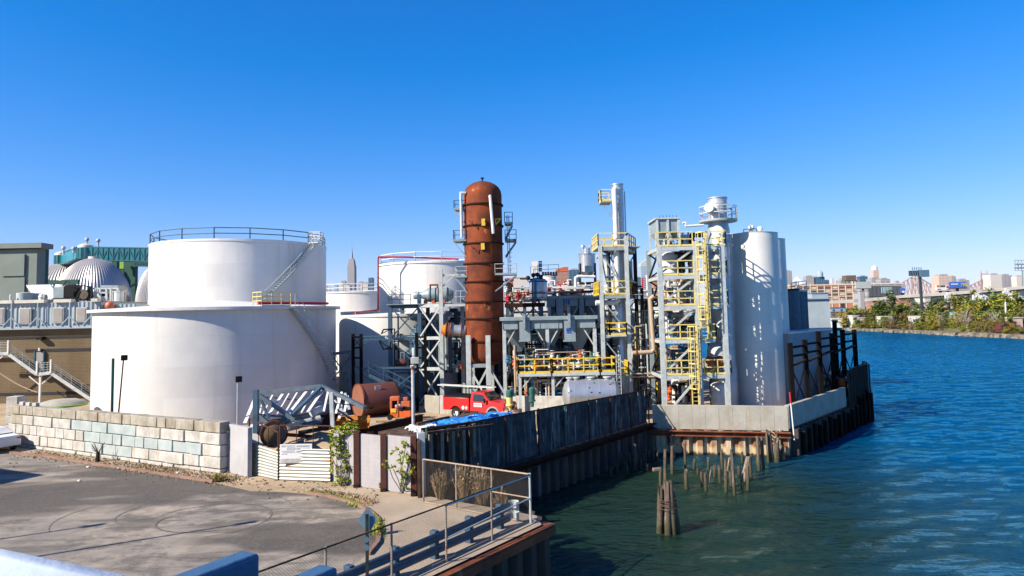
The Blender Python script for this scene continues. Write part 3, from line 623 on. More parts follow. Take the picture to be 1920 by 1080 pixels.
# ================================================================ hoppers (baghouse)
def baghouse(label,Y,x0,x1,yl,yb,chutes,ych,posts,ypost,D=3.2,mat='grey_steel'):
    t=T('dust_hopper',label,'dust collector',(X((x0+x1)/2,yb,Y),Y,Z0))
    a=at(x0,yl,Y); b=at(x1,yl,Y); zb_=zz(yb,(x0+x1)/2,Y)
    MB().box(a.x-.22,b.x+.22,Y-.2,Y+D+.2,a.z-.3,a.z).build('lid',mat,t,bevel=.02)
    MB().box(a.x,b.x,Y,Y+D,zb_,a.z-.3).build('box',mat,t)
    for c0,c1 in chutes:
        p=at(c0,ych,Y); q=at(c1,ych,Y); MB().box(p.x,q.x,Y-.12,Y+.9,p.z,a.z-.32).build('chute',mat,t,bevel=.02)
        m_=MB(); m_.box(p.x-.08,p.x-.01,Y-.16,Y+.6,p.z+.2,a.z-.34); m_.box(q.x+.01,q.x+.08,Y-.16,Y+.6,p.z+.2,a.z-.34); m_.build('chute_flange','dark_steel',t)
        MB().box((p.x+q.x)/2-.12,(p.x+q.x)/2+.06,Y-.42,Y-.2,a.z-.95,a.z+.2).build('lifting_lug','grey_steel',t)
    m_=MB(); n=5; x_=a.x
    for i in range(n+1): xx=a.x+(b.x-a.x)*i/n; m_.box(xx-.03,xx+.03,Y-.04,Y,zb_,a.z-.3)
    m_.build('stiffener',mat,t)
    for px in posts:
        for dy in (0.2,D-.1):
            p=at(px,yb,Y); MB().hsec(p.x,Y+dy,Z0,zb_,.28,.05).build('post','pale_steel',t)
    m_=MB()
    for px in posts:
        p=at(px,yb,Y)
        for s_ in (-1,1):
            if a.x-.3<p.x+s_*1.5<b.x+.3: m_.bar((p.x,Y+.2,zb_-1.6),(p.x+s_*.9,Y+.2,zb_-.05),.1)
    m_.build('knee_brace','pale_steel',t)
    # hopper pyramid below
    for i in range(3):
        xa=a.x+(b.x-a.x)*i/3+.1; xb=a.x+(b.x-a.x)*(i+1)/3-.1; mx=(xa+xb)/2
        MB().hexa([(mx-.25,Y+D/2-.25,zb_-1.9),(mx+.25,Y+D/2-.25,zb_-1.9),(mx+.25,Y+D/2+.25,zb_-1.9),(mx-.25,Y+D/2+.25,zb_-1.9)],[(xa,Y+.5,zb_-.01),(xb,Y+.5,zb_-.01),(xb,Y+D-.2,zb_-.01),(xa,Y+D-.2,zb_-.01)]).build('hopper','grey_steel',t)
    return t
h1=baghouse('grey hopper box with two long chutes, above the long yellow railing',57,942,1115,595,616,((973,995),(1057,1080)),641,(945,1026,1115),745)
h2=baghouse('grey hopper box farther back, under the raised cone tank',66,1026,1128,555,574,((1043,1057),(1086,1096)),592,(1030,1066,1124),700)
def decal(mb,x,y,Y,w,h): p=at(x,y,Y); mb.box(p.x-w/2,p.x+w/2,Y-.02,Y,p.z-h/2,p.z+h/2)
d=MB()
for dx in (-3,2): decal(d,1066.5+dx,619.5,56.86,.16,.42)
decal(d,1066,619,56.86,.3,.1); d.build('stencil_mark','text_blue',h1)
d=MB()
for dx in (-3,2): decal(d,1063+dx+2,566,65.98,.16,.42)
d.build('stencil_mark','text_blue',h2)
# ================================================================ long yellow platform
t=T('pump_platform','long steel platform with bright yellow railing in front of the hopper box','platform',(X(1050,700,54),54,Z0))
zf=zz(699,1040,54)
for xa,xb in ((972,1033),(1036,1124),(1127,1154)):
    a,b=X(xa,697,54),X(xb,697,54); MB().box(a,b,54,56.6,zf-.25,zf).build('deck','pale_steel',t)
    MB().rail([(a,56,zf),(a,54.02,zf),(b,54.02,zf),(b,56,zf)],1.07,1.35,.045,(1,.52),toe=True,sq=True).build('railing','yellow',t)
for px in (975,1037,1100,1150):
    x_=X(px,720,54.2); MB().hsec(x_,54.3,Z0,zf-.25,.22,.04).build('post','pale_steel',t)
m_=MB()
for px in (975,1037): x_=X(px,720,54.2); m_.bar((x_,54.3,zf-1.3),(x_+.95,54.3,zf-.25),.09)
m_.build('knee_brace','pale_steel',t)
t=T('ladder','thin galvanised ladder rising beside the stack base right of the yellow platform','ladder',(X(1160,730,53.6),53.6,Z0))
m_=MB(); xa,xb=X(1156,700,53.6),X(1164,700,53.6); m_.bar((xa,53.6,Z0),(xa,53.6,zf+1.3),.05); m_.bar((xb,53.6,Z0),(xb,53.6,zf+1.3),.05); m_.build('stringer','pale_steel',t)
m_=MB()
for i in range(16): m_.bar((xa,53.6,Z0+.2+i*.29),(xb,53.6,Z0+.2+i*.29),.03)
m_.build('rung','pale_steel',t)
# ================================================================ tower A : stack in frame
YA=57; t=T('stack_tower','open steel frame with yellow rails wrapped round the slim silver stack','process tower',(X(1160,700,YA+1),YA+1,Z0))
PA=[(X(1128,560,YA),YA),(X(1177,560,YA),YA),(X(1143,560,YA+4),YA+4),(X(1193,560,YA+4),YA+4)]
lev=[zz(463,1160,YA),zz(553,1160,YA),zz(627,1160,YA),zz(698,1160,YA)]
for i,(x_,y_) in enumerate(PA): MB().hsec(x_,y_,Z0,lev[0]+(.15 if i!=1 else .9),.3,.06).build('post','pale_steel' if i<2 else 'dark_steel',t)
for k,z in enumerate(lev):
    m_=MB()
    for i,j in ((0,1),(2,3),(0,2),(1,3)): m_.bar((*PA[i],z-.15),(*PA[j],z-.15),.16,.26)
    m_.build('beam','grey_steel',t)
    if k<2:
        a,b=PA[0][0],PA[3][0]; MB().box(a-.1,b-.2,YA+.1,YA+4.1,z-.02,z+.04).build('platform','grey_steel',t)
        MB().rail([(a-.15,YA+4.1,z+.04),(a-.15,YA-.1,z+.04),(PA[1][0]+.1,YA-.1,z+.04)],1.1,1.0,.04,(1,.5),toe=True,sq=True).build('railing','pale_yellow' if k==0 else 'yellow',t)
        MB().rail([(PA[1][0]+.1,YA-.1,z+.04),(b+.1,YA+4.1,z+.04),(a,YA+4.1,z+.04)],1.1,1.0,.04,(1,.5),sq=True).build('railing','yellow',t)
a,b=X(1143,627,YA-.6),X(1175,627,YA-.6); MB().box(a,b,YA-.6,YA+1,lev[2]-.15,lev[2]).build('platform','pale_steel',t)
MB().rail([(a,YA+1,lev[2]),(a,YA-.58,lev[2]),(b,YA-.58,lev[2]),(b,YA+1,lev[2])],.95,1.4,.05,(1,.5),toe=True,sq=True).build('railing','yellow',t)
a,b=X(1158,697,YA-2),X(1179,697,YA-2)
MB().rail([(a,YA-1,lev[3]),(a,YA-2,lev[3]),(b,YA-2,lev[3]),(b,YA-.2,lev[3])],1.0,.7,.045,(1,.5),toe=True,sq=True).build('railing','yellow',t)
m_=MB()
for z0_,z1_ in zip(lev,lev[1:]+[Z0]):
    m_.bar((*PA[0],z0_-.3),(PA[1][0],YA,z1_),.1); m_.bar((*PA[2],z0_-.3),(*PA[3],z1_),.1); m_.bar((*PA[3],z0_-.3),(*PA[2],z1_),.1); m_.bar((*PA[1],z0_-.3),(*PA[3],z1_),.1); m_.bar((*PA[0],z0_-.3),(*PA[2],z1_),.1)
m_.build('brace','grey_steel',t)
t=T('exhaust_stack','slim silver stack with a small yellow railed perch near its top','stack',(X(1163,600,YA+1.6),YA+1.6,Z0))
sx,sy=X(1164,560,YA+1.6),YA+1.6; zs=zz(348,1158,YA+1.6)
MB().lathe([(.66,Z0),(.66,zz(655,1165,58)),(.50,zz(640,1165,58)),(.50,zs-.01),(.55,zs),(.55,zs+.12),(.46,zs+.12),(.44,zs-.6),(.01,zs-.6)],(sx,sy,0),36).build('shell','bright_metal',t)
m_=MB()
for i in range(9): z=zs-.4-i*1.25; m_.lathe([(.49,z),(.53,z+.02),(.53,z+.08),(.49,z+.1)],(sx,sy,0),36)
m_.build('band','pale_steel',t)
m_=MB(); z=zz(378,1136,YA+1); a,b=X(1126,378,YA+1),X(1146,378,YA+1); m_.box(a,b,YA+.6,YA+2.2,z-.12,z); m_.bar((a+.1,YA+1,z-.1),(b,YA+1,z-1.3),.07); m_.build('platform','grey_steel',t)
MB().rail([(b,YA+.6,z),(a,YA+.6,z),(a,YA+2.2,z),(b,YA+2.2,z)],.95,.9,.035,(1,.5),toe=True,sq=True).build('railing','pale_yellow',t)
m_=MB(); p0=at(1152,362,YA+.6)
m_.pipe([(sx-.1,sy-.5,zs-.55),(p0.x,YA+.45,p0.z+.25),(p0.x,YA+.45,zz(563,1160,YA+.4)),(p0.x-.3,YA+.45,zz(567,1160,YA+.4)),at(1117,568,YA+.3)],.21,12); m_.build('down_pipe','white',t)
m_=MB().pipe([(p0.x+.42,YA+.6,p0.z-.6),(p0.x+.42,YA+.6,lev[0]+.1)],.1,8); m_.build('side_pipe','pale_steel',t)
m_=MB(); m_.bar((sx+.62,sy-.1,zs-.5),(sx+.62,sy-.1,lev[0]),.04); m_.bar((sx+.62,sy+.25,zs-.5),(sx+.62,sy+.25,lev[0]),.04)
for i in range(18): m_.bar((sx+.62,sy-.1,lev[0]+i*.3),(sx+.62,sy+.25,lev[0]+i*.3),.025)
m_.build('ladder','grey_steel',t)
# ================================================================ tower B
YB=52; YR=56.2; t=T('process_tower','pale steel process tower of five railed floors above the concrete flood wall','process tower',(X(1300,700,YB),YB,Z0))
xs=[X(1240,590,YB),X(1308,590,YB),X(1358,590,YB)]
L5=[zz(463,1270,YB),zz(517,1270,YB),zz(574,1275,YB),zz(637,1280,YB),zz(704,1285,YB)]
ztp=L5[0]+.1
for i,x_ in enumerate(xs):
    MB().hsec(x_,YB,Z0,ztp+(.3 if i==1 else 0),.34,.07).build('post','pale_steel',t)
    MB().hsec(x_+.02,YR,Z0,ztp,.3,.06).build('post','grey_steel',t)
for k,z in enumerate(L5):
    m_=MB(); m_.bar((xs[0],YB-.05,z-.13),(xs[1],YB-.05,z-.13),.2,.26); m_.bar((xs[0],YR,z-.13),(xs[2],YR,z-.13),.2,.26)
    for x_ in xs: m_.bar((x_,YB,z-.13),(x_,YR,z-.13),.16,.24)
    if k!=3: m_.bar((xs[1],YB-.05,z-.13),(xs[2],YB-.05,z-.13),.2,.26)
    else: m_.bar((xs[1],YB-.05,z-.13),(xs[1]+1.2,YB-.05,z-.13),.2,.26)
    m_.build('beam','pale_steel',t)
    MB().box(xs[0],xs[1],YB+.05,YB+1.4,z,z+.04).build('platform','grey_steel',t)
    MB().rail([(xs[0]-(.25 if k==0 else -.15),YB-.12,z+.04),(xs[1]-.2,YB-.12,z+.04)],1.08,1.05,.035,(1,.5),toe=True,sq=True).build('railing','pale_yellow',t)
    if k!=3:
        MB().box(xs[1]+.2,xs[2],YB+.05,YB+1.2,z,z+.04).build('platform','grey_steel',t)
        MB().rail([(xs[1]+(.9 if k<3 else .3),YB-.12,z+.04),(xs[2]+.3,YB-.12,z+.04),(xs[2]+.3,YB+1.6,z+.04)],1.08,1.0,.035,(1,.5),toe=True,sq=True).build('railing','pale_yellow',t)
    else: MB().rail([(xs[1]+.1,YB-.12,z+.04),(xs[1]+1.3,YB-.12,z+.04),(xs[1]+1.3,YB+1.6,z+.04)],1.08,.6,.035,(1,.5),toe=True,sq=True).build('railing','pale_yellow',t)
    m_=MB(); zn=L5[k+1] if k<4 else Z0
    m_.bar((xs[1]-.2,YB+.05,z-.25),(xs[0]+.2,YB+.05,zn+.3),.14); m_.build('diagonal','pale_steel',t)
    m_=MB(); m_.bar((xs[0]+.1,YR-.1,z-.25),(xs[1],YR-.1,zn),.12); m_.bar((xs[1],YR+.1,z-.25),(xs[0],YR+.1,zn),.12); m_.bar((xs[0],YB,z-.25),(xs[0],YR,zn),.12); m_.build('diagonal','dark_steel',t)
def cage(x,y,z0,z1,label,w=.5,low=None):
    t=T('caged_ladder',label,'ladder',(x,y,low or z0)); zs_=low or z0
    m_=MB(); m_.bar((x-w/2,y,zs_),(x-w/2,y,z1+1),.07); m_.bar((x+w/2,y,zs_),(x+w/2,y,z1+1),.12); m_.build('stringer','pale_yellow',t)
    m_=MB(); n=int((z1+1-zs_)/.3)
    for i in range(n): m_.bar((x-w/2,y,zs_+i*.3),(x+w/2,y,zs_+i*.3),.035)
    m_.build('rung','pale_yellow',t)
    m_=MB(); n=int((z1+1-z0)/.9)
    A_=[R(a) for a in (180,216,252,288,324,360)]
    for i in range(n+1):
        z=z0+(z1+1-z0)*i/n; pts=[(x+.42*cos(a),y+.55*sin(a)*1.2-.05,z) for a in A_]
        for a_,b_ in zip(pts,pts[1:]): m_.bar(a_,b_,.02,.09)
    for a in A_: m_.bar((x+.42*cos(a),y+.66*sin(a)-.05,z0),(x+.42*cos(a),y+.66*sin(a)-.05,z1+1),.06,.02)
    m_.build('cage','pale_yellow',t)
cage(X(1317,520,YB-.2),YB-.25,L5[2]-1.0,L5[0],'upper yellow caged ladder climbing the process tower',low=L5[3])
cage(X(1301,660,YB-.3),YB-.35,L5[4]-.9,L5[3],'lower yellow caged ladder reaching the flood wall',low=Z0)
# box on top
t=T('roof_bin','grey two panel bin standing on legs on top of the process tower','bin',(X(1252,460,YB),YB,L5[0]))
a,b=X(1232,425,YB+.3),X(1272,425,YB+.3); z1=zz(410,1252,YB); z0=zz(434,1252,YB)
MB().box(a,b,YB+.3,YB+3,z0,z1).build('body','grey_steel',t,bevel=.03)
MB().box(a-.15,b+.15,YB+.15,YB+3.15,z1,z1+.12).build('lid','pale_steel',t)
m_=MB()
for x_ in (a,(a+b)/2,b):
    m_.box(x_-.08,x_+.08,YB+.2,YB+.3,L5[0],z1); m_.box(x_-.08,x_+.08,YB+3,YB+3.1,L5[0],z1)
m_.bar(((a+b)/2,YB+.2,z0+.1),(a+.3,YB+.2,L5[0]+.1),.07); m_.bar(((a+b)/2,YB+.2,z0+.1),(b-.3,YB+.2,L5[0]+.1),.07); m_.build('leg','pale_steel',t)
for i in (0,1):
    xa=a+(b-a)*i/2; xb=a+(b-a)*(i+1)/2; mx=(xa+xb)/2
    MB().hexa([(mx-.15,YB+1.4,z0-.7),(mx+.15,YB+1.4,z0-.7),(mx+.15,YB+1.8,z0-.7),(mx-.15,YB+1.8,z0-.7)],[(xa,YB+.35,z0),(xb,YB+.35,z0),(xb,YB+2.9,z0),(xa,YB+2.9,z0)]).build('cone_bottom','grey_steel',t)
m_=MB(); 
for i in range(6): m_.bar((a+.3+i*.25,YB+.6,z1+.1),(a+.3+i*.25,YB+.6,z1+.35),.03)
m_.build('lid_fitting','dark_steel',t)
MB().pipe([at(1280,418,YB+2),at(1286,418,YB+2),at(1286,424,YB+2),at(1319,422,YB+2)],.09).build('outlet_pipe','white',t)
# vessels in the tower
def vessel(name,label,px,y,Y,r,ya,yb_,mat,group=None,legs=False,cat='vessel',bands=(),n=28,dome=.5):
    p=at(px,y,Y); za=zz(ya,px,Y); zb_=zz(yb_,px,Y); t=T(name,label,cat,(p.x,Y,zb_),group)
    pr=[(.01,zb_-r*dome*.3)]+[(r*sin(R(a)),zb_-r*dome*.3*cos(R(a))) for a in (30,60)]+[(r,zb_),(r,za-r*dome)]+[(r*cos(R(a)),za-r*dome+r*dome*sin(R(a))) for a in (20,40,60,80)]+[(.01,za)]
    MB().lathe(pr,(p.x,Y,0),n).build('shell',mat,t)
    m_=MB()
    for yy in bands: z=zz(yy,px,Y); m_.lathe([(r-.01,z-.05),(r+.05,z-.04),(r+.05,z+.04),(r-.01,z+.05)],(p.x,Y,0),n)
    if bands: m_.build('band','dark_steel',t)
    return t,p
vessel('vessel','white upright vessel behind the rail on the fourth floor of the process tower',1256,490,YB+2,.62,472,512,'white')
vessel('vessel','short pale vessel on the ground floor beside the tower right hand post',1348,735,YB+1.9,.62,716,757,'white')
vessel('vessel','blue grey small vessel in the middle of the process tower',1299,600,YB+2.3,.42,586,604,'blue_steel',bands=(602,))
t,_=vessel('vessel','tan upright drum just under the blue grey small vessel in the tower',1300,615,YB+2.4,.42,605,634,'beige_pipe')
vessel('vessel','grey inclined duct bottom, light coloured, low in the right bay of the tower',1346,675,YB+2.6,.8,640,702,'pale_steel',dome=.9)
t=T('orange_vessel_end','round orange rusty vessel end beside the right tower post','vessel',at(1356,678,YB+.9))
p=at(1350,678,YB+.9); MB().lathe([(.01,-.28),(.2,-.24),(.33,-.1),(.36,.1),(.36,1.2),(.01,1.2)],p,20,axis=(-.5,1,.05)).build('shell','orange_pale',t); MB().lathe([(.36,.0),(.44,.0),(.44,.12),(.36,.12)],p,20,axis=(-.5,1,.05)).build('flange','rust',t)
rng=random.Random(4)
def pipes(label,x0,x1,y0,y1,Y0,Y1,nv,nh,mats=('white','pale_steel','beige_pipe'),rs=(.05,.14),name='process_piping',seed=1,short=False,valves=6,vm=('green_paint','orange','rust','blue_paint','dark_steel')):
    """bundle of risers and headers filling a picture window between two depths"""
    g=random.Random(seed); Ym=(Y0+Y1)/2; t=T(name,label,'piping',(X((x0+x1)/2,y1,Ym),Ym,zz(y1,(x0+x1)/2,Ym)))
    for i in range(nv):
        Y=g.uniform(Y0,Y1); x=g.uniform(x0,x1); ya=g.uniform(y0,y0+(y1-y0)*(.75 if short else .3)); yb_=y1-g.uniform(0,(y1-y0)*.1)
        p=at(x,(y0+y1)/2,Y); za=zz(ya,x,Y); zb_=zz(yb_,x,Y); r=g.uniform(*rs); m_=MB(); k=g.random()
        top=(p.x+g.choice((-1,1))*g.uniform(.3,1.2),Y,za)
        m_.pipe([(p.x,Y,zb_),(p.x,Y,za),top] if k<.55 else [(p.x,Y,zb_),(p.x,Y,za)],r,8)
        for j in range(g.randint(0,2)):
            z=g.uniform(zb_,za); m_.lathe([(r,z),(r*1.7,z),(r*1.7,z+.06),(r,z+.06)],(p.x,Y,0),10)
        m_.build('riser',g.choice(mats),t)
    for i in range(nh):
        Y=g.uniform(Y0,Y1); y=g.uniform(y0,y1); xa=g.uniform(x0,x0+(x1-x0)*.4); xb=g.uniform(x0+(x1-x0)*.6,x1); r=g.uniform(*rs)*.8
        a=at(xa,y,Y); b=at(xb,y,Y); b.z=a.z; m_=MB(); m_.pipe([a,b,b+V((0,0,g.choice((-.6,-.9,.5))))],r,8); m_.build('header',g.choice(mats),t)
    for i in range(valves):
        Y=g.uniform(Y0,Y1); p=at(g.uniform(x0,x1),g.uniform(y0+(y1-y0)*.3,y1),Y); m_=MB(); s_=g.uniform(.12,.26)
        m_.ball(p,s_,10); m_.lathe([(s_*1.1,s_*.9),(s_*1.2,s_*.9),(s_*1.2,s_*1.1),(s_*.3,s_*1.1),(s_*.2,s_*2.2),(s_*.8,s_*2.2),(s_*.8,s_*2.35),(.01,s_*2.4)],p,12); m_.build('valve',g.choice(vm),t)
    return t
pipes('cluster of white pipes on the top floor of the process tower behind yellow rail',1243,1300,440,462,YB+.8,YR-.5,10,5,('white','white','dark_steel'),(.07,.22),seed=3,short=True)
pipes('pipes and valves on the upper middle floor of the process tower',1268,1302,470,514,YB+.9,YR-.3,10,5,('white','dark_steel','grey_steel'),seed=5)
pipes('pale risers on the third floor of the process tower',1246,1302,522,572,YB+.9,YR-.3,16,5,('white','white','pale_steel','beige_pipe'),(.06,.2),seed=6)
pipes('pale risers on the second floor of the process tower',1246,1306,582,634,YB+.9,YR-.3,16,5,('white','grey_steel','beige_pipe','blue_steel'),(.06,.18),seed=7)
pipes('pipes with green valves on the first floor of the process tower',1248,1306,645,700,YB+.9,YR-.3,16,6,('white','beige_pipe','blue_steel'),(.06,.18),seed=8)
pipes('pipes standing on the ground inside the process tower',1252,1310,712,760,YB+.9,YR-.3,16,5,('white','beige_pipe','dark_steel'),(.06,.2),seed=9,vm=('orange','orange','rust'))
pipes('small valves along the right bay floor of the process tower',1322,1362,690,703,YB+.6,YR-.3,6,3,('pale_steel','white'),(.05,.1),seed=10,short=True,valves=6,vm=('orange','yellow'))
# column B
t=T('scrubber_column','thick silver column with ring platform and round manholes, between tower and silo','process column',(X(1360,640,YR),YR,Z0))
bx,by=X(1354,590,54.9),54.9; zt1=zz(373,1346,by); zr=zz(413,1346,by)
MB().lathe([(.95,Z0),(.95,zz(690,1362,by)),(.86,zz(680,1362,by)),(.86,zr-.8),(.74,zr-.2),(.74,zt1),(.8,zt1),(.8,zt1+.08),(.6,zt1+.09),(.6,zt1-.3),(.01,zt1-.3)],(bx,by,0),44).build('shell','clad_metal',t)
m_=MB()
for i in range(6): z=zt1-.45-i*.42; m_.lathe([(.74,z),(.77,z+.01),(.77,z+.05),(.74,z+.06)],(bx,by,0),44)
for y in (520,545,580,615,650,700): z=zz(y,1360,by); m_.lathe([(.86,z),(.9,z+.01),(.9,z+.06),(.86,z+.07)],(bx,by,0),44)
m_.build('band','pale_steel',t)
MB().lathe([(.74,zr-.2),(1.45,zr-.16),(1.5,zr),(.74,zr+.02)],(bx,by,0),40).build('ring_platform','pale_steel',t)
pts=[(bx+1.45*cos(2*pi*i/14),by+1.45*sin(2*pi*i/14),zr) for i in range(14)]
MB().rail(pts,1.05,.9,.035,(1,.5),closed=True).build('ring_rail','white',t)
m_=MB(); p=at(1329,389,by-1.2); m_.lathe([(.3,.8),(.3,.06),(.36,.06),(.36,-.02),(.01,-.05)],p,24,axis=(.55,1,0)); m_.build('manhole','white',t)
m_=MB(); p=at(1345,434,by-1.35); m_.lathe([(.36,.7),(.36,.06),(.46,.06),(.46,-.02),(.01,-.06)],p,24,axis=(.2,1,0)); m_.build('manhole','white',t)
for y in (486,540):
    m_=MB(); p=at(1347,y,by-1.1); m_.lathe([(.62,1.2),(.62,.3),(.5,.1),(.25,.02),(.01,0)],p,24,axis=(.1,1,-.3)); m_.build('nozzle','pale_steel',t)
m_=MB().pipe([at(1369,392,by-.3),at(1372,392,by-.3),at(1372,412,by-.3),at(1366,416,by-.3)],.06); m_.build('side_pipe','blue_steel',t)
m_=MB(); a,b=at(1369,440,by-.4),at(1372,462,by-.4); m_.rail([at(1362,462,by-.9),at(1374,462,by-.9),at(1374,462,by)],1.0,.9,.03,(1,.5)); m_.build('perch_rail','white',t)
p=at(1354,460,by-1.3); m_=MB()
m_.pipe([(p.x,p.y,zz(445,1350,by-1.3)),(p.x,p.y,Z0+.5)],.16,10); m_.build('down_pipe','white',t)
ORD=('first','second','third','fourth','fifth','sixth','seventh','eighth','ninth','tenth','eleventh','twelfth','thirteenth','fourteenth','fifteenth','sixteenth','seventeenth','eighteenth','nineteenth','twentieth','twenty first','twenty second','twenty third','twenty fourth','twenty fifth','twenty sixth','twenty seventh','twenty eighth','twenty ninth','thirtieth','thirty first','thirty second')
# ================================================================ silos and white buildings on the corner
def silo(label,px,Y,r,yt,top=True,mat='tank_white'):
    p=at(px,600,Y); z=zz(yt,px,Y); t=T('silo',label,'silo',(p.x,Y,Z0),'tall white silos at the corner')
    MB().lathe([(r,Z0),(r,z)],(p.x,Y,0),64).build('shell',mat,t)
    MB().lathe([(r+.04,z),(r*.5,z+.14),(.01,z+.2)],(p.x,Y,0),64).build('roof','white',t)
    if top:
        m_=MB(); m_.ball((p.x-.45,Y-.9,z+.42),.26,12); m_.tube((p.x-.45,Y-.9,z),(p.x-.45,Y-.9,z+.3),.08); m_.ball((p.x+.2,Y-1,z+.28),.24,12); m_.build('vent','white',t)
        m_=MB().rail([(p.x-1.1,Y-1,z+.05),(p.x-.2,Y-1.3,z+.05)],.25,.45,.03,(1,)); m_.build('roof_rail','dark_steel',t)
        m_=MB(); xx=p.x-.75
        for s_ in (-.22,.22): m_.bar((xx+s_,Y-r-.02,Z0+2),(xx+s_,Y-r-.02,Z0+2.1),.03)
        m_.build('bracket','white',t)
    return p
s1=silo('tall white silo in front, striped by the shadow of the tower',1420,56.1,1.86,439)
s2=silo('tall white silo mostly hidden behind the front silo',1440,62,1.75,450,False)
u_=V((.653,.757)); n_=V((.757,-.653)); B0=V((18.8,48.3))
def bk(t_,inn): return B0+u_*t_-n_*inn
def rbox(mb,t0,t1,i0,i1,z0,z1):
    q=[bk(t0,i0),bk(t1,i0),bk(t1,i1),bk(t0,i1)]; mb.hexa([(p.x,p.y,z0) for p in q],[(p.x,p.y,z1) for p in q]); return mb
t=T('tank_building','low white walled building in shade behind the black dock frame','building',(*bk(15,4),Z0))
rbox(MB(),9.3,20.6,3,9,Z0,8.05).build('wall','white_render',t); rbox(MB(),9.2,20.7,2.9,9.1,8.05,8.17).build('roof_edge','white',t)
rbox(MB(),13.2,13.9,2.9,2.98,Z0+.1,4.6).build('door','grey_panel',t); 
t=T('corrugated_shed','pale blue grey corrugated shed with a roof monitor, rising behind the low white building','shed',(37.5,85,Z0))
m_=MB(); 
a=at(1507,590,85); b=at(1557,590,85); z0=Z0; z1=zz(561,1530,85); N=60
vs=[];fs=[]
for i in range(N+1):
    x_=a.x+(b.x-a.x)*i/N; y_=85+(.05 if i%2 else 0); vs+=[(x_,y_,z0),(x_,y_,z1)]
for i in range(N): fs.append((2*i,2*i+2,2*i+3,2*i+1))
m_.add(vs,fs); m_.box(a.x+.01,b.x-.01,85.06,91,z0,z1-.02); m_.build('wall','corrug',t,smooth=0)
m_=MB(); m_.box(a.x-.25,b.x+.2,84.8,91.2,z1,z1+.14); m_.build('roof','corrug',t)
c_=X(1516,556,87),X(1546,556,87); MB().box(c_[0],c_[1],86,89,z1+.14,z1+.75).build('roof_monitor','corrug',t); MB().box(c_[0]-.1,c_[1]+.1,85.9,89.1,z1+.75,z1+.85).build('monitor_roof','grey_steel',t)
MB().box(a.x,b.x,84.7,84.95,7.4,7.7).build('sill','dark_steel',t)
# ribbed bins
for i,(px,Y,yt) in enumerate(((1487,64,543),(1497,65.5,545),(1503,67,545))):
    p=at(px,590,Y); z=zz(yt,px,Y); t=T('ribbed_bin',('dark ribbed bin beside the silo edge','dark ribbed bin in the middle of three','dark ribbed bin touching the corrugated shed')[i],'bin',(p.x,Y,8.17),'ribbed bins left of the corrugated shed')
    vs=[];K=48;r=.62
    pr=MB(); prof=[(r,8.17),(r,z)]
    for h in (8.17,z):
        for k in range(K): rr_=r*(1 if k%2 else .94); vs.append((p.x+rr_*cos(2*pi*k/K),Y+rr_*sin(2*pi*k/K),h))
    pr.add(vs,[(k,(k+1)%K,K+(k+1)%K,K+k) for k in range(K)]+[tuple(range(K,2*K))]); pr.build('shell','blue_steel',t,smooth=0)
    MB().lathe([(r+.04,z-.1),(r+.05,z+.06),(.01,z+.1)],(p.x,Y,0),32).build('cap','pale_steel' if i else 'dark_steel',t)
t=T('roof_walkway','white railed walkway on top of the ribbed bins','walkway',at(1490,544,64)); m_=MB().rail([at(1484,542,63.6),at(1512,538,63.6)],.55,.7,.04,(1,.5)); m_.build('railing','white',t); m_=MB().bar(at(1484,542,63.6),at(1512,538,63.6),.2,.06); m_.build('deck','white',t)
# ================================================================ flood walls and bulkheads
def sheetpile(label,a,b,z0,z1,mat,pitch=.9,depth=.28,cap=True,capz=None,capmat='rust',waler=True,gname=None):
    a,b=V(a),V(b); d=(b-a); L=d.length; d.normalize(); nn=V((d.y,-d.x)); t=T('sheet_pile_wall',label,'bulkhead',(a.x,a.y,0))
    n=int(L/pitch); vs=[]; fs=[]; k=0; pts=[]
    for i in range(n):
        s=L*i/n; w_=L/n
        for f,o in ((0,0),(.35,0),(.5,1),(.85,1)): pts.append(a+d*(s+w_*f)+nn*(depth*o+.03))
    pts.append(b+nn*.03)
    for p in pts: vs+=[(p.x,p.y,z0),(p.x,p.y,z1)]
    for i in range(len(pts)-1): fs.append((2*i,2*i+2,2*i+3,2*i+1))
    MB().add(vs,fs).build('sheet_piles',mat,t,smooth=0)
    if waler:
        p,q=a+nn*(depth+.16),b+nn*(depth+.16); m_=MB()
        m_.bar((p.x,p.y,z1-.03),(q.x,q.y,z1-.03),.34,.05); m_.bar((p.x,p.y,z1-.34),(q.x,q.y,z1-.34),.34,.05); m_.bar((p.x-nn.x*.12,p.y-nn.y*.12,z1-.18),(q.x-nn.x*.12,q.y-nn.y*.12,z1-.18),.04,.3); m_.build('waler',capmat,t)
    return t,d,nn
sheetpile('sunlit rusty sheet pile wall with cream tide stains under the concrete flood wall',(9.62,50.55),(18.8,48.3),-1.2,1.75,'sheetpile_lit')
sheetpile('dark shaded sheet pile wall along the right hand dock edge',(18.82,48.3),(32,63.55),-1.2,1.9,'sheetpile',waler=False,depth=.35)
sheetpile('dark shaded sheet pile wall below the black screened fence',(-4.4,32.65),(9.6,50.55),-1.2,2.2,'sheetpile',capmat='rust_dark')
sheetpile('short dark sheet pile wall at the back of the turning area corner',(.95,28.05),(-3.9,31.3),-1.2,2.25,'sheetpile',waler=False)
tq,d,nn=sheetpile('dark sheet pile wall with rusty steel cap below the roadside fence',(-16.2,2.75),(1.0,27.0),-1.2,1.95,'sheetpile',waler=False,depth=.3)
m_=MB(); a=V((-16.2,2.75))+nn*.12; b=V((1.1,27.15))+nn*.12; m_.bar((a.x,a.y,2.2),(b.x,b.y,2.2),.55,.09); m_.bar((a.x+nn.x*.28,a.y+nn.y*.28,2.02),(b.x+nn.x*.28,b.y+nn.y*.28,2.02),.06,.3); m_.build('steel_cap','rust',tq)
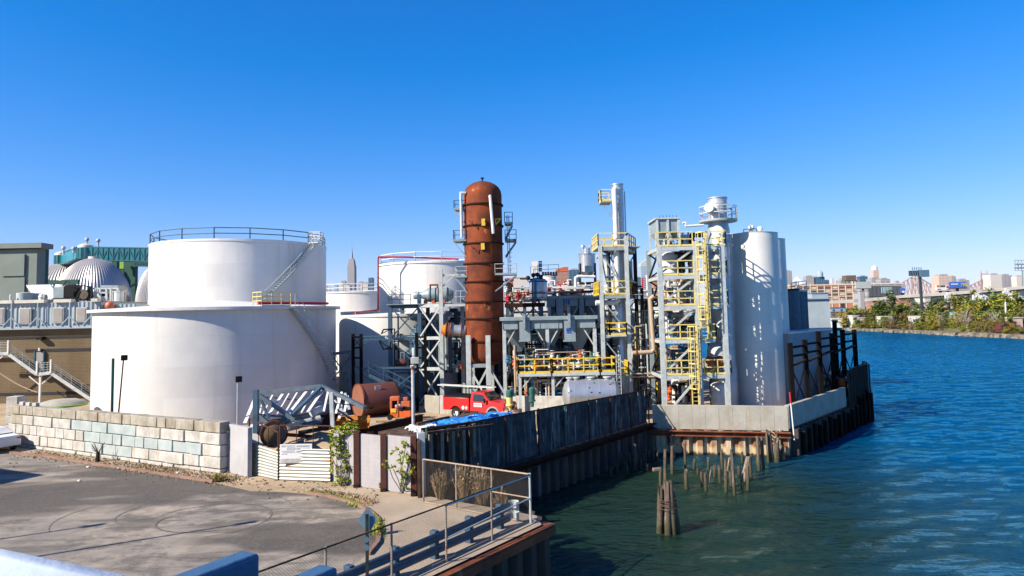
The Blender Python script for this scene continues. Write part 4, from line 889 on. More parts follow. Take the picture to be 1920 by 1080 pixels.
m_=MB(); a=V((-16.2,2.75))-nn*.34; b=V((.9,26.85))-nn*.34; m_.bar((a.x,a.y,2.31),(b.x,b.y,2.31),.36,.06); m_.build('concrete_strip','sidewalk',tq)
def wallseg(name,label,a,b,z0,z1,th,mat,pan=0.8,cat='wall'):
    a,b=V(a),V(b); d=(b-a); L=d.length; d.normalize(); nn=V((-d.y,d.x)); t=T(name,label,cat,(a.x,a.y,z0))
    q=[a,b,b+nn*th,a+nn*th]; MB().hexa([(p.x,p.y,z0) for p in q],[(p.x,p.y,z1) for p in q]).build('wall',mat,t,bevel=.02)
    if pan:
        m_=MB(); n=int(L/pan)
        for i in range(1,n): p=a+d*(L*i/n)-nn*.002; m_.bar((p.x,p.y,z0),(p.x,p.y,z1-.06),.02,.012)
        m_.build('panel_joint','concrete_stain',t)
    return t
wallseg('flood_wall','pale grey concrete flood wall facing the pilings, in the sun',(9.85,50.52),(18.75,48.33),1.76,3.45,.3,'concrete',.85)
wallseg('flood_wall','shaded concrete flood wall running along the right dock edge',(18.82,48.35),(27.6,58.5),1.92,3.5,.3,'concrete',0)
t=T('bent_pole','red and white striped marker pole at the flood wall corner','marker pole',(18.95,48.1,1.5)); p=at(1467,738,48.2)
MB().tube((18.98,48.05,1.2),(18.85,48.1,p.z),.045).build('pole','white',t); MB().tube((18.90,48.1,p.z-.9),(18.85,48.1,p.z+.1),.06).build('red_band','red',t)
# steel panels and fender piles further along the dock
t=T('dock_screen','dark steel plate screen along the far dock corner','screen',(*bk(14,0),1.9))
for k in range(4):
    rbox(MB(),13.7+k*1.55,15.15+k*1.55,-.22,-.1,1.3,4.9+k*.1).build('plate','dark_steel',t)
m_=MB()
for k in range(8): p=bk(14.1+k*.82,-.3); m_.bar((p.x,p.y,1.2),(p.x,p.y,5.0),.10)
m_.build('rib','dark_steel',t)
for k in range(16):
    p=bk(1.2+k*1.2,-.5); h=1.6+(.9 if k>11 else 0)+((k*7)%3)*.15
    t=T('fender_pile','black fender pile against the shaded dock wall, '+ORD[k]+' from the flood wall corner','fender pile',(p.x,p.y,-1.2),'fender piles along the right hand dock')
    MB().tube((p.x,p.y,-1.2),(p.x,p.y,h),.17,.15,10).build('shaft','black_steel',t); MB().tube((p.x,p.y,h),(p.x,p.y,h+.04),.17,.12,10).build('top_plate','dark_steel',t)
for k in range(4):
    p=bk(21.2+.28*k,-.4+.65*k*(-1)); p=V((32.0-.2*k,63.8+.5*k)); 
    t=T('corner_pile',ORD[k]+' of the tall weathered piles bunched at the outer dock corner','fender pile',(p.x,p.y,-1.2),'piles at the outer dock corner')
    MB().tube((p.x,p.y,-1.2),(p.x-.1,p.y,5.2-.4*k),.2,.17,10).build('shaft','timber_dark',t); MB().tube((p.x,p.y,.3),(p.x,p.y,.6),.22,n=10).build('band','rust',t)
# black steel frame along dock
t=T('dock_gantry','black steel frame of posts, rails and cross braces along the shaded dock','steel frame',(*bk(8,.9),Z0))
fp=[]
for px,yt,in_ in ((1474,643,.9),(1502,637,.9),(1528,621,.9),(1553,625,.9),(1573,618,.9),(1595,618,.9)):
    # find t where bk(t,.9) projects to px
    k=(px-960)/1300.0; b0=bk(0,.9); tt=(k*b0.y-b0.x)/(u_.x-k*u_.y); p=bk(tt,.9); fp.append((p,zz(yt,px,p.y)))
for p,z in fp: MB().bar((p.x,p.y,Z0),(p.x,p.y,z),.32,.3).build('post','black_steel',t)
r1=MB();r2=MB();r3=MB()
for (p,z),(q,z2) in zip(fp,fp[1:]):
    for dz in (.35,1.0): r1.bar((p.x,p.y,min(z,z2)-dz),(q.x,q.y,min(z,z2)-dz),.12,.16)
    zm_=min(z,z2)-1.55; r2.bar((p.x,p.y,zm_-.15),(q.x,q.y,zm_+.1),.26,.12)
    r3.bar((p.x,p.y,zm_-.2),(q.x,q.y,Z0+.3),.07); r3.bar((q.x,q.y,zm_-.1),(p.x,p.y,Z0+.3),.07)
r1.build('rail','black_steel',t); r2.build('walk_beam','rust_dark',t); r3.build('cross_brace','black_steel',t)
t=T('tall_black_post','tall black post with a thin cable rising behind the dock frame','post',(*bk(18,1.6),Z0)); p=at(1559,505,63); 
MB().bar((p.x,63,Z0),(p.x,63,zz(603,1560,63)),.3).build('shaft','black_steel',t); MB().bar((p.x,63,zz(603,1560,63)),(p.x,63,zz(600,1560,63)),.4).build('cap','rust',t)
# dock clutter
g=random.Random(9)
items=[('red','red'),('sign_white','white'),('blue_paint','blue'),('yellow','yellow'),('orange','orange'),('black','black'),('sign_white','cream'),('green_paint','green')]
GS={}
for k in range(26):
    p=bk(g.uniform(15.2,19.4),g.uniform(.6,2.6)); mt,cn=items[k%8]; h=g.uniform(.0,2.2); r=g.uniform(.18,.34)
    if k%3==0: m_=MB().lathe([(.01,0),(r*.9,0),(r,.05),(r,r*1.9),(r*.9,r*2),(.01,r*2)],(p.x,p.y,Z0+h),14); nm='drum'
    elif k%3==1: m_=MB().ball((p.x,p.y,Z0+h+r),r,14); nm='float'; m_.tube((p.x,p.y,Z0+h+r*1.9),(p.x,p.y,Z0+h+r*2.4),.04)
    else: m_=MB().cbox((p.x,p.y,Z0+h+r*.7),r*2.2,r*1.5,r*1.4,g.uniform(0,3)); nm='crate'
    o=m_.build(nm,mt,bevel=.02 if nm=='crate' else 0); GS[cn+nm]=GS.get(cn+nm,0)+1; tag(o,f'{ORD[GS[cn+nm]-1]} {cn} {nm} from the left, in the colourful gear heaped at the outer dock corner' if GS[cn+nm]>1 else f'{cn} {nm} in the colourful gear heaped at the outer dock corner',nm,'gear heaped on the dock corner')
t=T('gear_shelf','open timber shelf loaded with colourful gear at the dock corner','shelf',(*bk(18,1.6),Z0))
for h in (.95,1.75): rbox(MB(),15.2,20.6,.7,2.6,Z0+h-.1,Z0+h-.04).build('shelf_board','timber',t)
m_=MB()
for a_ in (15.3,18,20.5):
    for b_ in (.75,2.5): p=bk(a_,b_); m_.bar((p.x,p.y,Z0),(p.x,p.y,Z0+2.4),.09)
m_.build('upright','timber_dark',t)
# ================================================================ screened fence
def screen(label,a,b,za,zb_,seed,tops=(0,0)):
    g=random.Random(seed); a,b=V(a),V(b); d=b-a; L=d.length; d.normalize(); nn=V((d.y,-d.x)); t=T('screen_fence',label,'fence',(a.x,a.y,za))
    n=int(L/.12); m=10; vs=[]; fs=[]
    for i in range(n+1):
        s=L*i/n
        for j in range(m+1):
            f=j/m; z=za+(zb_+(tops[1]-tops[0])*i/n+tops[0]-za)*f
            if j==m: z-=.05*abs(sin(s*2.1))
            o=.06*sin(s*5.3+f*2)*sin(s*1.7)+.035*sin(s*13+f*5)+.02*g.uniform(-1,1)
            p=a+d*s+nn*o; vs.append((p.x,p.y,z))
    for i in range(n):
        for j in range(m): k=i*(m+1)+j; fs.append((k,k+m+1,k+m+2,k+1))
    MB().add(vs,fs).build('screen_cloth','fabric_black',t,smooth=1.2)
    k=int(L/2.6); cols=['rust_post','dark_steel','dark_steel','green_paint','dark_steel']
    for i in range(k+1):
        p=a+d*(L*i/k)+nn*.13; zt_=zb_+tops[0]+(tops[1]-tops[0])*i/k+.08; MB().tube((p.x,p.y,za-.3),(p.x,p.y,zt_),.05).build('post',cols[(i+seed)%5],t)
    p,q=a+nn*.12,b+nn*.12; MB().tube((p.x,p.y,zb_+tops[0]),(q.x,q.y,zb_+tops[1]),.035).build('top_rail','rust_dark',t)
    m_=MB()
    for i in range(int(L*1.1)):   # cream folds and torn edges
        s=g.uniform(0,L); p=a+d*s+nn*.11; z=g.uniform(za+.2,zb_-.6); h=g.uniform(.4,1.6); x2=p+d*g.uniform(-.08,.08)
        m_.bar((p.x,p.y,z),(x2.x,x2.y,min(z+h,zb_-.1)),.03,.02)
    m_.build('frayed_edge','concrete_cream',t)
    m_=MB().bar((a.x+nn.x*.3,a.y+nn.y*.3,za-.05),(b.x+nn.x*.3,b.y+nn.y*.3,za-.05),.16,.08); m_.build('ledge','timber_dark',t)
    return t
screen('long black screened fence on the rusty bulkhead, running to the flood wall',(1.22,39.8),(9.45,50.35),2.25,4.7,2,(.05,-.15))
screen('black screened fence stretch nearest the white masonry wall, below the blue tarpaulins',(-4.25,32.85),(1.2,39.75),2.25,4.75,3,(0.12,.0))
# blue tarp on planked bin behind it
t=T('planked_bin','dark vertical plank bin behind the black screen fence','bin',(-3,36,Z0)); m_=MB(); g=random.Random(5)
a,b=V((-4.45,33.1)),V((.3,39.2)); d=(b-a).normalized(); nn=V((-d.y,d.x))
bx_=[MB(),MB()]
for i in range(26):
    p=a+d*(i*.255)-nn*(.62 if i<13 and i%3!=1 else 0); bx_[i%3==0].cbox((p.x,p.y,3.95 if i<13 else 3.4),.22,.07,(1.6 if i<13 else 2.2)+g.uniform(-.06,.1),math.atan2(d.y,d.x))
bx_[0].build('planks','timber_dark',t); bx_[1].build('pale_planks','timber',t)
q=[a+nn*.15,b+nn*.15,b+nn*3.4,a+nn*3.0]; MB().hexa([(p.x,p.y,Z0) for p in q],[(p.x,p.y,4.5) for p in q]).build('fill','timber_dark',t)
def cloth(name,label,cx,cy,sx,sy,rot,z,seed,mat='tarp_blue',amp=.12):
    g=random.Random(seed); N=26; vs=[];fs=[]; ph=[g.uniform(0,6) for _ in range(6)]
    for i in range(N+1):
        for j in range(N+1):
            u=(i/N-.5)*sx*(1+.12*sin(j*.7+ph[0])); v=(j/N-.5)*sy*(1+.15*sin(i*.8+ph[1]))
            h=amp*(sin(u*3+ph[2])*sin(v*4+ph[3])+.6*sin(u*7+v*5+ph[4]))+amp*.3*g.uniform(-1,1)
            e=max(abs(i/N-.5),abs(j/N-.5)); h-=max(0,e-.42)*1.2
            vs.append((cx+u*cos(rot)-v*sin(rot),cy+u*sin(rot)+v*cos(rot),z+amp+h))
    for i in range(N):
        for j in range(N): k=i*(N+1)+j; fs.append((k,k+N+1,k+N+2,k+1))
    return tag(MB().add(vs,fs).build(name,mat,smooth=.9),label,'tarpaulin')
p=at(840,792,38); ra=math.atan2(d.y,d.x)
cloth('tarpaulin','larger crumpled blue tarpaulin spread over the planked bin',-2.9,37.2,4.2,1.4,ra,4.53,1)
cloth('tarpaulin','crumpled blue tarpaulin nearest the fence top over the planks',-2.5,36.0,3.8,.9,ra,4.54,2)
cloth('tarpaulin','small blue tarpaulin corner farther right on the planked bin',-1.0,38.9,2.2,.9,ra,4.53,4)
cloth('tarpaulin','pale grey plastic sheet beside the blue tarpaulins',-4.6,35.2,1.5,.9,ra,4.52,7,'sign_white')
for k,(xa,ya,xb,yb_) in enumerate(((782,795,842,782),(790,805,900,790),(800,812,925,797))):
    o=MB().bar(Z(gd(xa,ya,4.85).to_3d() if 0 else gd(xa,ya,4.8),4.8),Z(gd(xb,yb_,4.8),4.8),.12,.12).build('timber_beam','timber_dark'); tag(o,('dark beam lying behind the tarpaulins','dark beam lying across the middle of the tarpaulins','dark beam holding down the nearest tarpaulin')[k],'beam','beams on the tarpaulins')
# ================================================================ dike wall, yard objects
A1,A2=gd(828,772,Z0),gd(1060,789,Z0)
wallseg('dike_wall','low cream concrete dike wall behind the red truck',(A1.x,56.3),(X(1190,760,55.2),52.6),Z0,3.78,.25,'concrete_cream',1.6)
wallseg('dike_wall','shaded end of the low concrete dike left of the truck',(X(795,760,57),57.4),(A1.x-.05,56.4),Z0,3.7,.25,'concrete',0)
# silver horizontal tank
t=T('silver_tank','silver horizontal tank with dished ends behind the black screened fence','storage tank',(X(1108,750,51),51,Z0))
c=at(1054,733,51); L=X(1163,733,51)-c.x; c.z=4.2; r_=1.12; ax=V((1,.0,0))
MB().lathe([(.01,0),(r_*.45,.06),(r_*.8,.2),(r_,.45),(r_,L-.45),(r_*.8,L-.2),(r_*.45,L-.06),(.01,L)],c,48,axis=ax).build('shell','bright_metal',t)
m_=MB()
for f in (.2,.42,.62,.82): m_.lathe([(r_,L*f),(r_+.012,L*f),(r_+.012,L*f+.04),(r_,L*f+.04)],c,48,axis=ax)
m_.build('seam_band','grey_steel',t)
for f in (.14,.24,.5,.78):
    m_=MB().lathe([(.2,r_-.1),(.2,r_+.1),(.3,r_+.1),(.3,r_+.18),(.01,r_+.2)],c+V((L*f,0,0)),18); m_.build('manhole','pale_steel',t)
m_=MB()
for f in (.25,.75): m_.box(c.x+L*f-.15,c.x+L*f+.15,50.3,51.7,Z0,3.4)
m_.build('saddle','concrete',t)
m_=MB()
g=random.Random(3)
for k in range(9):
    a_=R(g.uniform(100,175)); f=g.uniform(.08,.92)*L; p=c+V((f,-sin(a_-R(90))*0,0)); yy=-(r_+.004)*cos(a_-pi/2); z_=(r_+.004)*sin(pi-a_)
    ang_=R(g.uniform(96,178)); p=c+V((f,(r_+.006)*cos(ang_),(r_+.006)*sin(ang_))); m_.cbox(p,g.uniform(.05,.2),.03,g.uniform(.03,.1),0)
m_.build('rust_mark','rust_dark',t)
# mixing vat with motor
def mixer(label,px,y,Y,r,zt_,motor=True,vat=True):
    p=at(px,y,Y); t=T('mixer',label,'mixer',(p.x,Y,Z0))
    if vat:
        MB().lathe([(r,Z0),(r,zt_-.15),(r+.06,zt_-.15),(r+.06,zt_-.05),(r*.6,zt_+.12),(.01,zt_+.16)],(p.x,Y,0),36).build('vat','beige_pipe',t)
        m_=MB()
        for k in range(7): a_=k*.9; m_.bar((p.x+r*.7*cos(a_),Y+r*.7*sin(a_),zt_),(p.x+r*.75*cos(a_),Y+r*.75*sin(a_),zt_+.3),.08)
        m_.build('clamp','rust',t)
    m_=MB().lathe([(.12,zt_),(.15,zt_+.4),(.26,zt_+.4),(.26,zt_+.5),(.2,zt_+.52),(.22,zt_+.95)],(p.x,Y,0),20); m_.build('gearbox','pale_yellow' if vat else 'green_paint',t)
    m_=MB().lathe([(.2,zt_+.95),(.22,zt_+1.0),(.22,zt_+1.35),(.14,zt_+1.43),(.01,zt_+1.45)],(p.x,Y,0),20); m_.box(p.x+.18,p.x+.4,Y-.1,Y+.1,zt_+1.0,zt_+1.22); m_.build('motor','green_paint',t)
mixer('steel vat with yellow and green mixer motor in front of the truck',956,775,45.5,.62,3.85)
mixer('green vertical pump motor standing alone on the cream dike wall',998,765,51.5,.4,3.35,vat=False)
wallseg('side_wall','dark plank side wall behind the right end of the white masonry wall',(-4.15,30.75),(-4.4,32.8),Z0,4.7,.15,'timber_dark',0)
pipes('jumble of small pipes and valves under the long yellow railing',985,1120,706,752,54.6,56.2,16,9,('beige_pipe','white','blue_paint','pale_steel'),(.04,.09),seed=21,valves=22,vm=('green_paint','blue_paint','orange','sign_white','beige_pipe'))
pipes('valves and fittings crowding the deck behind the long yellow railing',985,1125,655,694,54.7,56.5,22,10,('pale_steel','white','dark_steel','beige_pipe'),(.03,.09),seed=22,short=True,valves=34,vm=('green_paint','white','orange','sign_white','beige_pipe'))
pipes('dark risers and ducts in the shade beneath the front hopper box',950,1120,618,690,58,61.5,22,8,('dark_steel','blue_steel','dark_steel','grey_steel'),(.08,.3),seed=23,valves=3)
pipes('pipes and valves behind the slim stack frame base',1130,1180,640,735,58,61,14,8,('pale_steel','dark_steel','beige_pipe'),(.05,.15),seed=24,valves=8)
pipes('pipes inside the upper slim stack frame',1136,1186,468,552,58.5,61,10,3,('pale_steel','blue_steel','white'),(.05,.2),seed=25,valves=2)
pipes('small pipes on the second platform of the slim stack frame',1178,1194,535,552,58,60.5,6,3,('dark_steel','rust'),(.06,.14),seed=26,valves=6)
pipes('grey pipe work between the frame posts and the rust column',832,874,580,700,61.5,66,10,10,('dark_steel','blue_steel','grey_steel'),(.07,.25),seed=27,valves=4)
pipes('pipes on the dark deck right of the rust column with red fittings',948,1018,545,566,64,67,9,6,('white','beige_pipe','white'),(.06,.14),seed=28,valves=14,vm=('red','rust','red','beige_pipe'))
pipes('red and white fittings on the far roof beside the raised cone tank',1040,1125,525,553,72,75,8,6,('white','white','dark_steel'),(.06,.16),seed=29,valves=14,vm=('red','black','sign_white'))
pipes('dim pipe racks filling the gap between the two towers',1190,1240,560,745,62,68,16,16,('dark_steel','dark_steel','blue_steel','pale_steel'),(.08,.24),seed=30,valves=6)
pipes('forest of slim columns and conduits filling the dark gap behind the yellow platform',945,1190,620,745,62,66,30,12,('pale_steel','grey_steel','blue_steel','white'),(.035,.09),seed=51,valves=18)
pipes('knot of small pipes and gauges on the middle roof beside the cone tank',950,1120,538,556,69,72,18,8,('white','pale_steel','beige_pipe','dark_steel'),(.04,.12),seed=52,short=True,valves=16,vm=('dark_steel','red','grey_steel','sign_white'))
pipes('pipes and platforms seen between the two yellow railed towers',1188,1238,575,740,57,61,14,12,('pale_steel','grey_steel','yellow','beige_pipe'),(.03,.08),seed=53,valves=14)
t=T('rear_gantry','pale steel frame grid standing behind the hopper boxes','steel frame',(X(1080,700,67),67,Z0))
for k in range(7):
    a=at(955+k*44,556,67); MB().hsec(a.x,67,Z0,a.z,.22,.04).build('post','grey_steel',t)
m_=MB()
for y in (560,585,612,640,668,700): m_.bar(at(955,y+1,67),at(1219,y-4,67),.12,.2)
for k in range(6): m_.bar(at(955+k*44,612,67),at(999+k*44,668,67),.09); m_.bar(at(955+k*44,668,67),at(999+k*44,612,67),.09)
m_.build('beam','grey_steel',t)
pipes('pipes behind the hopper legs near the ground',950,1050,700,760,60,63,14,6,('dark_steel','blue_steel'),(.1,.3),seed=31,valves=2)
pipes('tall thin risers and conduits in front of the dark hall',950,1235,590,700,66,69,34,14,('pale_steel','white','blue_steel','beige_pipe','dark_steel'),(.04,.12),seed=41,valves=16)
pipes('rooftop pipes and small vents over the rear hopper box',1022,1125,535,556,67,70,14,8,('white','pale_steel','dark_steel'),(.05,.14),seed=42,short=True,valves=12,vm=('dark_steel','red','grey_steel'))
pipes('thin pipes hugging the back of the blue frame',733,830,580,700,64,66,16,8,('blue_steel','dark_steel','grey_steel'),(.04,.12),seed=43,valves=5)
pipes('pale pipes climbing behind the cream dike wall',950,1050,640,745,55.5,57,9,5,('pale_steel','beige_pipe','dark_steel'),(.04,.1),seed=44,valves=10,vm=('green_paint','blue_paint','orange','beige_pipe'))
# large dark equipment behind to close the view
t=T('equipment_hall','dark open sided equipment hall in the middle of the plant','building',(X(1000,650,70),70,Z0))
a,b=X(836,650,69),X(1236,650,69); MB().box(a,b,70,74,Z0,zz(632,1000,70)).build('wall','dark_steel',t); MB().box(a,b,69.6,74.5,zz(632,1000,70),zz(632,1000,70)+.2).build('roof','grey_steel',t)
for k in range(9): x_=a+(b-a)*k/8; MB().hsec(x_,69.2,Z0,zz(640,1000,69.2),.3).build('column','blue_steel',t)
g=random.Random(12)
t=T('mezzanine','dark steel mezzanine deck beside the rust column','platform',(X(980,600,64),64,Z0))
a,b=X(946,568,64),X(1022,568,64); z=zz(568,985,64)
MB().box(a,b,64,68,z-.35,z).build('deck','rust_dark',t)
for x_ in (a+.3,(a+b)/2,b-.3):
    for y_ in (64.2,67.8): MB().hsec(x_,y_,Z0,z-.35,.25).build('post','blue_steel',t)
m_=MB()
for x_,s_ in ((a+.3,1),((a+b)/2,1),((a+b)/2,-1),(b-.3,-1)): m_.bar((x_,64.2,z-1.4),(x_+s_*.9,64.2,z-.35),.12)
m_.build('knee_brace','blue_steel',t); MB().rail([(a,64.05,z),(b,64.05,z)],1.0,.9,.025,(1,.5)).build('railing','dark_steel',t)
t,p=vessel('vessel','dark upright vessel with silver highlight and black valves on top, right of the rust column',1009,535,65,.85,520,560,'bright_metal',bands=(528,550))
m_=MB()
for x,y in ((990,521),(1000,516),(1008,515),(1014,519)): m_.ball(at(x,y,64.5),.22,10); m_.bar(at(x,y,64.5),at(x,y+7,64.5),.1)
m_.bar(at(975,523,64.5),at(1012,524,64.5),.12); m_.build('valve','dark_steel',t)
m_=MB(); 
for px in (998,1003): m_.bar(at(px,525,64),at(px+1,565,64),.14)
m_.build('support_post','blue_steel',t)
t,_=vessel('storage_tank','light grey small tank with railed roof left of the brick apartment tower',1027,535,80,1.05,514,562,'tank_white',bands=(517,),cat='storage tank')
m_=MB().rail([at(1008,514,79),at(1048,512,79)],1.0,1,.03,(1,.5)); m_.build('roof_rail','dark_steel',t)
for k in range(6): p=at(1018+k*5,513,79.5); MB().cbox(p,.25,.25,.4).build('roof_fitting','dark_steel',t)
t=T('vent_unit','white panel unit with black louvres above the small grey tank','vent unit',at(1004,512,80)); a,b=at(998,512,80),at(1008,490,80); MB().box(a.x,b.x,80,81,a.z,b.z).build('panel','white',t)
m_=MB(); 
for k in range(5): p=at(1013,491+k*4.2,80.2); m_.cbox(p,.4,.5,.16)
m_.build('louvre','dark_steel',t); MB().rail([at(995,515,79.8),at(1012,515,79.8)],.9,.6,.025,(1,)).build('base_rail','dark_steel',t)
# raised cone tank
Y=73; p=at(1101,500,Y); t=T('cone_tank','raised silver tank with cone bottom and twin vents between hopper and slim stack','silo',(p.x,Y,zz(555,1101,Y)))
r=.86; z1=zz(477,1101,Y); z2=zz(510,1101,Y); z3=zz(521,1101,Y)
MB().lathe([(.2,z3),(r,z2),(r,z1),(r+.06,z1),(r+.06,z1+.06),(.4,z1+.16),(.4,z1+.62),(.01,z1+.64)],(p.x,Y,0),36).build('shell','bright_metal',t)
m_=MB()
for s_ in (-.28,.28): m_.tube((p.x+s_,Y,z1+.6),(p.x+s_,Y,z1+.8),.12); m_.tube((p.x+s_,Y,z1+.82),(p.x+s_*1.9,Y-.3,z1+.86),.15)
m_.build('vent','bright_metal',t)
m_=MB()
for s_ in (-.8,.8):
    for u in (-.5,.5): m_.bar((p.x+s_,Y+u,zz(552,1101,Y)),(p.x+s_,Y+u,z2+.9),.14)
m_.bar((p.x-.8,Y-.5,z3-.6),(p.x+.8,Y-.5,z3-.6),.16,.3); m_.build('leg','dark_steel',t)
MB().rail([(p.x-1,Y-.9,z1-.05),(p.x+1,Y-.9,z1-.05)],.7,.5,.02,(1,.5)).build('roof_rail','pale_steel',t)
MB().cbox((p.x,Y-r-.15,z2+.25),.7,.2,.7).build('hatch','blue_steel',t)
MB().pipe([at(1079,545,68),at(1079,521,68),at(1084,518,68),at(1116,519,68)],.14,10).build('overhead_pipe','white',t)
# loop pipe between towers
t=T('loop_pipe','pinkish white pipe loop dropping between the two towers','pipe',at(1225,600,55)); MB().pipe([at(1262,557,54.5),at(1225,556,54.5),at(1219,561,54.5),at(1226,655,54.5),at(1222,660,54.5),at(1186,662,54.5)],.17,12).build('pipe','beige_pipe',t); MB().lathe([(.17,0),(.26,0),(.26,.08),(.17,.08)],at(1192,662,54.5),14,axis=(1,0,0)).build('flange','rust',t)
t=T('pipe_rack','dark pipe rack with pale rungs between the two towers','pipe rack',(X(1212,700,60),60,Z0))
for px in (1203,1222): a=at(px,540,60); MB().bar((a.x,60,Z0),(a.x,60,a.z),.24).build('post','dark_steel',t)
m_=MB()
for y in (596,609,620,650,674,697,722): m_.bar(at(1200,y,60),at(1222,y,60),.1,.14)
m_.build('rung','pale_steel',t)
m_=MB()
for y in (701,707): m_.pipe([at(1185,y,56),at(1246,y-1,56)],.06)
for y in (612,636): m_.pipe([at(1190,y+3,58),at(1192,y,58),at(1242,y-1,58)],.06)
m_.build('conduit','beige_pipe',t)
t=T('red_lattice_mast','red lattice mast between the two towers far behind','mast',(X(1209,560,110),110,Z0)); m_=MB()
for s_ in (-.4,.4): m_.bar((X(1209,530,110)+s_,110,Z0),(X(1209,530,110)+s_,110,zz(521,1209,110)),.2)
m_.build('leg','red',t); m_=MB()
for k in range(12): z=zz(521+k*4,1209,110); m_.bar((X(1209,530,110)-.4,110,z),(X(1209,530,110)+.4,110,z-.3),.12)
m_.build('lattice','red',t)
t=T('far_vent_post','white post with cap between the towers, by the red mast','post',(X(1216,560,100),100,Z0)); MB().tube((X(1216,540,100),100,Z0),(X(1216,540,100),100,zz(518,1216,100)),.3).build('shaft','white',t); MB().tube((X(1216,540,100),100,zz(518,1216,100)),(X(1216,540,100),100,zz(516,1216,100)),.36).build('cap','white',t)
for k,(xa,xb,ya,yb_,Y,mm,lb) in enumerate(((1196,1245,541,548,95,'white','long white railed walkway between the towers in the background'),(948,962,520,548,90,'orange_pale','orange shipping container behind the rust column'),(963,990,517,548,120,'b_pale','cream building behind the valves right of the rust column'),(1198,1240,556,575,85,'white','white shed low between the two towers'))):
    a,b=at(xa,yb_,Y),at(xb,ya,Y); t=T(('walkway','container','background_building','shed')[k],lb,('walkway','container','building','shed')[k],(a.x,Y,Z0)); MB().box(a.x,b.x,Y,Y+4,a.z if k==0 else Z0,b.z-.3).build('body',mm,t); MB().box(a.x-.1,b.x+.1,Y-.1,Y+4.1,b.z-.3,b.z-.1).build('top',mm,t)
# ================================================================ scrap yard by the gate
t=T('brown_tank','large brown horizontal tank lying on the ground beside the orange machine','storage tank',(X(690,770,56),56,Z0))
e=V((.83,.56,0)).normalized(); c=at(671,748,55.5); c.z=Z0+1.28; L=3.3
MB().lathe([(1.27,0),(1.29,.03),(1.29,L-.35),(1.1,L-.1),(.6,L),(.01,L+.03)],c,48,axis=e).build('shell','tank_brown',t)
MB().lathe([(.01,-.03),(1.0,-.01),(1.27,.0)],c,48,axis=e).build('end_plate','tank_end',t)
MB().lathe([(1.27,-.03),(1.34,-.03),(1.34,.1),(1.29,.12)],c,48,axis=e).build('rim','rust',t)
nf=V((e.y,-e.x,0)); p=c+e*1.3+nf*.95+V((0,0,.9)); MB().cbox(p,.5,.06,.5,math.atan2(e.y,e.x)).build('label_plate','concrete_cream',t)
m_=MB().lathe([(.0,.02),(.22,.02),(.22,-.05)],c+e*.6+nf*1.22+V((0,0,-.35)),16,axis=-nf); m_.build('opening','black',t)
m_=MB(); 
for f in (.5,2.4): q=c+e*f; m_.cbox((q.x,q.y,Z0+.1),.3,1.8,.2,math.atan2(e.y,e.x))
m_.build('chock','timber',t)
t=T('orange_machine','orange compressor engine on a skid right of the brown tank','machine',(X(750,785,53.3),53.3,Z0)); Y=53.3
p=lambda x,y,dy=0:at(x,y,Y+dy)
def pb(x0,x1,y0,y1,d0,d1,mat,nm,bv=.03):
    a,b=at(x0,y1,Y+d0),at(x1,y0,Y+d0); return MB().box(a.x,b.x,Y+d0,Y+d1,a.z,b.z).build(nm,mat,t,bevel=bv)
pb(731,748,744,752,0,.7,'orange_pale','hood'); pb(731,735,752,768,0,.7,'orange_pale','side_frame'); pb(745,748,752,768,0,.7,'orange_pale','side_frame'); pb(735,745,752,765,.3,.7,'black','radiator')
pb(732,747,766,784,-.05,.75,'orange','base_tank'); pb(733,743,767,774,-.1,-.06,'yellow','tool_box'); pb(747,770,770,783,0,.7,'orange','skid'); pb(752,768,752,764,.1,.6,'orange_pale','engine_block'); pb(756,764,745,752,.2,.5,'orange_pale','air_filter')
m_=MB().lathe([(.01,0),(.24,.02),(.24,.3),(.01,.32)],p(760,768),16,axis=(0,1,0)); m_.build('pulley','black',t); m_=MB().ball(p(744,762,-.1),.16,10); m_.ball(p(750,760,-.1),.12,10); m_.build('cylinder_head','chrome',t)
m_=MB().lathe([(.01,0),(.2,0),(.2,.22),(.01,.22)],p(731,783,-.3),16,axis=(0,1,0)); m_.build('wheel','rubber',t)
# bent plate troughs
t=T('rust_trough','cut open half shell of bright orange rusty steel in the scrap heap','scrap',(X(660,790,43),43,Z0))
def half(c,e,r,L,a0,a1,mat,nm,th=.05): 
    MB().lathe([(r,0),(r,L),(r-th,L),(r-th,0),(r,0)],c,24,axis=e,a0=R(a0),a1=R(a1)).build(nm,mat,t)
c=at(628,775,42.5); half(c,V((1,.12,0)),1.0,2.0,200,340,'rust_bright','plate'); c=at(655,782,42); c.z=Z0+1.15; half(c,V((1,.18,0)),1.1,1.4,195,330,'rust_bright','plate')
MB().lathe([(.01,0),(1.0,0),(1.0,.04),(.01,.04)],at(612,776,42.4),30,axis=(1,-.5,0),a0=R(180),a1=R(360)).build('end_disc','rust_dark',t)
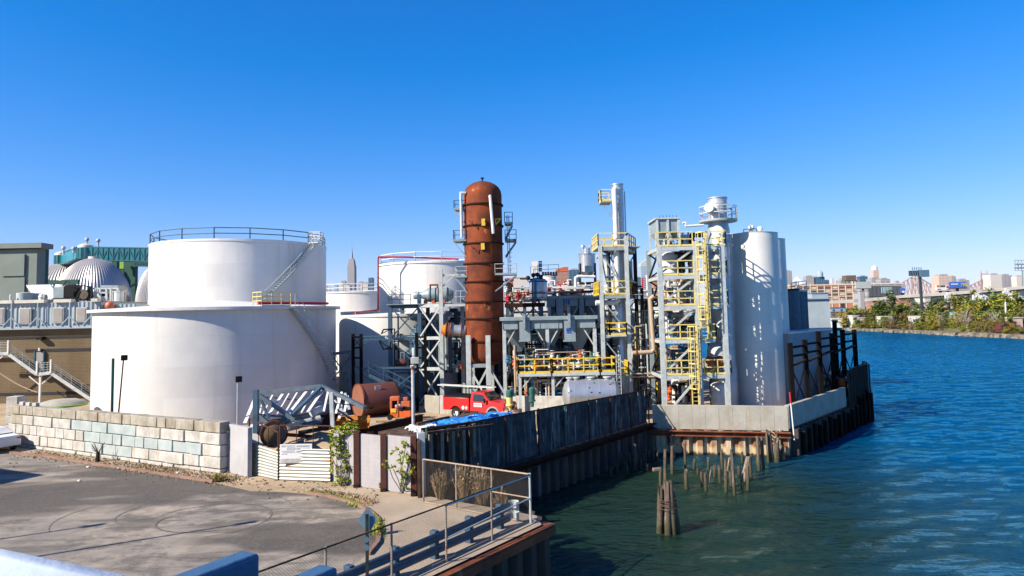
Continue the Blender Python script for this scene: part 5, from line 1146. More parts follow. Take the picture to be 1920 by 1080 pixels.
# scrap bridge truss
t=T('scrap_truss','dismantled blue grey steel truss leaning behind the corrugated gate','scrap truss',(X(560,810,39),39,Z0))
YT=38.6; YQ=40.6
MB().bar(at(480,731,YT-.7),at(480,812,YT-.7),.3,.25).build('end_post','blue_steel',t); MB().bar(at(621,736,YT-.4),at(624,800,YT-.4),.22,.2).build('end_post','pale_steel',t)
m_=MB(); m_.bar(at(487,737,YQ),at(602,724,YQ),.28,.22); m_.bar(at(602,724,YQ),at(683,764,YQ-1),.24,.2); m_.bar(at(486,741,YT),at(552,787,YT),.22,.2); m_.bar(at(486,778,YT),at(606,785,YQ),.12,.12); m_.bar(at(484,795,YT),at(600,770,YQ),.16,.14); m_.bar(at(480,775,YT),at(508,797,YT),.22,.2); m_.build('chord','mid_steel',t)
m_=MB(); m_.bar(at(602,726,YQ-.2),at(548,778,YT),.2,.16); m_.bar(at(548,778,YT),at(490,812,YT),.14); m_.bar(at(492,744,YQ),at(688,762,YQ),.06); m_.bar(at(598,728,YQ),at(532,800,YT),.1); m_.bar(at(489,748,YT),at(504,785,YT),.12); m_.build('diagonal','blue_steel',t)
wh=MB()
for x0,x1,w_ in ((480,462,.26),(495,488,.1),(512,494,.12),(531,506,.22),(543,522,.1),(558,536,.12),(575,545,.24),(588,568,.12),(606,580,.24),(616,610,.16)):
    ya=742-(x0-480)*.09; dx=(x0-x1); wh.bar(at(x0,ya,YQ),at(x1-3,ya+(42 if x0>485 else 52),YT),w_*.7,.06)
wh.build('lacing_bar','white',t)
t=T('scrap_steel','tangle of white angle bars left of the brown tank','scrap',at(648,770,43)); m_=MB()
for x0,y0,x1,y1 in ((641,735,630,775),(647,737,655,768),(634,745,642,778),(640,758,636,785),(652,742,646,772),(628,750,660,790)): m_.bar(at(x0,y0,43),at(x1,y1,42.4),.14,.05)
m_.build('angle_bar','white',t); m_=MB(); m_.bar(at(632,768,42.5),at(672,795,42),.1); m_.bar(at(660,755,42.5),at(690,770,42),.1); m_.build('flat_bar','dark_steel',t)
# piled pipes
g=random.Random(8)
for k,(xa,ya,xb,yb_,r,mt,lb) in enumerate(((540,800,600,786,.24,'pale_steel','pale blue plastic wrapped pipe in the scrap heap behind the gate'),(520,806,560,798,.2,'white','white pipe end in the scrap heap'),(570,797,602,790,.14,'blue_steel','thin blue grey pipe lying over the scrap heap'),(560,812,625,800,.12,'dark_steel','dark pipe lying low in the scrap heap'),(585,775,605,765,.2,'white','white duct piece on top of the scrap heap'),(500,800,545,792,.16,'timber','weathered board in the scrap heap'),(540,815,600,820,.1,'rust','short rusty rod on the scrap heap'))):
    a=at(xa,ya,39.5); b=at(xb,yb_,40.5); o=MB().tube(a,b,r,n=14).build('scrap_pipe' if mt!='timber' else 'scrap_board',mt); tag(o,lb,'scrap','scrap behind the gate')
t=T('drum_end','olive yellow round vessel end standing behind the left gate leaf','scrap vessel',at(518,815,38)); c=at(514,814,37.6)
MB().lathe([(.01,.25),(.3,.22),(.52,.1),(.6,0),(.6,.9),(.01,.9)],c,28,axis=(-.5,1,0)).build('shell','grey_panel',t); MB().lathe([(.01,-.05),(.35,-.02),(.58,.06)],c+V((-.02,-.06,0)),28,axis=(-.5,1,0)).build('dish','leaf_brown',t); MB().lathe([(.6,-.02),(.72,-.02),(.72,.08),(.6,.08)],c,28,axis=(-.5,1,0)).build('rim','rust',t)
o=MB().cbox(at(490,815,38.5),1.2,.8,1.1,.1).build('white_box','sign_white',bevel=.03); tag(o,'white plastic box behind the corrugated gate left leaf','box')
# dirt heap and sloping dark plate
m_=MB(); N=18; vs=[];fs=[]; g=random.Random(2)
for i in range(N+1):
    for j in range(N+1):
        u=i/N*2-1; v=j/N*2-1; h=max(0,1-(u*u+v*v)**.5); vs.append((-11.3+u*4.2,40.5+v*3.0,Z0-.02+h*1.3+g.uniform(0,.18)*(h>0)))
for i in range(N):
    for j in range(N): k=i*(N+1)+j; fs.append((k,k+N+1,k+N+2,k+1))
struct('dirt_mound',m_.add(vs,fs),'dirt')
t=T('girder','long dark steel girder lying between the gate and the lamp post','girder',(X(740,790,41),41,Z0)); a,b=gd(672,812,3.2),gd(792,782,3.2); m_=MB(); m_.bar((a.x,a.y,3.0),(b.x,b.y,3.0),.1,.75); m_.build('web','rust_dark',t)
m_=MB(); m_.bar((a.x,a.y,3.38),(b.x,b.y,3.38),.35,.04); m_.bar((a.x,a.y,2.6),(b.x,b.y,2.6),.35,.04); m_.build('flange','black_steel',t)
g=random.Random(6)
for k in range(10):
    p=gd(g.uniform(640,860),g.uniform(782,795) if k<6 else g.uniform(770,778),Z0); a_=g.uniform(-.4,.6); L=g.uniform(.5,1.6)
    o=MB().cbox((p.x,p.y,Z0+.07),L,.16,.1,a_).build('loose_plank','timber'); tag(o,ORD[k]+' short loose plank lying on the yard dirt near the red truck','plank','loose planks on the yard dirt')
# ================================================================ block wall on the street
W0,W1=V((-32.9,46.2)),V((-15.1,36.6)); dW=(W1-W0).normalized(); LW=(W1-W0).length; nW=V((dW.y,-dW.x)); aW=math.atan2(dW.y,dW.x)
t=T('block_wall','long wall of big cream and pale blue concrete blocks along the sidewalk','wall',(W0.x,W0.y,Z0)); g=random.Random(11)
for row in range(5):
    s=-.1*row+ (0.3 if row%2 else 0); z=Z0+(.0 if row==0 else .22+(row-1)*.61); h=.2 if row==0 else (.60 if row<4 else .56)
    while s<LW-.3:
        w_=g.choice((.8,.92,1.22,1.22,1.5)) if row<4 else g.choice((.75,.8,1.5,1.6)); 
        w_=min(w_,LW-s) if LW-s-w_>.35 else LW-s
        o=g.uniform(-.05,.05); c=W0+dW*(s+w_/2)+nW*o
        f=(s+w_/2)/LW; blue=(row==1 and .40<f<.62) or (row==2 and .40<f<.93) or (row==3 and .36<f<.66)
        mt='concrete_blue' if blue else ('concrete_stain' if row==4 or (row==3 and f<.1) else 'concrete_cream')
        MB().cbox((c.x,c.y,z+h/2+g.uniform(-.008,.008)),w_-.035,.62,h-.025,aW+g.uniform(-.008,.008)).build('block',mt,t,bevel=.03); s+=w_
wallseg('wall_end','smooth white rendered end section between block wall and gate',(-15.0,36.75),(-13.45,35.35),Z0,4.75,.25,'white_render',0)
for k,(xa,w_,h,mt,lb) in enumerate(((27,.75,3.15,'concrete_cream','tall square concrete pillar left of the block wall'),(36,.8,1.9,'concrete','shorter stained block pillar against the end of the block wall'))):
    p=gd(xa,830,Z0); t=T('pillar',lb,'pillar',(p.x,p.y,Z0))
    for j in range(int(h/.62)+1): hh=min(.6,h-j*.62); (MB().cbox((p.x,p.y+k*.1,Z0+j*.62+hh/2),w_,w_,hh-.02,.15*k).build('block',mt,t,bevel=.03) if hh>.1 else 0)
t=T('green_skip','green container with dark opening at the far left edge','container',(-37.4,47.5,Z0)); MB().cbox((-37.6,47.6,Z0+1.1),3.4,2,2.2,-.35).build('body','lime',t,bevel=.04); MB().cbox((-37.1,46.55,Z0+1.2),1.6,.1,1.7,-.35).build('opening','black',t)
for k in range(3):
    o=MB().cbox(Z(W0+dW*(.9+k*.75),4.91+.11),.4,.25,.22,-.4).build('stone','concrete_cream',bevel=.02); tag(o,ORD[k]+' small pale stone from the left on top of the block wall','stone','stones on the block wall')
t=T('wood_stump','dark stump with dry twigs on the verge in front of the block wall','stump',gd(183,865,Z0)); p=gd(183,866,Z0); m_=MB().tube(p,p+V((.02,0,.55)),.12,.1,9); m_.build('trunk','wood_wet',t); m_=MB()
for k in range(14): a_=g.uniform(0,6.3); m_.bar(p+V((0,0,.5)),p+V((cos(a_)*.35,sin(a_)*.3,g.uniform(.6,1.1))),.02)
m_.build('twig','bark',t)
t=T('old_trunk','dark leaning branch pile at the concrete pillar foot','branch',gd(32,832,Z0)); p=gd(30,832,Z0); m_=MB()
for k in range(4): m_.tube(p+V((k*.2-.3,-.3,0)),p+V((k*.12+.15,0,1.0+.25*k)),.08,.05,7)
m_.build('branch','wood_wet',t)
# ---- corrugated gate
def corr(t,a,b,z0,z1,mat,name,z1b=None,pitch=.16,amp=.022):
    a,b=V(a),V(b); d=(b-a).normalized(); nn=V((d.y,-d.x)); z1b=z1b or z1; n=int((max(z1,z1b)-z0)/pitch*6); vs=[];fs=[]
    for i in range(n+1):
        f=i/n; o=amp*sin(f*n/6*2*pi)
        for P_,zt_ in ((a,z1),(b,z1b)): vs.append((P_.x+nn.x*o,P_.y+nn.y*o,z0+(zt_-z0)*f))
    for i in range(n): fs.append((2*i,2*i+1,2*i+3,2*i+2))
    return MB().add(vs,fs).build(name,mat,t,smooth=1.5)
ga,gb,gc=gd(466,889,Z0),gd(521,901,Z0),gd(619,904,Z0)
for k,(a,b,za,zb_,lb) in enumerate(((ga,gb,3.95,3.72,'left corrugated gate leaf streaked with rust'),(gb+V((.08,0,0)),gc,3.85,3.85,'right corrugated gate leaf behind the white notice board'))):
    t=T('gate_leaf',lb,'gate',(a.x,a.y,Z0)); corr(t,(a.x,a.y),(b.x,b.y),Z0+.03,za,'galv','corrugated_sheet',zb_)
    m_=MB(); top=4.95 if k else 5.1; topb=4.95 if k else 4.6
    for p,zt_ in ((a,top),(b,topb)): m_.tube((p.x,p.y+.06,Z0),(p.x,p.y+.06,zt_),.045,n=7)
    m_.tube((a.x,a.y+.06,top),(b.x,b.y+.06,topb),.035,n=7)
    for f in (.33,.66): q=a.lerp(b,f); m_.tube((q.x,q.y+.06,Z0+1),(q.x,q.y+.06,top+(topb-top)*f),.02,n=6)
    m_.build('gate_frame','rust_post',t)
t=T('notice_board','white notice board with faint lines of writing hung on the corrugated gate','sign',at(554,850,33.2))
Yb=gb.y-.22; a,b=at(525,868,Yb),at(585,832,Yb); MB().box(a.x,b.x,Yb-.02,Yb+.03,a.z,b.z).build('board','sign_white',t)
MB().box(a.x+.02,b.x-.02,Yb-.026,Yb-.021,a.z+.02,a.z+.2).build('lower_strip','concrete_cream',t)
m_=MB(); g=random.Random(77); w_=b.x-a.x; h_=b.z-a.z
for (xf,yf,wf) in ((.05,.93,.4),(.05,.88,.1),(.22,.86,.26),(.22,.79,.26),(.22,.72,.26),(.05,.64,.42),(.09,.56,.37),(.05,.48,.15),(.52,.92,.42),(.52,.87,.4),(.52,.78,.42),(.52,.73,.38),(.52,.62,.42),(.52,.57,.4),(.72,.46,.2)):
    x=xf
    while x<xf+wf: ww=g.uniform(.012,.045); m_.box(a.x+w_*x,a.x+w_*(x+ww),Yb-.024,Yb-.0205,a.z+h_*yf-.028,a.z+h_*yf+.012); x+=ww+.012
m_.build('writing','text_grey',t)
o=MB().box(X(568,877,Yb),X(577,877,Yb),Yb+.1,Yb+.13,zz(881,572,Yb),zz(873,572,Yb)).build('tag_plate','yellow'); tag(o,'small orange yellow plate on the right gate leaf below the notice board','plate')
# ---- white masonry wall with steel posts
wa,wb=gd(622,905,Z0),gd(783,929,Z0); a2,b2=V((wa.x,wa.y)),V((wb.x,wb.y)); dd=(b2-a2).normalized(); nn=V((dd.y,-dd.x)); LL=(b2-a2).length
fr=[0.0,.315,.63,.965]
for k,lb in enumerate(('white masonry wall panel mostly hidden by the big leafy vine','middle bare white masonry wall panel between rusty posts','white masonry wall panel behind the smaller vine')):
    s0=LL*fr[k]+.12; s1=LL*fr[k+1]-.12; p,q=a2+dd*s0,a2+dd*s1
    z1=zz(808,640,wa.y) if k==0 else zz(812+k*3,700+k*40,(p.y+q.y)/2)
    wallseg('masonry_panel',lb,p,q,Z0,z1,.22,'white_block',0)
for k,f in enumerate(fr[1:]):
    p=a2+dd*LL*f; t=T('steel_post',('rusty steel post just right of the big vine','rusty steel post in the middle of the white wall','rusty steel post at the right end of the white wall')[k],'post',(p.x,p.y,Z0)); z1=zz(808+k*5,672+k*48,p.y)
    MB().hsec(p.x,p.y-.05,Z0,z1,.26,.04).build('shaft','rust_post',t); MB().box(p.x-.12,p.x+.12,p.y-.28,p.y-.2,Z0,Z0+.14).build('foot','rust_dark',t)
p=a2+dd*LL; wallseg('wall_end','narrow pale steel edge column at the right end of the white wall',(p.x+.02,p.y),(p.x+.35,p.y+.1),Z0,zz(812,783,p.y),.2,'pale_steel',0,'column')
# ---- foliage
def leaves(mb,c,rx,ry,rz,n,s,g,flat=.5,clump=None):
    """many leaf sized faces in loose clumps"""
    c=V(c); cl=clump or max(5,n//45); cs=[]
    for _ in range(cl):
        while 1:
            p=V((g.uniform(-1,1),g.uniform(-1,1),g.uniform(-1,1)))
            if .15<p.length<1: break
        cs.append((p,g.uniform(.16,.36)))
    for _ in range(n):
        b_,w_=g.choice(cs); q=b_+V((g.gauss(0,1),g.gauss(0,1),g.gauss(0,.8)))*w_*.55
        p=c+V((q.x*rx,q.y*ry,q.z*rz)); u=V((g.uniform(-1,1),g.uniform(-1,1),g.uniform(-flat,flat))).normalized(); v=u.cross(V((g.uniform(-.6,.6),g.uniform(-.6,.6),1))).normalized(); k=s*g.uniform(.6,1.3)
        mb.add([p-u*k,p-v*k*.55,p+u*k,p+v*k*.55],[(0,1,2,3)])
    return mb
def vine(label,px,py,Y,blobs,mat,seed,stems=5,leaf=.085,dn=900):
    g=random.Random(seed); base=gd(px,py,Z0); t=T('leafy_weed',label,'plant',base); m_=MB()
    for bx_,by_,rx,rz,n in blobs:
        c=at(bx_,by_,Y); leaves(m_,c,rx,.28,rz,int(n*DN),leaf*.7,g,clump=max(4,n//16))
    m_.build('leaves',mat,t,smooth=0); m_=MB()
    for bx_,by_,rx,rz,n in blobs: m_.pipe([base+V((g.uniform(-.2,.2),0,0)),(at(bx_,by_,Y)+base)/2+V((g.uniform(-.1,.1),.05,0)),at(bx_+g.uniform(-6,6),by_-4,Y)],.018,5)
    m_.build('stems','bark',t)
YV=wa.y-.5
DN=1.9
vine('big bushy yellow green weed climbing the wall right of the gate',645,912,YV,((655,800,.5,.28,260),(638,812,.62,.3,320),(660,815,.5,.35,300),(625,828,.35,.3,160),(645,845,.45,.35,260),(655,870,.4,.4,230),(625,875,.25,.4,110),(640,900,.55,.22,260),(618,850,.2,.3,70)),'leaf_fresh',1)
vine('smaller sparse green weed in front of the right hand white wall panel',755,925,b2.y-.1,((757,832,.3,.3,90),(745,850,.3,.25,110),(763,862,.35,.3,120),(735,875,.32,.18,80),(755,888,.4,.3,130),(770,875,.25,.3,80),(722,868,.2,.12,40),(757,912,.25,.25,60)),'leaf_fresh',2,leaf=.075)
def weed(label,px,py,h,w_,n,mat,seed,Y=None,group=None):
    g=random.Random(seed); b_=gd(px,py,Z0); t=T('dry_weed',label,'plant',b_,group); m_=MB(); st=MB()
    for k in range(n//6):
        a_=g.uniform(0,6.28); r=g.uniform(0,w_); q=b_+V((cos(a_)*r*.3,sin(a_)*r*.3,0)); e=b_+V((cos(a_)*r,sin(a_)*r*.6,h*g.uniform(.5,1))); st.bar(q,e,.014)
        for j in range(6): pp=q.lerp(e,g.uniform(.4,1.05)); u=V((g.uniform(-1,1),g.uniform(-1,1),g.uniform(-.3,1))).normalized(); v=perp(u)[0]; s=g.uniform(.04,.10); m_.add([pp-u*s,pp-v*s*.4,pp+u*s,pp+v*s*.4],[(0,1,2,3)])
    m_.build('leaves',mat,t,smooth=0); st.build('stems','leaf_dry',t)
weed('tall dry brown weeds behind the chain link fence, second clump',870,938,1.5,.7,420,'leaf_dry',4); weed('olive brown bushy weed behind the left end of the chain link fence',825,936,1.25,.55,420,'leaf_brown',5); weed('reddish dry weeds at the right part of the chain link enclosure',905,945,1.5,.6,360,'leaf_dry',6); weed('low dry weeds near the guardrail end',940,958,.9,.5,240,'leaf_brown',7); weed('small grassy tuft at the foot of the right hand vine wall',720,918,.35,.3,160,'leaf_olive',8); weed('green tuft growing at the kerb corner behind the diamond sign',711,1003,.6,.25,200,'leaf_fresh',9); weed('yellow green grass tuft at the end of the verge',408,903,.4,.5,300,'leaf_olive',10)
g=random.Random(21); gr=MB()
def grassline(pts,n,w_,h,gr):
    for _ in range(n):
        k=g.randrange(len(pts)-1); f=g.random(); p=pts[k].lerp(pts[k+1],f)+V((g.gauss(0,w_),g.gauss(0,w_),0)); a_=g.uniform(0,6.28); s=g.uniform(.02,.05); hh=h*g.uniform(.4,1.2); dx=V((cos(a_)*s,sin(a_)*s,0))
        gr.add([p-dx,p+dx,p+dx*.3+V((g.uniform(-.05,.05),g.uniform(-.05,.05),hh))],[(0,1,2)])
G=lambda *xy:[Z(gd(x,y,Z0),Z0) for x,y in xy]
grassline(G((578,923),(620,930),(655,940),(672,950)),900,.10,.14,gr); grassline(G((690,968),(708,980),(712,1010)),400,.10,.2,gr); tag(gr.build('kerb_grass','leaf_lime',smooth=0),'green grass growing along the curved kerb','grass',kind='stuff')
gr=MB(); grassline(G((60,850),(150,862),(250,874),(330,882)),1500,.5,.10,gr); grassline(G((250,876),(330,886),(400,896),(440,902)),1300,.45,.10,gr); grassline(G((60,838),(200,856),(330,872),(430,886)),1500,.16,.12,gr); grassline(G((600,922),(660,930),(700,945)),500,.2,.1,gr); tag(gr.build('dry_grass','leaf_dry',smooth=0),'dry brown grass and leaf litter on the verge below the block wall','grass',kind='stuff')
gr=MB()
for _ in range(420): 
    p=gd(g.uniform(0,1),g.uniform(0,1)+900,Z0) if 0 else V((g.uniform(-30,-6),0,0)); s=(p.x+30)/24; p.y=44-s*12+g.gauss(0,1.1)-.6; k=g.uniform(.02,.07); gr.cbox((p.x,p.y,Z0+k*.4),k*1.6,k,k,g.uniform(0,3))
tag(gr.build('rubble','rock',smooth=0),'small stones and litter scattered over the verge and driveway','rubble',kind='stuff')
for k,(x,y,mt) in enumerate(((148,903,'sign_white'),(334,888,'sign_white'),(222,880,'sign_white'),(165,877,'sign_white'),(470,884,'sign_white'))):
    p=gd(x,y,Z0); o=MB().cbox((p.x,p.y,Z0+.05),.14,.1,.07,k).build('litter',mt,bevel=.01); tag(o,('white scrap of litter out on the asphalt','white litter at the kerb, right of the stump','white litter on the dry verge','white litter close to the stump','white litter below the smooth white wall end')[k],'litter')
# ---- chain link fence round the corner
def bal(x,y): return gd(x,y,Z0)
FC=V((.5,26.75)); FL=V((-16.0,3.4)); dF=(FC-FL).normalized()
FB=V((-3.95,30.0))
t=T('chain_link_fence','chain link fence with pale pipe posts along the guardrail and round the corner','fence',(FC.x,FC.y,Z0)); H=1.83
def cl(a,b,h,z0=Z0+.05,nm='mesh'):
    L=(V(b)-V(a)).length; m_=MB().add([(a[0],a[1],z0),(b[0],b[1],z0),(b[0],b[1],z0+h),(a[0],a[1],z0+h)],[(0,1,2,3)]); m_.uv=[(0,0),(L,0),(L,h),(0,h)]; return m_.build(nm,'chain_link',t,smooth=0)
cl(FL,FC,H-.1); cl(FC,FB,H-.1)
nP=12
for k in range(nP+1):
    p=FC.lerp(FL,k/nP*1.0) if 0 else FC-dF*(k*2.42)
    MB().tube((p.x,p.y,Z0),(p.x,p.y,Z0+H+.04),.045 if k==0 else .033,n=10).build('post','fence_pipe' if k else 'pale_steel',t)
MB().tube((FC.x,FC.y,Z0+H),(FL.x,FL.y,Z0+H),.028,n=8).build('top_rail','timber_dark',t)
q=FC-dF*4.8; MB().tube((FC.x,FC.y,Z0+H*.98),(q.x,q.y,Z0+H*.98),.033,n=8).build('top_rail','pale_steel',t)
MB().tube((FC.x,FC.y,Z0+H*.52),(q.x,q.y,Z0+H*.42),.024,n=8).build('brace_rail','pale_steel',t)
for f in (.0,.333,.667,1): p=FC.lerp(FB,f); MB().tube((p.x,p.y,Z0),(p.x,p.y,Z0+H),.036,n=10).build('post','fence_pipe',t) if f else 0
MB().tube((FC.x,FC.y,Z0+H),(FB.x,FB.y,Z0+H-.02),.034,n=8).build('top_rail','fence_pipe',t); MB().tube((FC.x,FC.y,Z0+.04),(FB.x,FB.y,Z0+.04),.026,n=8).build('bottom_rail','fence_pipe',t)
p=FC.lerp(FB,.333); MB().tube((FC.x,FC.y,Z0+H*.52),(p.x,p.y,Z0+H*.52),.028,n=8).build('mid_rail','fence_pipe',t)
# ---- guardrail
t=T('guardrail','blue grey double beam guardrail on thick posts inside the chain link fence','guardrail',(-.3,26.6,Z0))
GA=V((-.45,26.55)); dG=(V((-3.55,22.05))-GA).normalized(); nG=V((-dG.y,dG.x))
for k in range(8): p=GA+dG*(.35+k*1.83); MB().cbox((p.x,p.y,Z0+.44),.2,.24,.9,math.atan2(dG.y,dG.x)).build('post','guard_blue',t,bevel=.01)
for z in (.32,.70):
    prof=[(-.155,.0),(-.11,.05),(-.06,.075),(-.02,.03),(.02,.03),(.06,.075),(.11,.05),(.155,.0)]
    a,b=GA-dG*.1,GA+dG*14; o_=.13; sgn=1 if (nG.x<0) else -1; vs=[];fs=[]
    for P_ in (a,b):
        for h,o in prof: q=P_+nG*sgn*(-1)*(o_+o); vs.append((q.x,q.y,Z0+z+h))
    n=len(prof)
    for i in range(n-1): fs.append((i,i+1,n+i+1,n+i))
    m_=MB().add(vs,fs); o=m_.build('beam','guard_blue',t,smooth=1.2); s_=o.modifiers.new('thick','SOLIDIFY'); s_.thickness=.02
m_=MB()
for z in (.32,.70): p=GA-dG*.3-nG*sgn*.16; m_.lathe([(.22,-.16),(.22,.16)],(p.x,p.y,Z0+z),16,a0=R(-60),a1=R(150))
m_.build('flared_end','pale_steel',t)
# ---- diamond sign seen from behind
t=T('warning_sign','back of a diamond sign on a dark post by the guardrail','sign',(0,0,0)); t.location=V((-4.3,20.5,Z0)); ORG[t.name]=V(t.location)
p=at(689,976,20.4); t.location=(p.x,20.4,Z0); ORG[t.name]=V(t.location)
MB().slab([p+V((0,.03,.39)),p+V((-.27,.03,0)),p+V((0,.03,-.39)),p+V((.27,.03,0))],.015).build('sign_plate','sign_back',t)
MB().box(p.x-.045,p.x+.045,20.32,20.36,Z0,p.z+.2).build('post','dark_steel',t)
m_=MB()
for dz in (-.5,-.72): m_.slab([p+V((0,-.1,dz+.1)),p+V((-.09,-.1,dz)),p+V((0,-.1,dz-.1)),p+V((.09,-.1,dz))],.01)
m_.build('marker','sign_back',t)
# ---- bridge parapet at the camera
t=T('bridge_rail','pale blue painted bridge rail at the lower left corner, close to the camera','bridge rail',(-2,2.2,8.6))
a=at(-60,1016,2.6); b=at(330,1098,2.2); d_=(b-a).normalized()
u=V((0,-.35,-.2)); m_=MB(); N=10; pr=[(0,0),(-.03,-.015),(-.12,-.03),(-.3,-.06),(-.45,-.2),(-.45,-.5)]
vs=[];fs=[]
for P_ in (a-d_*1.5,b+d_*.6):
    for yy,z_ in pr: vs.append(P_+V((yy*.25,yy,z_)))
n=len(pr)
for i in range(n-1): fs.append((i,i+1,n+i+1,n+i))
m_.add(vs,fs); o=m_.build('rail','parapet_white',t,smooth=1.4); s_=o.modifiers.new('thick','SOLIDIFY'); s_.thickness=.03; s_.offset=-1
for k,(x2,yb_,Y) in enumerate(((488,1037,3.0),(634,1063,3.2))):
    t=T('bridge_block',('larger blue painted bridge beam end, bottom edge','smaller blue painted bridge beam end, bottom edge')[k],'bridge beam',at(x2,yb_,Y))
    p2=at(x2,yb_,Y); dr_=V((sin(R(30)),cos(R(30)),0)); p1=p2+V((-cos(R(30)),sin(R(30)),0))*.11; dn=V((0,0,-1.1)); ex=-dr_*1.6
    m_=MB(); top=[p1,p2,p2+ex,p1+ex]; m_.hexa([q+dn for q in (top[3],top[2],top[1],top[0])],[top[3],top[2],top[1],top[0]]); o=m_.build('beam','parapet_blue',t,bevel=.015); normals(o)
# ---- lamps and poles in the yard
def lamp(label,px,yt,yb_,Y,mat,r=.06,head=True,arm=0):
    p=at(px,yb_,Y); z=zz(yt,px,Y); t=T('lamp_post',label,'lamp post',(p.x,Y,Z0)); MB().tube((p.x,Y,Z0),(p.x+arm*.4,Y,z),r,r*.8,8).build('pole',mat,t)
    if head: m_=MB(); m_.cbox((p.x+arm*.4+.1,Y-.1,z+.1),.34,.3,.32,.4); m_.build('lamp_head','black',t,bevel=.03)
lamp('slim lamp post with dark head in front of the widest tank, right of centre',445,714,786,38.8,'pale_steel',.05)
lamp('slim dark lamp post by the green pole at the left of the widest tank',217,674,770,42,'rust_post',.05,arm=1)
p=at(211,720,42); o=MB().tube((p.x,42,Z0),(p.x,42,zz(672,211,42)),.08,n=8).build('pole','dark_green'); tag(o,'dark green pole standing beside the left slim lamp post','pole')
t=T('light_pole','pale pole with tan floodlight box rising in front of the yard','lamp post',(X(774,812,36),36,Z0)); p=at(774,700,36)
MB().tube((p.x,36,Z0),(p.x,36,zz(693,775,36)),.085,n=10).build('pole','concrete_cream',t); MB().tube((p.x,36,zz(693,775,36)),(p.x,36,zz(686,775,36)),.1,n=10).build('collar','rust',t)
p=at(778,676,35.9); m_=MB().cbox(p,.42,.12,.34,.1); m_.build('floodlight','concrete_cream',t,bevel=.02); m_=MB().cbox(p+V((-.1,.1,.45)),.12,.12,.4); m_.cbox(p+V((-.1,.1,-.3)),.3,.1,.12); m_.tube((p.x-.1,36,zz(686,775,36)),(p.x-.1,36,p.z+.3),.04); m_.build('bracket','white',t,bevel=.01)
# ---- street lamps and building outside the left edge that shade the road
for k,(x,y,h) in enumerate(((-23.2,20.3,10),(-29.2,20.4,10))):
    t=T('street_lamp',('street lamp outside the left edge whose shadow crosses the road','street lamp farther outside the left edge')[k],'street lamp',(x,y,Z0)); MB().tube((x,y,Z0),(x,y,Z0+h),.09,.06,10).build('pole','grey_steel',t); MB().cbox((x+.3,y+.17,Z0+h),.7,.3,.14,.52).build('lamp_head','grey_steel',t,bevel=.03)
t=T('corner_building','brown brick building outside the left edge shading the road','building',(-38,32,Z0))
c_=V((-32.1,32.6)); e1=V((-.89,.455)); e2=V((-.42,-.91)); q=[c_,c_+e1*14,c_+e1*14+e2*16,c_+e2*16]; MB().hexa([(p.x,p.y,Z0) for p in q],[(p.x,p.y,8.2) for p in q]).build('wall','brick_wall',t); normals(bpy.data.objects['wall'] if 0 else C.objects[-1]) if 0 else None
MB().hexa([(p.x,p.y,8.2) for p in q],[(p.x,p.y,8.35) for p in q]).build('roof','dark_steel',t)
# ================================================================ vehicles
def wheel(t,x,y,r,w_,P,mat='rubber'):
    wt=MB().lathe([(r*.55,-w_/2),(r*.95,-w_/2),(r,-w_*.35),(r,w_*.35),(r*.95,w_/2),(r*.55,w_/2)],P(x,y,r),24,axis=P.ax).build('wheel',mat,t)
    MB().lathe([(.01,-w_*.3),(r*.25,-w_*.42),(r*.3,-w_*.3),(r*.5,-w_*.35),(r*.58,-w_*.45),(r*.58,w_*.45),(r*.5,w_*.35),(.01,w_*.3)],P(x,y,r),20,axis=P.ax).build('rim','sign_white',wt)
class Pl:
    def __init__(s,o,h): s.o=V(o); s.c,s.s=cos(h),sin(h); s.ax=V((-s.s,s.c,0)); s.h=h
    def __call__(s,x,y,z): return V((s.o.x+x*s.c-y*s.s,s.o.y+x*s.s+y*s.c,s.o.z+z))
def extr(P,prof,hw,mat,name,t,bevel=.03):
    """side profile [(x,z,halfwidth scale)] swept across the vehicle"""
    n=len(prof); vs=[P(x,-hw*k,z) for x,z,k in prof]+[P(x,hw*k,z) for x,z,k in prof]
    o=MB().add(vs,[tuple(range(n))[::-1],tuple(range(n,2*n))]+[(i,(i+1)%n,n+(i+1)%n,n+i) for i in range(n)]).build(name,mat,t,bevel=bevel); return normals(o)
rg=gd(868,781,Z0); fg=gd(921,789,Z0); hd=math.atan2(-.50,.866)
P=Pl((rg.x,rg.y+.0,Z0),hd); t=T('service_truck','red utility service truck with ladder rack parked behind the screened fence','truck',rg)
arch=lambda cx,r,zb: [(cx+r*cos(R(a)),max(zb,.42+r*sin(R(a))),1) for a in (170,140,110,90,70,40,10)]
extr(P,[(-1.15,.62,1)]+arch(0,.52,.62)+[(1.25,.55,1),(1.25,1.58,1),(-1.15,1.58,1)],1.02,'red_paint','service_body',t)
extr(P,[(-1.17,1.585,1),(1.22,1.585,1),(1.22,1.68,1),(-1.17,1.68,1)],1.0,'black','body_top',t)
cab=[(1.32,.5,1),(2.75,.5,1)]+arch(3.35,.5,.5)+[(4.15,.55,1),(4.32,.7,.95),(4.34,1.12,.93),(4.2,1.26,.9),(3.0,1.42,.93),(2.98,1.44,.93),(2.42,2.0,.8),(1.6,2.06,.8),(1.38,1.98,.82),(1.32,1.4,.95)]
extr(P,cab,1.0,'red_paint','cab',t,.04)
ws=[P(2.95,-.8,1.47),P(2.95,.8,1.47),P(2.45,.68,1.97),P(2.45,-.68,1.97)]; MB().slab([q+V((0,0,.012))+P.ax*0 for q in ws],.02).build('windscreen','glass',t)
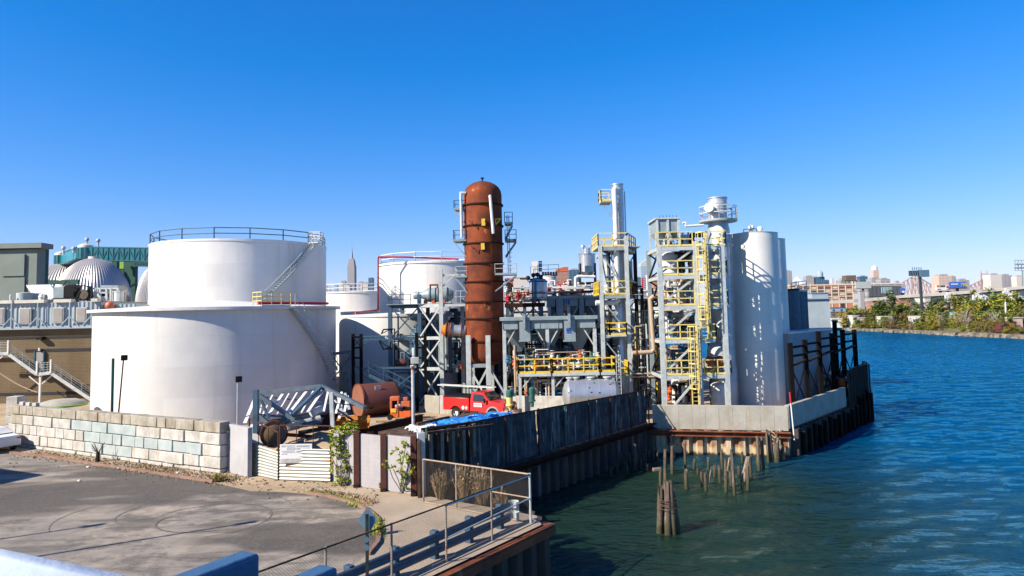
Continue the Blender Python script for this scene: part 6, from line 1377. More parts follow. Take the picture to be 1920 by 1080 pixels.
for s_ in (-1,1):
    MB().slab([P(1.55,s_*.965,1.42),P(2.72,s_*.965,1.42),P(2.42,s_*.85,1.86),P(1.6,s_*.85,1.9)],.015*s_*-1).build('side_window','glass',t)
    MB().cbox(P(2.72,s_*1.13,1.45),.12,.14,.32,hd).build('mirror','black',t,bevel=.02)
    MB().lathe([(.50,-.03),(.60,-.03),(.60,.03),(.50,.03),(.50,-.03)],P(3.35,s_*.99,.45),18,axis=P.ax,a0=0 if 1 else 0,a1=2*pi).build('fender_flare','grey_steel',t)
    MB().cbox(P(4.3,s_*.72,.95),.1,.3,.26,hd).build('headlight','chrome',t,bevel=.02)
    for xw in (0,3.35): wheel(t,xw,s_*.86,.42,.26,P)
MB().cbox(P(4.33,0,.95),.08,1.05,.34,hd).build('grille','black',t,bevel=.02); MB().cbox(P(4.42,0,.6),.16,1.9,.22,hd).build('bumper','grey_steel',t,bevel=.04); MB().cbox(P(1.6,0,.5),4.6,.8,.2,hd).build('chassis','black',t)
MB().cbox(P(2.1,-.99,.42),.9,.16,.08,hd).build('step','chrome',t,bevel=.01)
MB().cbox(P(2.05,-1.005,1.1),.72,.02,.28,hd).build('door_sign','sign_white',t)
m_=MB(); 
for k in range(7): m_.cbox(P(1.78+k*.09,-1.018,1.12),.055,.01,.09,hd)
m_.cbox(P(2.05,-1.018,1.02),.5,.01,.03,hd); m_.build('door_lettering','red',t)
for x_,mt in ((.72,'sign_white'),(1.02,'concrete_blue')): c=P(x_,-1.03,.85); uu=V((P.c,P.s,0)); MB().slab([c+V((0,0,.17)),c-uu*.15,c-V((0,0,.17)),c+uu*.15],.01).build('placard',mt,t)
m_=MB()
for x_ in (-1.0,1.25):
    for s_ in (-.95,.95): m_.bar(P(x_,s_,1.6),P(x_,s_,2.35),.06)
    m_.bar(P(x_,-.95,2.35),P(x_,.95,2.35),.06)
for s_ in (-.95,.95): m_.bar(P(-1.1,s_,2.32),P(2.0,s_,2.32),.06)
m_.build('ladder_rack','black',t)
tl=T('ladder','aluminium extension ladder lying on the rack of the red truck','ladder',P(0,0,2.4)); m_=MB()
for s_ in (-.55,-.95): m_.bar(P(-1.7,s_,2.48),P(3.4,s_,2.44),.06,.09)
m_.build('stringer','pale_steel',tl); m_=MB()
for k in range(18): m_.bar(P(-1.6+k*.29,-.55,2.47),P(-1.6+k*.29,-.95,2.47),.035)
m_.build('rung','pale_steel',tl)
for k,(x_,y_) in enumerate(((.4,-1.9),(1.4,-2.0))):
    t=T('work_trestle',('low dark trestle beside the truck rear','low dark trestle beside the truck front wheel')[k],'trestle',P(x_,y_,0)); MB().bar(P(x_,y_,.75),P(x_+1.3,y_,.75),.1).build('beam','dark_steel',t)
    for dx in (.1,1.2): MB().bar(P(x_+dx,y_-.3,0),P(x_+dx,y_,.75),.06).build('leg','dark_steel',t); MB().bar(P(x_+dx,y_+.3,0),P(x_+dx,y_,.75),.06).build('leg','dark_steel',t)
# white car at the left edge
cg=gd(2,848,Z0); P=Pl((cg.x-.75,cg.y+.5,Z0),math.atan2(.47,-.88)+pi*0); P=Pl((cg.x-1.5,cg.y+.9,Z0),math.atan2(.5,-.87)); t=T('parked_car','white car whose rear shows at the left edge by the sidewalk','car',Z(P.o,Z0))
extr(P,[(-2.2,.35,1),(-1.2,.25,1),(1.4,.25,1),(2.2,.35,1),(2.28,.75,.9),(1.3,.95,.95),(.6,1.4,.75),(-.9,1.42,.75),(-1.6,1.02,.95),(-2.2,.98,.92),(-2.28,.7,.95)],.88,'sign_white','body',t,.05)
for s_ in (-1,1):
    MB().slab([P(-1.35,s_*.87,.98),P(1.1,s_*.87,.98),P(.55,s_*.69,1.34),P(-.85,s_*.69,1.36)],-.015*s_).build('side_window','glass',t); MB().cbox(P(-2.2,s_*.72,.8),.12,.26,.14,P.h).build('tail_light','red',t,bevel=.02)
    for xw in (-1.35,1.35): wheel(t,xw,s_*.8,.32,.2,P)
MB().slab([P(-1.55,-.72,1.05),P(-1.55,.72,1.05),P(-.92,.62,1.40),P(-.92,-.62,1.40)],.015).build('rear_window','glass',t)
# ================================================================ pilings
g=random.Random(31)
PL=[(1148,878,893),(1170,860,880),(1177,869,892),(1189,833,882),(1195,850,878),(1200,861,880),(1206,850,873),(1218,844,868),(1223,844,868),(1228,852,866),(1246,843,888),(1249,876,912),(1259,836,890),(1266,842,862),(1236,880,912),(1284,827,880),(1287,882,918),(1308,878,890),(1317,885,912),(1325,886,922),(1352,870,905),(1355,842,880),(1361,862,925),(1379,840,930),(1374,882,912),(1392,848,868),(1400,870,920),(1390,885,918),(1409,854,895),(1424,819,884),(1432,818,882),(1442,812,868),(1328,856,880),(1420,858,872),(1214,872,884),(1299,862,880),(1340,872,896),(1366,868,884),(1385,872,892),(1158,868,886),(1163,846,876),(1182,852,874),(1210,838,872),(1232,846,872)]
desc={3:'slender weathered pile left of the cluster in the dark water',10:'pile with orange tint, behind the leaning dolphin',12:'tall cracked pile just right of the orange tinted one',14:'short pile with a crosswise timber head',15:'tall straight pile standing alone in the middle of the field',16:'split pile base in front of the tall straight one',19:'double headed short pile in the middle of the water',22:'pile with forked top and orange side',23:'tallest pale pile nearest the viewer in the field',26:'dark broken pile right of the tallest pale one',28:'short cracked pile behind the dark broken one',29:'left one of the tall dark twin piles near the corner',30:'right one of the tall dark twin piles near the corner'}
def pile(mb,p,h,r,g,lean=(0,0),zb=-1.5,n=9,jag=.12):
    rings=7; vs=[];fs=[]
    for j in range(rings+1):
        f=j/rings; z=zb+(h-zb)*f
        for i in range(n):
            a=2*pi*i/n; rr=r*(1-.18*f)*g.uniform(.9,1.1); dz=g.uniform(-jag*2,jag) if j==rings else 0
            vs.append((p.x+lean[0]*f+rr*cos(a),p.y+lean[1]*f+rr*sin(a),z+dz))
    for j in range(rings):
        for i in range(n): fs.append((j*n+i,j*n+(i+1)%n,(j+1)*n+(i+1)%n,(j+1)*n+i))
    vs.append((p.x+lean[0],p.y+lean[1],h-.05)); k=len(vs)-1; fs+=[(rings*n+i,rings*n+(i+1)%n,k) for i in range(n)]
    return mb.add(vs,fs)
left=sorted(i for i in range(len(PL)) if i not in desc); left.sort(key=lambda i:PL[i][0])
for i,(x,yt,yb_) in enumerate(PL):
    p=gd(x,yb_,0); h=max(.35,zz(yt,x,p.y)); lean=(g.uniform(-.12,.12),g.uniform(-.1,.1)); r=g.uniform(.085,.135)
    t=T('wooden_pile',desc[i] if i in desc else 'broken grey stump in the dark water, '+ORD[left.index(i)]+' from the left among the low stumps','piling',(p.x,p.y,-1.5),'old pilings standing in the water')
    pile(MB(),p,h,r,g,lean).build('shaft','wood_pile_wet',t,smooth=.9)
    if i==14: MB().cbox((p.x-.1,p.y,h),.5,.2,.18,.2).build('cross_head','timber',t,bevel=.02)
    if i in (22,19): pile(MB(),p+V((.14,.0,0)),h+.15,r*.5,g,(.15,0),zb=h-.6).build('fork','wood_pile',t,smooth=.9)
t=T('leaning_pile','wooden pile leaning sharply right among the old pilings','piling',Z(gd(1390,900,0),-1)); p=gd(1385,903,0); q=at(1403,856,p.y); MB().tube(p+V((0,0,-1)),q,.17,.13,9).build('shaft','wood_pile',t)
t=T('pile_dolphin','bundle of six leaning piles bound with rope, nearest in the water','dolphin',Z(gd(1253,1003,0),-1.5)); c=gd(1254,1000,0)
for k,(dx,dy,tx,ty,h,r) in enumerate(((-.52,.0,-.28,.1,2.05,.16),(-.15,-.3,.0,-.08,2.15,.17),(.22,-.22,.14,-.05,2.15,.16),(.62,.0,.24,.1,1.85,.16),(-.3,.4,-.1,.25,1.9,.15),(.35,.4,.16,.25,2.1,.15),(-.05,.1,-.05,.12,2.5,.13))):
    b_=c+V((dx,dy,0)); pile(MB(),b_,h,r,g,(tx-dx,ty-dy),jag=.34).build('pile','wood_pile_wet',t,smooth=.9)
m_=MB()
for z,r,tx in ((1.2,.47,.12),(1.3,.45,-.06),(1.38,.44,.05),(1.5,.42,-.13),(1.1,.49,-.04)): m_.lathe([(r-.012,-.01),(r+.012,-.01),(r+.012,.01),(r-.012,.01)],c+V((.0,.06,z+.05)),16,axis=(tx,.05,1))
m_.build('rope_binding','rope_brown',t)
t=T('corner_cluster','broken timbers bound with pale rope at the flood wall corner','dolphin',Z(gd(1450,862,0),-1.5)); c=gd(1452,858,0)
for k,(x,yt,yb_) in enumerate(((1442,812,866),(1449,806,866),(1457,820,868),(1463,845,866),(1472,838,862),(1480,832,858))):
    p=gd(x,yb_,0); h=zz(yt,x,p.y); pile(MB(),p,h,.2,g,(g.uniform(-.2,.2),0),jag=.3).build('timber','wood_pile_wet' if k<4 else 'timber_dark',t,smooth=.9)
m_=MB()
for k in range(5): p=c+V((0,-.35,.8+k*.25)); m_.pipe([p+V((-.45,.1,.25)),p+V((-.1,-.08,-.1)),p+V((.3,0,-.25-.1*k)),p+V((.45,.3,.2))],.03,5)
m_.build('rope','rope',t)
# ================================================================ brick building on the left
t=T('brick_building','long tan brick building with blue grey corrugated band, left of the widest tank','building',(-55,70,Z0)); YBk=70
zc=zz(617,80,YBk)-.0; zb0=zz(612,80,YBk); zt_=zz(568,80,YBk)
MB().box(-75,-41.5,70,88,Z0,zc).build('wall','brick_wall',t)
def corrv(x0,x1,y,z0,z1,n):
    vs=[];fs=[]
    for i in range(n+1): x=x0+(x1-x0)*i/n; yy=y+(.07 if (i//2)%2 else 0); vs+=[(x,yy,z0),(x,yy,z1)]
    for i in range(n): fs.append((2*i,2*i+2,2*i+3,2*i+1))
    return MB().add(vs,fs)
m_=corrv(-75,-41.5,69.8,zc+.3,zt_,300); m_.box(-75,-41.5,69.9,88,zc+.01,zt_-.02); m_.build('corrugated_band','corrug',t,smooth=0)
m_=corrv(-41.48,-38.2,70.3,zt_-1.6,zt_-.3,30); m_.box(-41.48,-38.2,70.4,73,Z0,zt_-.32); m_.build('corrugated_band','corrug',t,smooth=0)
MB().box(-75,-41.3,69.5,70,zc,zc+.3).build('ledge','corrug',t)
m_=MB(); 
for a,b in ((0,22),(27,82),(100,133),(170,182)): m_.box(X(a,568,69.5) if a else -75,X(b,568,69.5),69.5,70.2,zt_,zt_+.32)
m_.build('roof_trim','pale_trim',t); MB().box(-75,-41.5,70.3,88,zt_,zt_+.1).build('roof','grey_panel',t)
for x0,x1,y0,y1 in ((-6,8,577,609),(35,58,577,608),(98,119,576,606),(142,162,576,604)):
    a,b=at(x0,y1,69.6),at(x1,y0,69.6); f=MB(); f.box(a.x,b.x,69.6,69.78,a.z,b.z); f=f.build('window','pale_trim',t); MB().box(a.x+.1,b.x-.1,69.56,69.598,a.z+.1,b.z-.1).build('pane','grey_panel',f)
m_=MB()
for px in (22,71,131,172):
    a=at(px,612,69.45); b=at(px,570,69.45); m_.bar((b.x,69.45,zc+.2),(b.x,69.45,zt_),.1)
    for s_ in (-1,1): m_.bar((b.x,69.45,zc+1.25),(b.x+s_*.85,69.45,zc+.3),.08)
m_.build('strut','corrug',t)
for y,h in ((633,.12),(657,.14),(738,.14)):
    z=zz(y,80,69.9); MB().box(-75 if y!=657 else X(48,657,70),-41.6,69.96,69.985,z-h,z+h).build('stain_course','band',t)
a,b=at(66,697,69.9),at(82,660,69.9); dr=MB().box(a.x,b.x,69.86,69.98,a.z,b.z).build('door','grey_panel',t); MB().box(a.x-.1,a.x,69.8,69.99,a.z,b.z+.08).build('frame','blue_steel',dr); MB().box(b.x,b.x+.1,69.8,69.99,a.z,b.z+.08).build('frame','blue_steel',dr); MB().cbox((b.x-.15,69.83,(a.z+b.z)/2),.08,.06,.12).build('handle','chrome',dr)
p=at(76,634,69.7); MB().cbox(p,.7,.5,.3).build('wall_lamp','black',t,bevel=.05); p=at(74,655,69.8); MB().cbox(p,.15,.2,.3).build('door_lamp','white',t)
# outside stair
t=T('outside_stair','grey steel stair zigzagging down the brick building wall past the door','stair',(X(76,750,68),68,Z0)); YS=68.3
m_=MB(); seg=[((-40,663),(15,663)),((15,663),(69,702)),((69,702),(95,699)),((95,699),(172,750))]
for (xa,ya),(xb,yb_) in seg:
    for dy in (0,1.2): m_.bar(at(xa,ya,YS+dy),at(xb,yb_,YS+dy),.1,.32)
m_.build('stringer','pale_steel',t); tr=MB()
for (xa,ya),(xb,yb_) in (seg[1],seg[3]):
    a,b=at(xa,ya,YS),at(xb,yb_,YS); n=int(abs(a.z-b.z)/.2)
    for i in range(n+1): p=a.lerp(b,i/n)+V((0,0,-.1)); tr.bar(p,p+V((0,1.2,0)),.26,.05)
tr.build('tread','dark_steel',t); rl=MB()
for (xa,ya),(xb,yb_) in seg[:]:
    a,b=at(xa,ya,YS),at(xb,yb_,YS)
    for f in (.35,.6,.85,1.05): rl.tube(a+V((0,0,f)),b+V((0,0,f)),.02,n=5)
    for i in range(1,4): p=a.lerp(b,i/4); rl.tube(p,p+V((0,0,1.05)),.03,n=5)
rl.build('handrail','grey_steel',t); m_=MB()
for x,y in ((15,663),(69,702),(95,699)): p=at(x,y,YS-.05); m_.bar(p,p+V((0,0,1.3)),.14)
a=at(76,703,YS+.5); m_.bar((a.x,YS+.5,Z0),(a.x,YS+.5,a.z),.18); m_.bar((a.x,YS+.5,a.z-1.0),(a.x-1.1,YS+.5,a.z-.1),.1); m_.bar((a.x,YS+.5,a.z-1.0),(a.x+1.1,YS+.5,a.z-.1),.1)
p=at(5,668,YS); m_.bar(p,p+V((-1.5,0,-1.2)),.1); m_.build('newel','white',t)
t=T('stored_boat_cover','pale grey low rounded roof just above the block wall left end','cover',at(125,752,52)); vs=[]
c=at(118,752,52); MB().lathe([(1.6,0),(1.4,.22),(.9,.36),(.01,.4)],c+V((0,0,-.25)),32).build('cover','concrete',t); MB().lathe([(1.63,-.1),(1.63,.02),(1.55,.05)],c+V((0,0,-.25)),32).build('green_rim','lime',t)
t=T('hanging_cable','thin sagging pale cable in front of the brick building','cable',at(40,725,60)); m_=MB(); pts=[at(-20+i*9,690+i*5.2-((i-5)**2)*.25,60) for i in range(11)]; m_.pipe(pts,.05,5); m_.build('cable','beige_pipe',t)
# roof equipment
zr=zt_+.1
def rb(t,x0,x1,y0,y1,Y0,Y1,mat,nm,bv=0): a,b=at(x0,y1,Y0),at(x1,y0,Y0); return MB().box(a.x,b.x,Y0,Y1,a.z,b.z).build(nm,mat,t,bevel=bv)
t=T('roof_fan','black open fan housing on the brick building roof','fan unit',at(128,567,75)); rb(t,120,141,534,558,75,76,'black','housing',.05); rb(t,100,120,537,560,75.2,76.2,'grey_steel','side_box',.05); rb(t,98,150,558,564,75,76.4,'dark_steel','base')
m_=MB().lathe([(.9,0),(1.0,0),(1.0,.3),(.9,.3),(.9,0)],at(155,552,75),28,axis=(0,1,0)); 
m_.bar(at(142,538,75),at(152,538,75),.12); m_.bar(at(142,562,75),at(150,545,75),.1); m_.build('fan_wheel','dark_steel',t); MB().lathe([(.01,0),(.55,.05),(.55,.25)],at(155,552,75),18,axis=(0,1,0)).build('hub','bark',t)
m_=MB()
for k in range(7): m_.bar(at(101+k*3,540-k*.4,75.4),at(101+k*3,560,75.4),.06)
m_.bar(at(122,533,75),at(141,533,75),.1); m_.pipe([at(118,536,76),at(124,527,76),at(131,529,76)],.06); m_.build('rib','dark_steel',t)
t=T('roof_frame','pale grey framed cooling unit on the brick building roof','cooling unit',at(200,567,76)); 
rb(t,188,222,535,545,76,77.2,'grey_steel','tank',.04); m_=MB()
for x in (171,179,188,200,208,221): m_.bar(at(x,540,75.8),at(x,567,75.8),.2)
for y in (541,549,557,565): m_.bar(at(170,y,75.8),at(222 if y<545 or y>560 else 200,y,75.8),.16)
m_.build('frame','pale_steel',t); rb(t,172,186,548,556,76.3,76.6,'white','louvre_panel'); rb(t,188,202,550,557,76.2,77,'black','opening'); rb(t,163,170,536,566,75.5,75.8,'dark_green','dark_panel')
t=T('roof_cylinder','white framed cylinder on the roof, left of the tall tank','roof vent',at(223,566,74)); p=at(223,566,74); m_=MB().lathe([(.62,0),(.62,.1),(.6,.1),(.6,1.0),(.64,1.05),(.64,1.15),(.01,1.15)],p,20); m_.build('drum','white',t); m_=MB()
for k in range(6): a_=k*1.05; m_.bar(p+V((.66*cos(a_),.66*sin(a_),0)),p+V((.66*cos(a_),.66*sin(a_),1.2)),.07)
m_.build('rib','pale_steel',t)
t=T('roof_tank','pale blue drum on the roof at the left','roof vent',at(46,565,74)); p=at(46,567,74); MB().lathe([(.75,0),(.75,1),(.01,1.1)],p,20).build('drum','concrete_blue',t)
t=T('roof_tank','second pale drum on the roof, right of the pale blue one','roof vent',at(60,565,75)); p=at(61,567,75); MB().lathe([(.7,0),(.7,.95),(.01,1.05)],p,20).build('drum','concrete_blue',t)
for k,(x,y,r,mt) in enumerate(((78,561,.28,'white'),(84,562,.22,'concrete'),(20,562,.12,'white'))): o=MB().lathe([(r,0),(r,.5),(r*1.2,.55),(r*.8,.85),(.01,.9)],at(x,y+6,73),14).build('roof_vent',mt); tag(o,('white mushroom vent on the brick building roof','grey small vent beside the white mushroom vent','thin white vent at the left of the brick building roof')[k],'roof vent')
p=at(206,573,69.9); o=MB().ball(p,.45,14).build('buoy','orange_pale'); tag(o,'orange ball hanging at the end of the corrugated band','buoy')
t=T('ribbed_roof','pale curved ribbed roof behind the brick building','roof',at(84,560,110)); m_=MB(); a=at(64,562,110)
for k in range(14): xx=a.x+k*.28; m_.bar((xx-1.2,110,zz(534,84,110)),(xx+1.2,109,zz(562,84,110)),.22)
m_.build('rib','sign_white',t); rb(t,60,96,545,566,111,113,'grey_steel','body')
t=T('grey_green_building','large plain grey green building at the far left behind the brick roof','building',at(30,565,110)); 
rb(t,-200,70,467,600,110,112,'green_grey','wall'); m_=MB(); a,b=at(-200,466,109),at(79,466,109); m_.box(a.x,at(74,466,109).x,109.4,112.3,a.z-.3,a.z+.5); a=at(76,466,110); m_.build('cornice','green_grey',t); rb(t,2,46,476,518,109.7,109.95,'green_grey','panel'); rb(t,2,46,520,600,109.75,109.95,'green_grey','panel')
t=T('green_block','tall dark green slab right beside the grey green building','building',at(78,560,124)); rb(t,66,82,456,600,124,125.5,'dark_green','wall'); rb(t,56,74,456,462,123.8,124.6,'white','roof_box')
t=T('green_ledge','long dark green ledge in front of the ribbed dome','building',at(110,530,200)); rb(t,75,146,524,534,200,201,'dark_green','wall'); rb(t,75,79,524,534,199.6,200,'lime','end_panel')
# digester domes
def dome(label,px,yap,Y,r,h,g_='silver digester domes'):
    p=at(px,yap,Y); t=T('digester_dome',label,'dome',(p.x,Y,Z0),g_); prof=[]; 
    for i in range(17): f=i/16; prof.append((r*sin(f*pi/2)**.9*1.0 if f else .01, -h*(1-cos(f*pi/2))**.92))
    K=72; vs=[]; 
    for r_,z in prof:
        for k in range(K*2): q=r_*(1 if k%2 else .972); vs.append((p.x+q*cos(pi*k/K),Y+q*sin(pi*k/K),p.z+z))
    n=K*2; fs=[(j*n+i,(j+1)*n+i,(j+1)*n+(i+1)%n,j*n+(i+1)%n) for j in range(16) for i in range(n)]
    MB().add(vs,fs).build('shell','dome_metal',t,smooth=0); MB().lathe([(r*.16,-h*.06),(r*.14,h*.03),(.01,h*.04)],p,24).build('cap','pale_trim',t)
    MB().lathe([(r*1.0,Z0-p.z),(r*.96,-h*.98)],p,40).build('base','grey_steel',t)
dome('ribbed silver egg shaped dome in front, below the teal footbridge',176,484,250,12.6,17); dome('pale dome farther left, half hidden behind the front dome',128,491,285,15,16); dome('dome just showing at the edge of the tall tank',292,498,250,6.5,15)
t=T('teal_footbridge','teal glass footbridge with round drums crossing above the domes','footbridge',at(150,500,262)); Y=262
def drum(x0,x1,y0,y1,Y):
    p=at((x0+x1)/2,y1,Y); r=(at(x1,y1,Y).x-at(x0,y1,Y).x)/2; h=zz(y0,(x0+x1)/2,Y)-p.z; MB().lathe([(r*.9,-.5),(r,0),(r,h),(r*.5,h)],p,28).build('glass_drum','teal_glass',t); MB().lathe([(r*1.03,h),(r*.95,h+.9),(r*.4,h+1.6),(.01,h+1.7)],p,28).build('drum_roof','pale_trim',t); MB().lathe([(r*1.03,-.3),(r*1.03,0),(.01,-.1)],p,28).build('drum_floor','teal_frame',t)
    m_=MB()
    for k in range(12): a_=k*pi/6; m_.bar(p+V((r*1.02*cos(a_),r*1.02*sin(a_),0)),p+V((r*1.02*cos(a_),r*1.02*sin(a_),h)),.3)
    m_.build('mullion','teal_frame',t)
drum(104,128,479,496,Y+20); drum(147,173,465,484,Y-6)
def seg_(xa,ya,Ya,xb,yb_,Yb_,h):
    a,b=at(xa,ya,Ya),at(xb,yb_,Yb_); m_=MB(); m_.bar(a,b,3.2,h); m_.build('glass_span','teal_glass',t); m_=MB(); m_.bar(a+V((0,0,h/2+.2)),b+V((0,0,h/2+.2)),3.5,.4); m_.bar(a-V((0,0,h/2+.2)),b-V((0,0,h/2+.2)),3.5,.4)
    n=12
    for k in range(n): p=a.lerp(b,k/n); q=a.lerp(b,(k+1)/n); p=p+V((0,-1.7,0)); q=q+V((0,-1.7,0)); m_.bar(p-V((0,0,h/2)),p+V((0,0,h/2)),.3); m_.bar(p-V((0,0,h/2))*(1 if k%2 else -1),q+V((0,0,h/2))*(1 if k%2 else -1),.2)
    m_.build('truss','teal_frame',t)
seg_(122,486,Y+18,152,475,Y,4.0); seg_(168,476,Y-6,285,478,Y-6,4.4); seg_(255,491,Y+5,290,492,Y+5,2.6)
m_=MB()
for x,y0,y1 in ((119,478,465),(138,474,466),(163,462,449),(184,463,451)): a,b=at(x,y0,Y),at(x,y1,Y); m_.tube(a,b,.35); m_.ball(b,.8,10)
m_.build('finial','pale_steel',t)
t=T('green_tower','dark green tower under the footbridge, left of the lime stripe','tower',at(213,560,275)); rb(t,206,219,487,600,275,277,'dark_green','wall'); t=T('green_tower','wide dark green tower under the footbridge, beside the tall tank','tower',at(243,560,270)); rb(t,231,254,487,600,270,272,'dark_green','wall'); t=T('lime_panel','lime green lit wall between the dark green towers','wall panel',at(225,495,280)); rb(t,219,232,487,504,280,281,'lime','panel'); rb(t,219,232,504,600,280.2,281,'dark_green','lower_wall')
t=T('white_box_building','white wall showing between dome and dark green tower','building',at(198,500,290)); rb(t,186,205,487,560,290,291,'sign_white','wall')
# ================================================================ skyline
def bld(label,x0,x1,yt,Y,mat,name='high_rise',D=None,top=None,ang_=0,group=None,extra=()):
    a=at(x0,590,Y); b=at(x1,590,Y); z=zz(yt,(x0+x1)/2,Y); w_=b.x-a.x; D=D or w_; t=T(name,label,'building',((a.x+b.x)/2,Y,0),group)
    MB().box(a.x,b.x,Y,Y+D,0,z).build('wall',mat,t,smooth=0); MB().box(a.x+w_*.2,b.x-w_*.2,Y+D*.2,Y+D*.8,z,z+w_*.14).build('roof_house',top or 'b_grey',t)
    for (u0,u1,y_,mt) in extra: c0=a.x+w_*u0; c1=a.x+w_*u1; MB().box(c0,c1,Y+D*.1,Y+D*.9,z,zz(y_,(x0+x1)/2,Y)).build('upper_tier',mt,t,smooth=0)
    return t,a,b,z
# spired tower with setbacks
Y=4000; t=T('spired_tower','tall stepped grey skyscraper with needle spire, behind the gap between tanks','skyscraper',(X(660,590,Y),Y,0)); cx=X(660,545,Y)
def tier(hw,y0,y1,mat='b_limestone',dep=None): z0_,z1_=zz(y0,660,Y),zz(y1,660,Y); w_=hw/F*Y; MB().box(cx-w_,cx+w_,Y-w_*1.3,Y+w_*1.3,z0_,z1_).build('tier',mat,t,smooth=0)
tier(10.5,600,560); tier(7.8,560,552); tier(6.6,552,498); tier(5.6,498,493); tier(5.0,493,488); tier(3.6,488,485); k_=F/Y
MB().lathe([(2.4/k_,0),(2.0/k_,8/k_*1.0),(1.2/k_,13/k_),(.9/k_,17/k_)],(cx,Y,zz(485,660,Y)),16).build('mast','b_limestone',t); MB().lathe([(.7/k_,0),(.35/k_,10/k_),(.15/k_,14/k_)],(cx,Y,zz(469,660,Y)),8).build('spire','b_grey',t)
# slant topped tower
Y=3600; t=T('slant_top_tower','pale blue grey skyscraper with a slanted roof between the two process towers','skyscraper',(X(1214,590,Y),Y,0))
a,b=X(1203,540,Y),X(1225,540,Y); zA,zB,zC=zz(499,1203,Y),zz(480,1224,Y),zz(494,1205,Y); D=75
MB().add([(a,Y,0),(b,Y,0),(b,Y+D,0),(a,Y+D,0),(a,Y,zA),(b,Y,zA),(b,Y+D,zA),(a,Y+D,zA),(b,Y,zB),(b,Y+D,zB),(a+(b-a)*.1,Y,zC),(a+(b-a)*.1,Y+D,zC)],[(0,1,5,4),(1,2,6,5),(2,3,7,6),(3,0,4,7)]).build('wall','b_glassblue',t,smooth=0)
c0=a+(b-a)*.12; c1=b-(b-a)*.12; o=MB().add([(a,Y,zA),(b,Y,zA),(b,Y,zB),(c1,Y,zB),(a,Y,zC),(a,Y+D,zA),(b,Y+D,zA),(b,Y+D,zB),(c1,Y+D,zB),(a,Y+D,zC)],[(0,1,2,3,4),(9,8,7,6,5),(1,6,7,2),(2,7,8,3),(3,8,9,4),(4,9,5,0)]).build('crown','pale_steel',t,smooth=0); normals(o)
bl=[('low dark glass block at the left foot of the spired tower',622,636,548,3300,'b_dark'),('pinkish block left of the spired tower base',637,656,535,3700,'b_pale'),('narrow blue grey block beside the tank gap',627,633,533,3600,'b_glassblue'),
('small dark block right of the spired tower',672,682,529,3500,'b_grey'),('pale low block right of the spired tower',676,690,531,3200,'b_pale'),('dark blue slab right of the spired tower',691,700,521,3400,'b_dark'),
('dark blue slab right of the brick apartment tower',1069,1090,506,1500,'b_dark'),('dark blue low block left of the slanted tower',1196,1204,520,2900,'b_dark'),('brownish low block right of the slanted tower',1226,1234,517,3000,'b_brick'),
('tall grey tower beside the silo edge',1476,1489,508,2600,'b_grey'),('grey tower with dark crown left of the blue slab over the factory',1515,1530,518,2500,'b_grey'),('dark blue slab with round pale crown over the factory',1533,1550,519,2500,'b_dark'),('lower dark blue wing beside the pale crown',1550,1558,525,2550,'b_dark'),
('dark block under the rooftop tank',1580,1600,524,900,'b_grey'),('dark blue square block left of the pink tower',1617,1631,518,1900,'b_dark'),('grey wide block at the foot of the pink tower',1638,1658,522,1200,'b_grey'),('grey block with stepped roof right of the pink tower',1655,1673,523,1100,'b_grey'),
('blue glass block at the left of the red fronted building',1758,1766,518,1300,'b_glassblue'),('pale block with red top panel behind the green billboard',1765,1790,517,1250,'b_pink'),('grey block at the right of the red fronted building',1788,1797,518,1300,'b_grey'),('low grey domed block between the bridge towers',1802,1822,525,2400,'b_grey'),
('large pale building right of the right bridge tower',1862,1883,515,1600,'b_pale'),('grey columned building right of the large pale building',1884,1903,516,1650,'b_grey'),('dark narrow block near the right edge',1906,1910,523,2200,'b_dark'),('pale slab at the right edge',1911,1925,518,1500,'b_pale'),
('pale low block far behind the blue billboard',1800,1822,537,2900,'b_pink')]
bl+=[('grey blue block above the valves, left of the small grey tank',962,975,531,2600,'b_glassblue'),('pinkish block just right of the rust column on the skyline',974,990,536,2200,'b_pink'),('dark slab between white vent unit and brick apartment tower',1034,1043,529,2400,'b_dark'),
('pale brick block right behind the raised cone tank',1114,1122,531,1900,'b_brick'),('grey block left of the slim stack frame on the skyline',1120,1128,526,2500,'b_grey'),('pale block seen through the slim stack frame',1136,1150,534,2300,'b_pale'),('blue glass block seen through the slim stack frame right bay',1178,1190,529,2700,'b_glassblue'),
('reddish block low between the two towers',1228,1238,528,2000,'b_brick'),('small grey block on the skyline left of the long red rimmed tank',640,648,527,3900,'b_grey'),('thin pale tower right of the crowned blue slab',1563,1568,522,3000,'b_pale'),('low reddish block beside the rooftop tank',1607,1615,525,1700,'b_brick'),('thin grey tower left of the pole billboard',1684,1690,527,2600,'b_grey')]
for lb,x0,x1,yt,Y,mt in bl: bld(lb,x0,x1,yt,Y,mt)
# curved top brick tower
t,a,b,z=bld('brick apartment tower with orange curved top beside the small grey tank',1044,1068,509,700,'b_brick',D=12,top='orange_pale'); m_=MB(); N=12; w_=b.x-a.x; vs=[]
for i in range(N+1): f=i/N; x_=a.x+w_*f; zt2=z+w_*(.12+.24*sin(f*pi*.62)); vs+=[(x_,700-.3,z),(x_,700-.3,zt2),(x_,712,z),(x_,712,zt2)]
fs=[]
for i in range(N): k=4*i; fs+=[(k,k+4,k+5,k+1),(k+1,k+5,k+7,k+3),(k+2,k+3,k+7,k+6)]
fs+=[(0,1,3,2),(4*N,4*N+2,4*N+3,4*N+1)]; normals(m_.add(vs,fs).build('curved_crown','orange_pale',t,smooth=0))
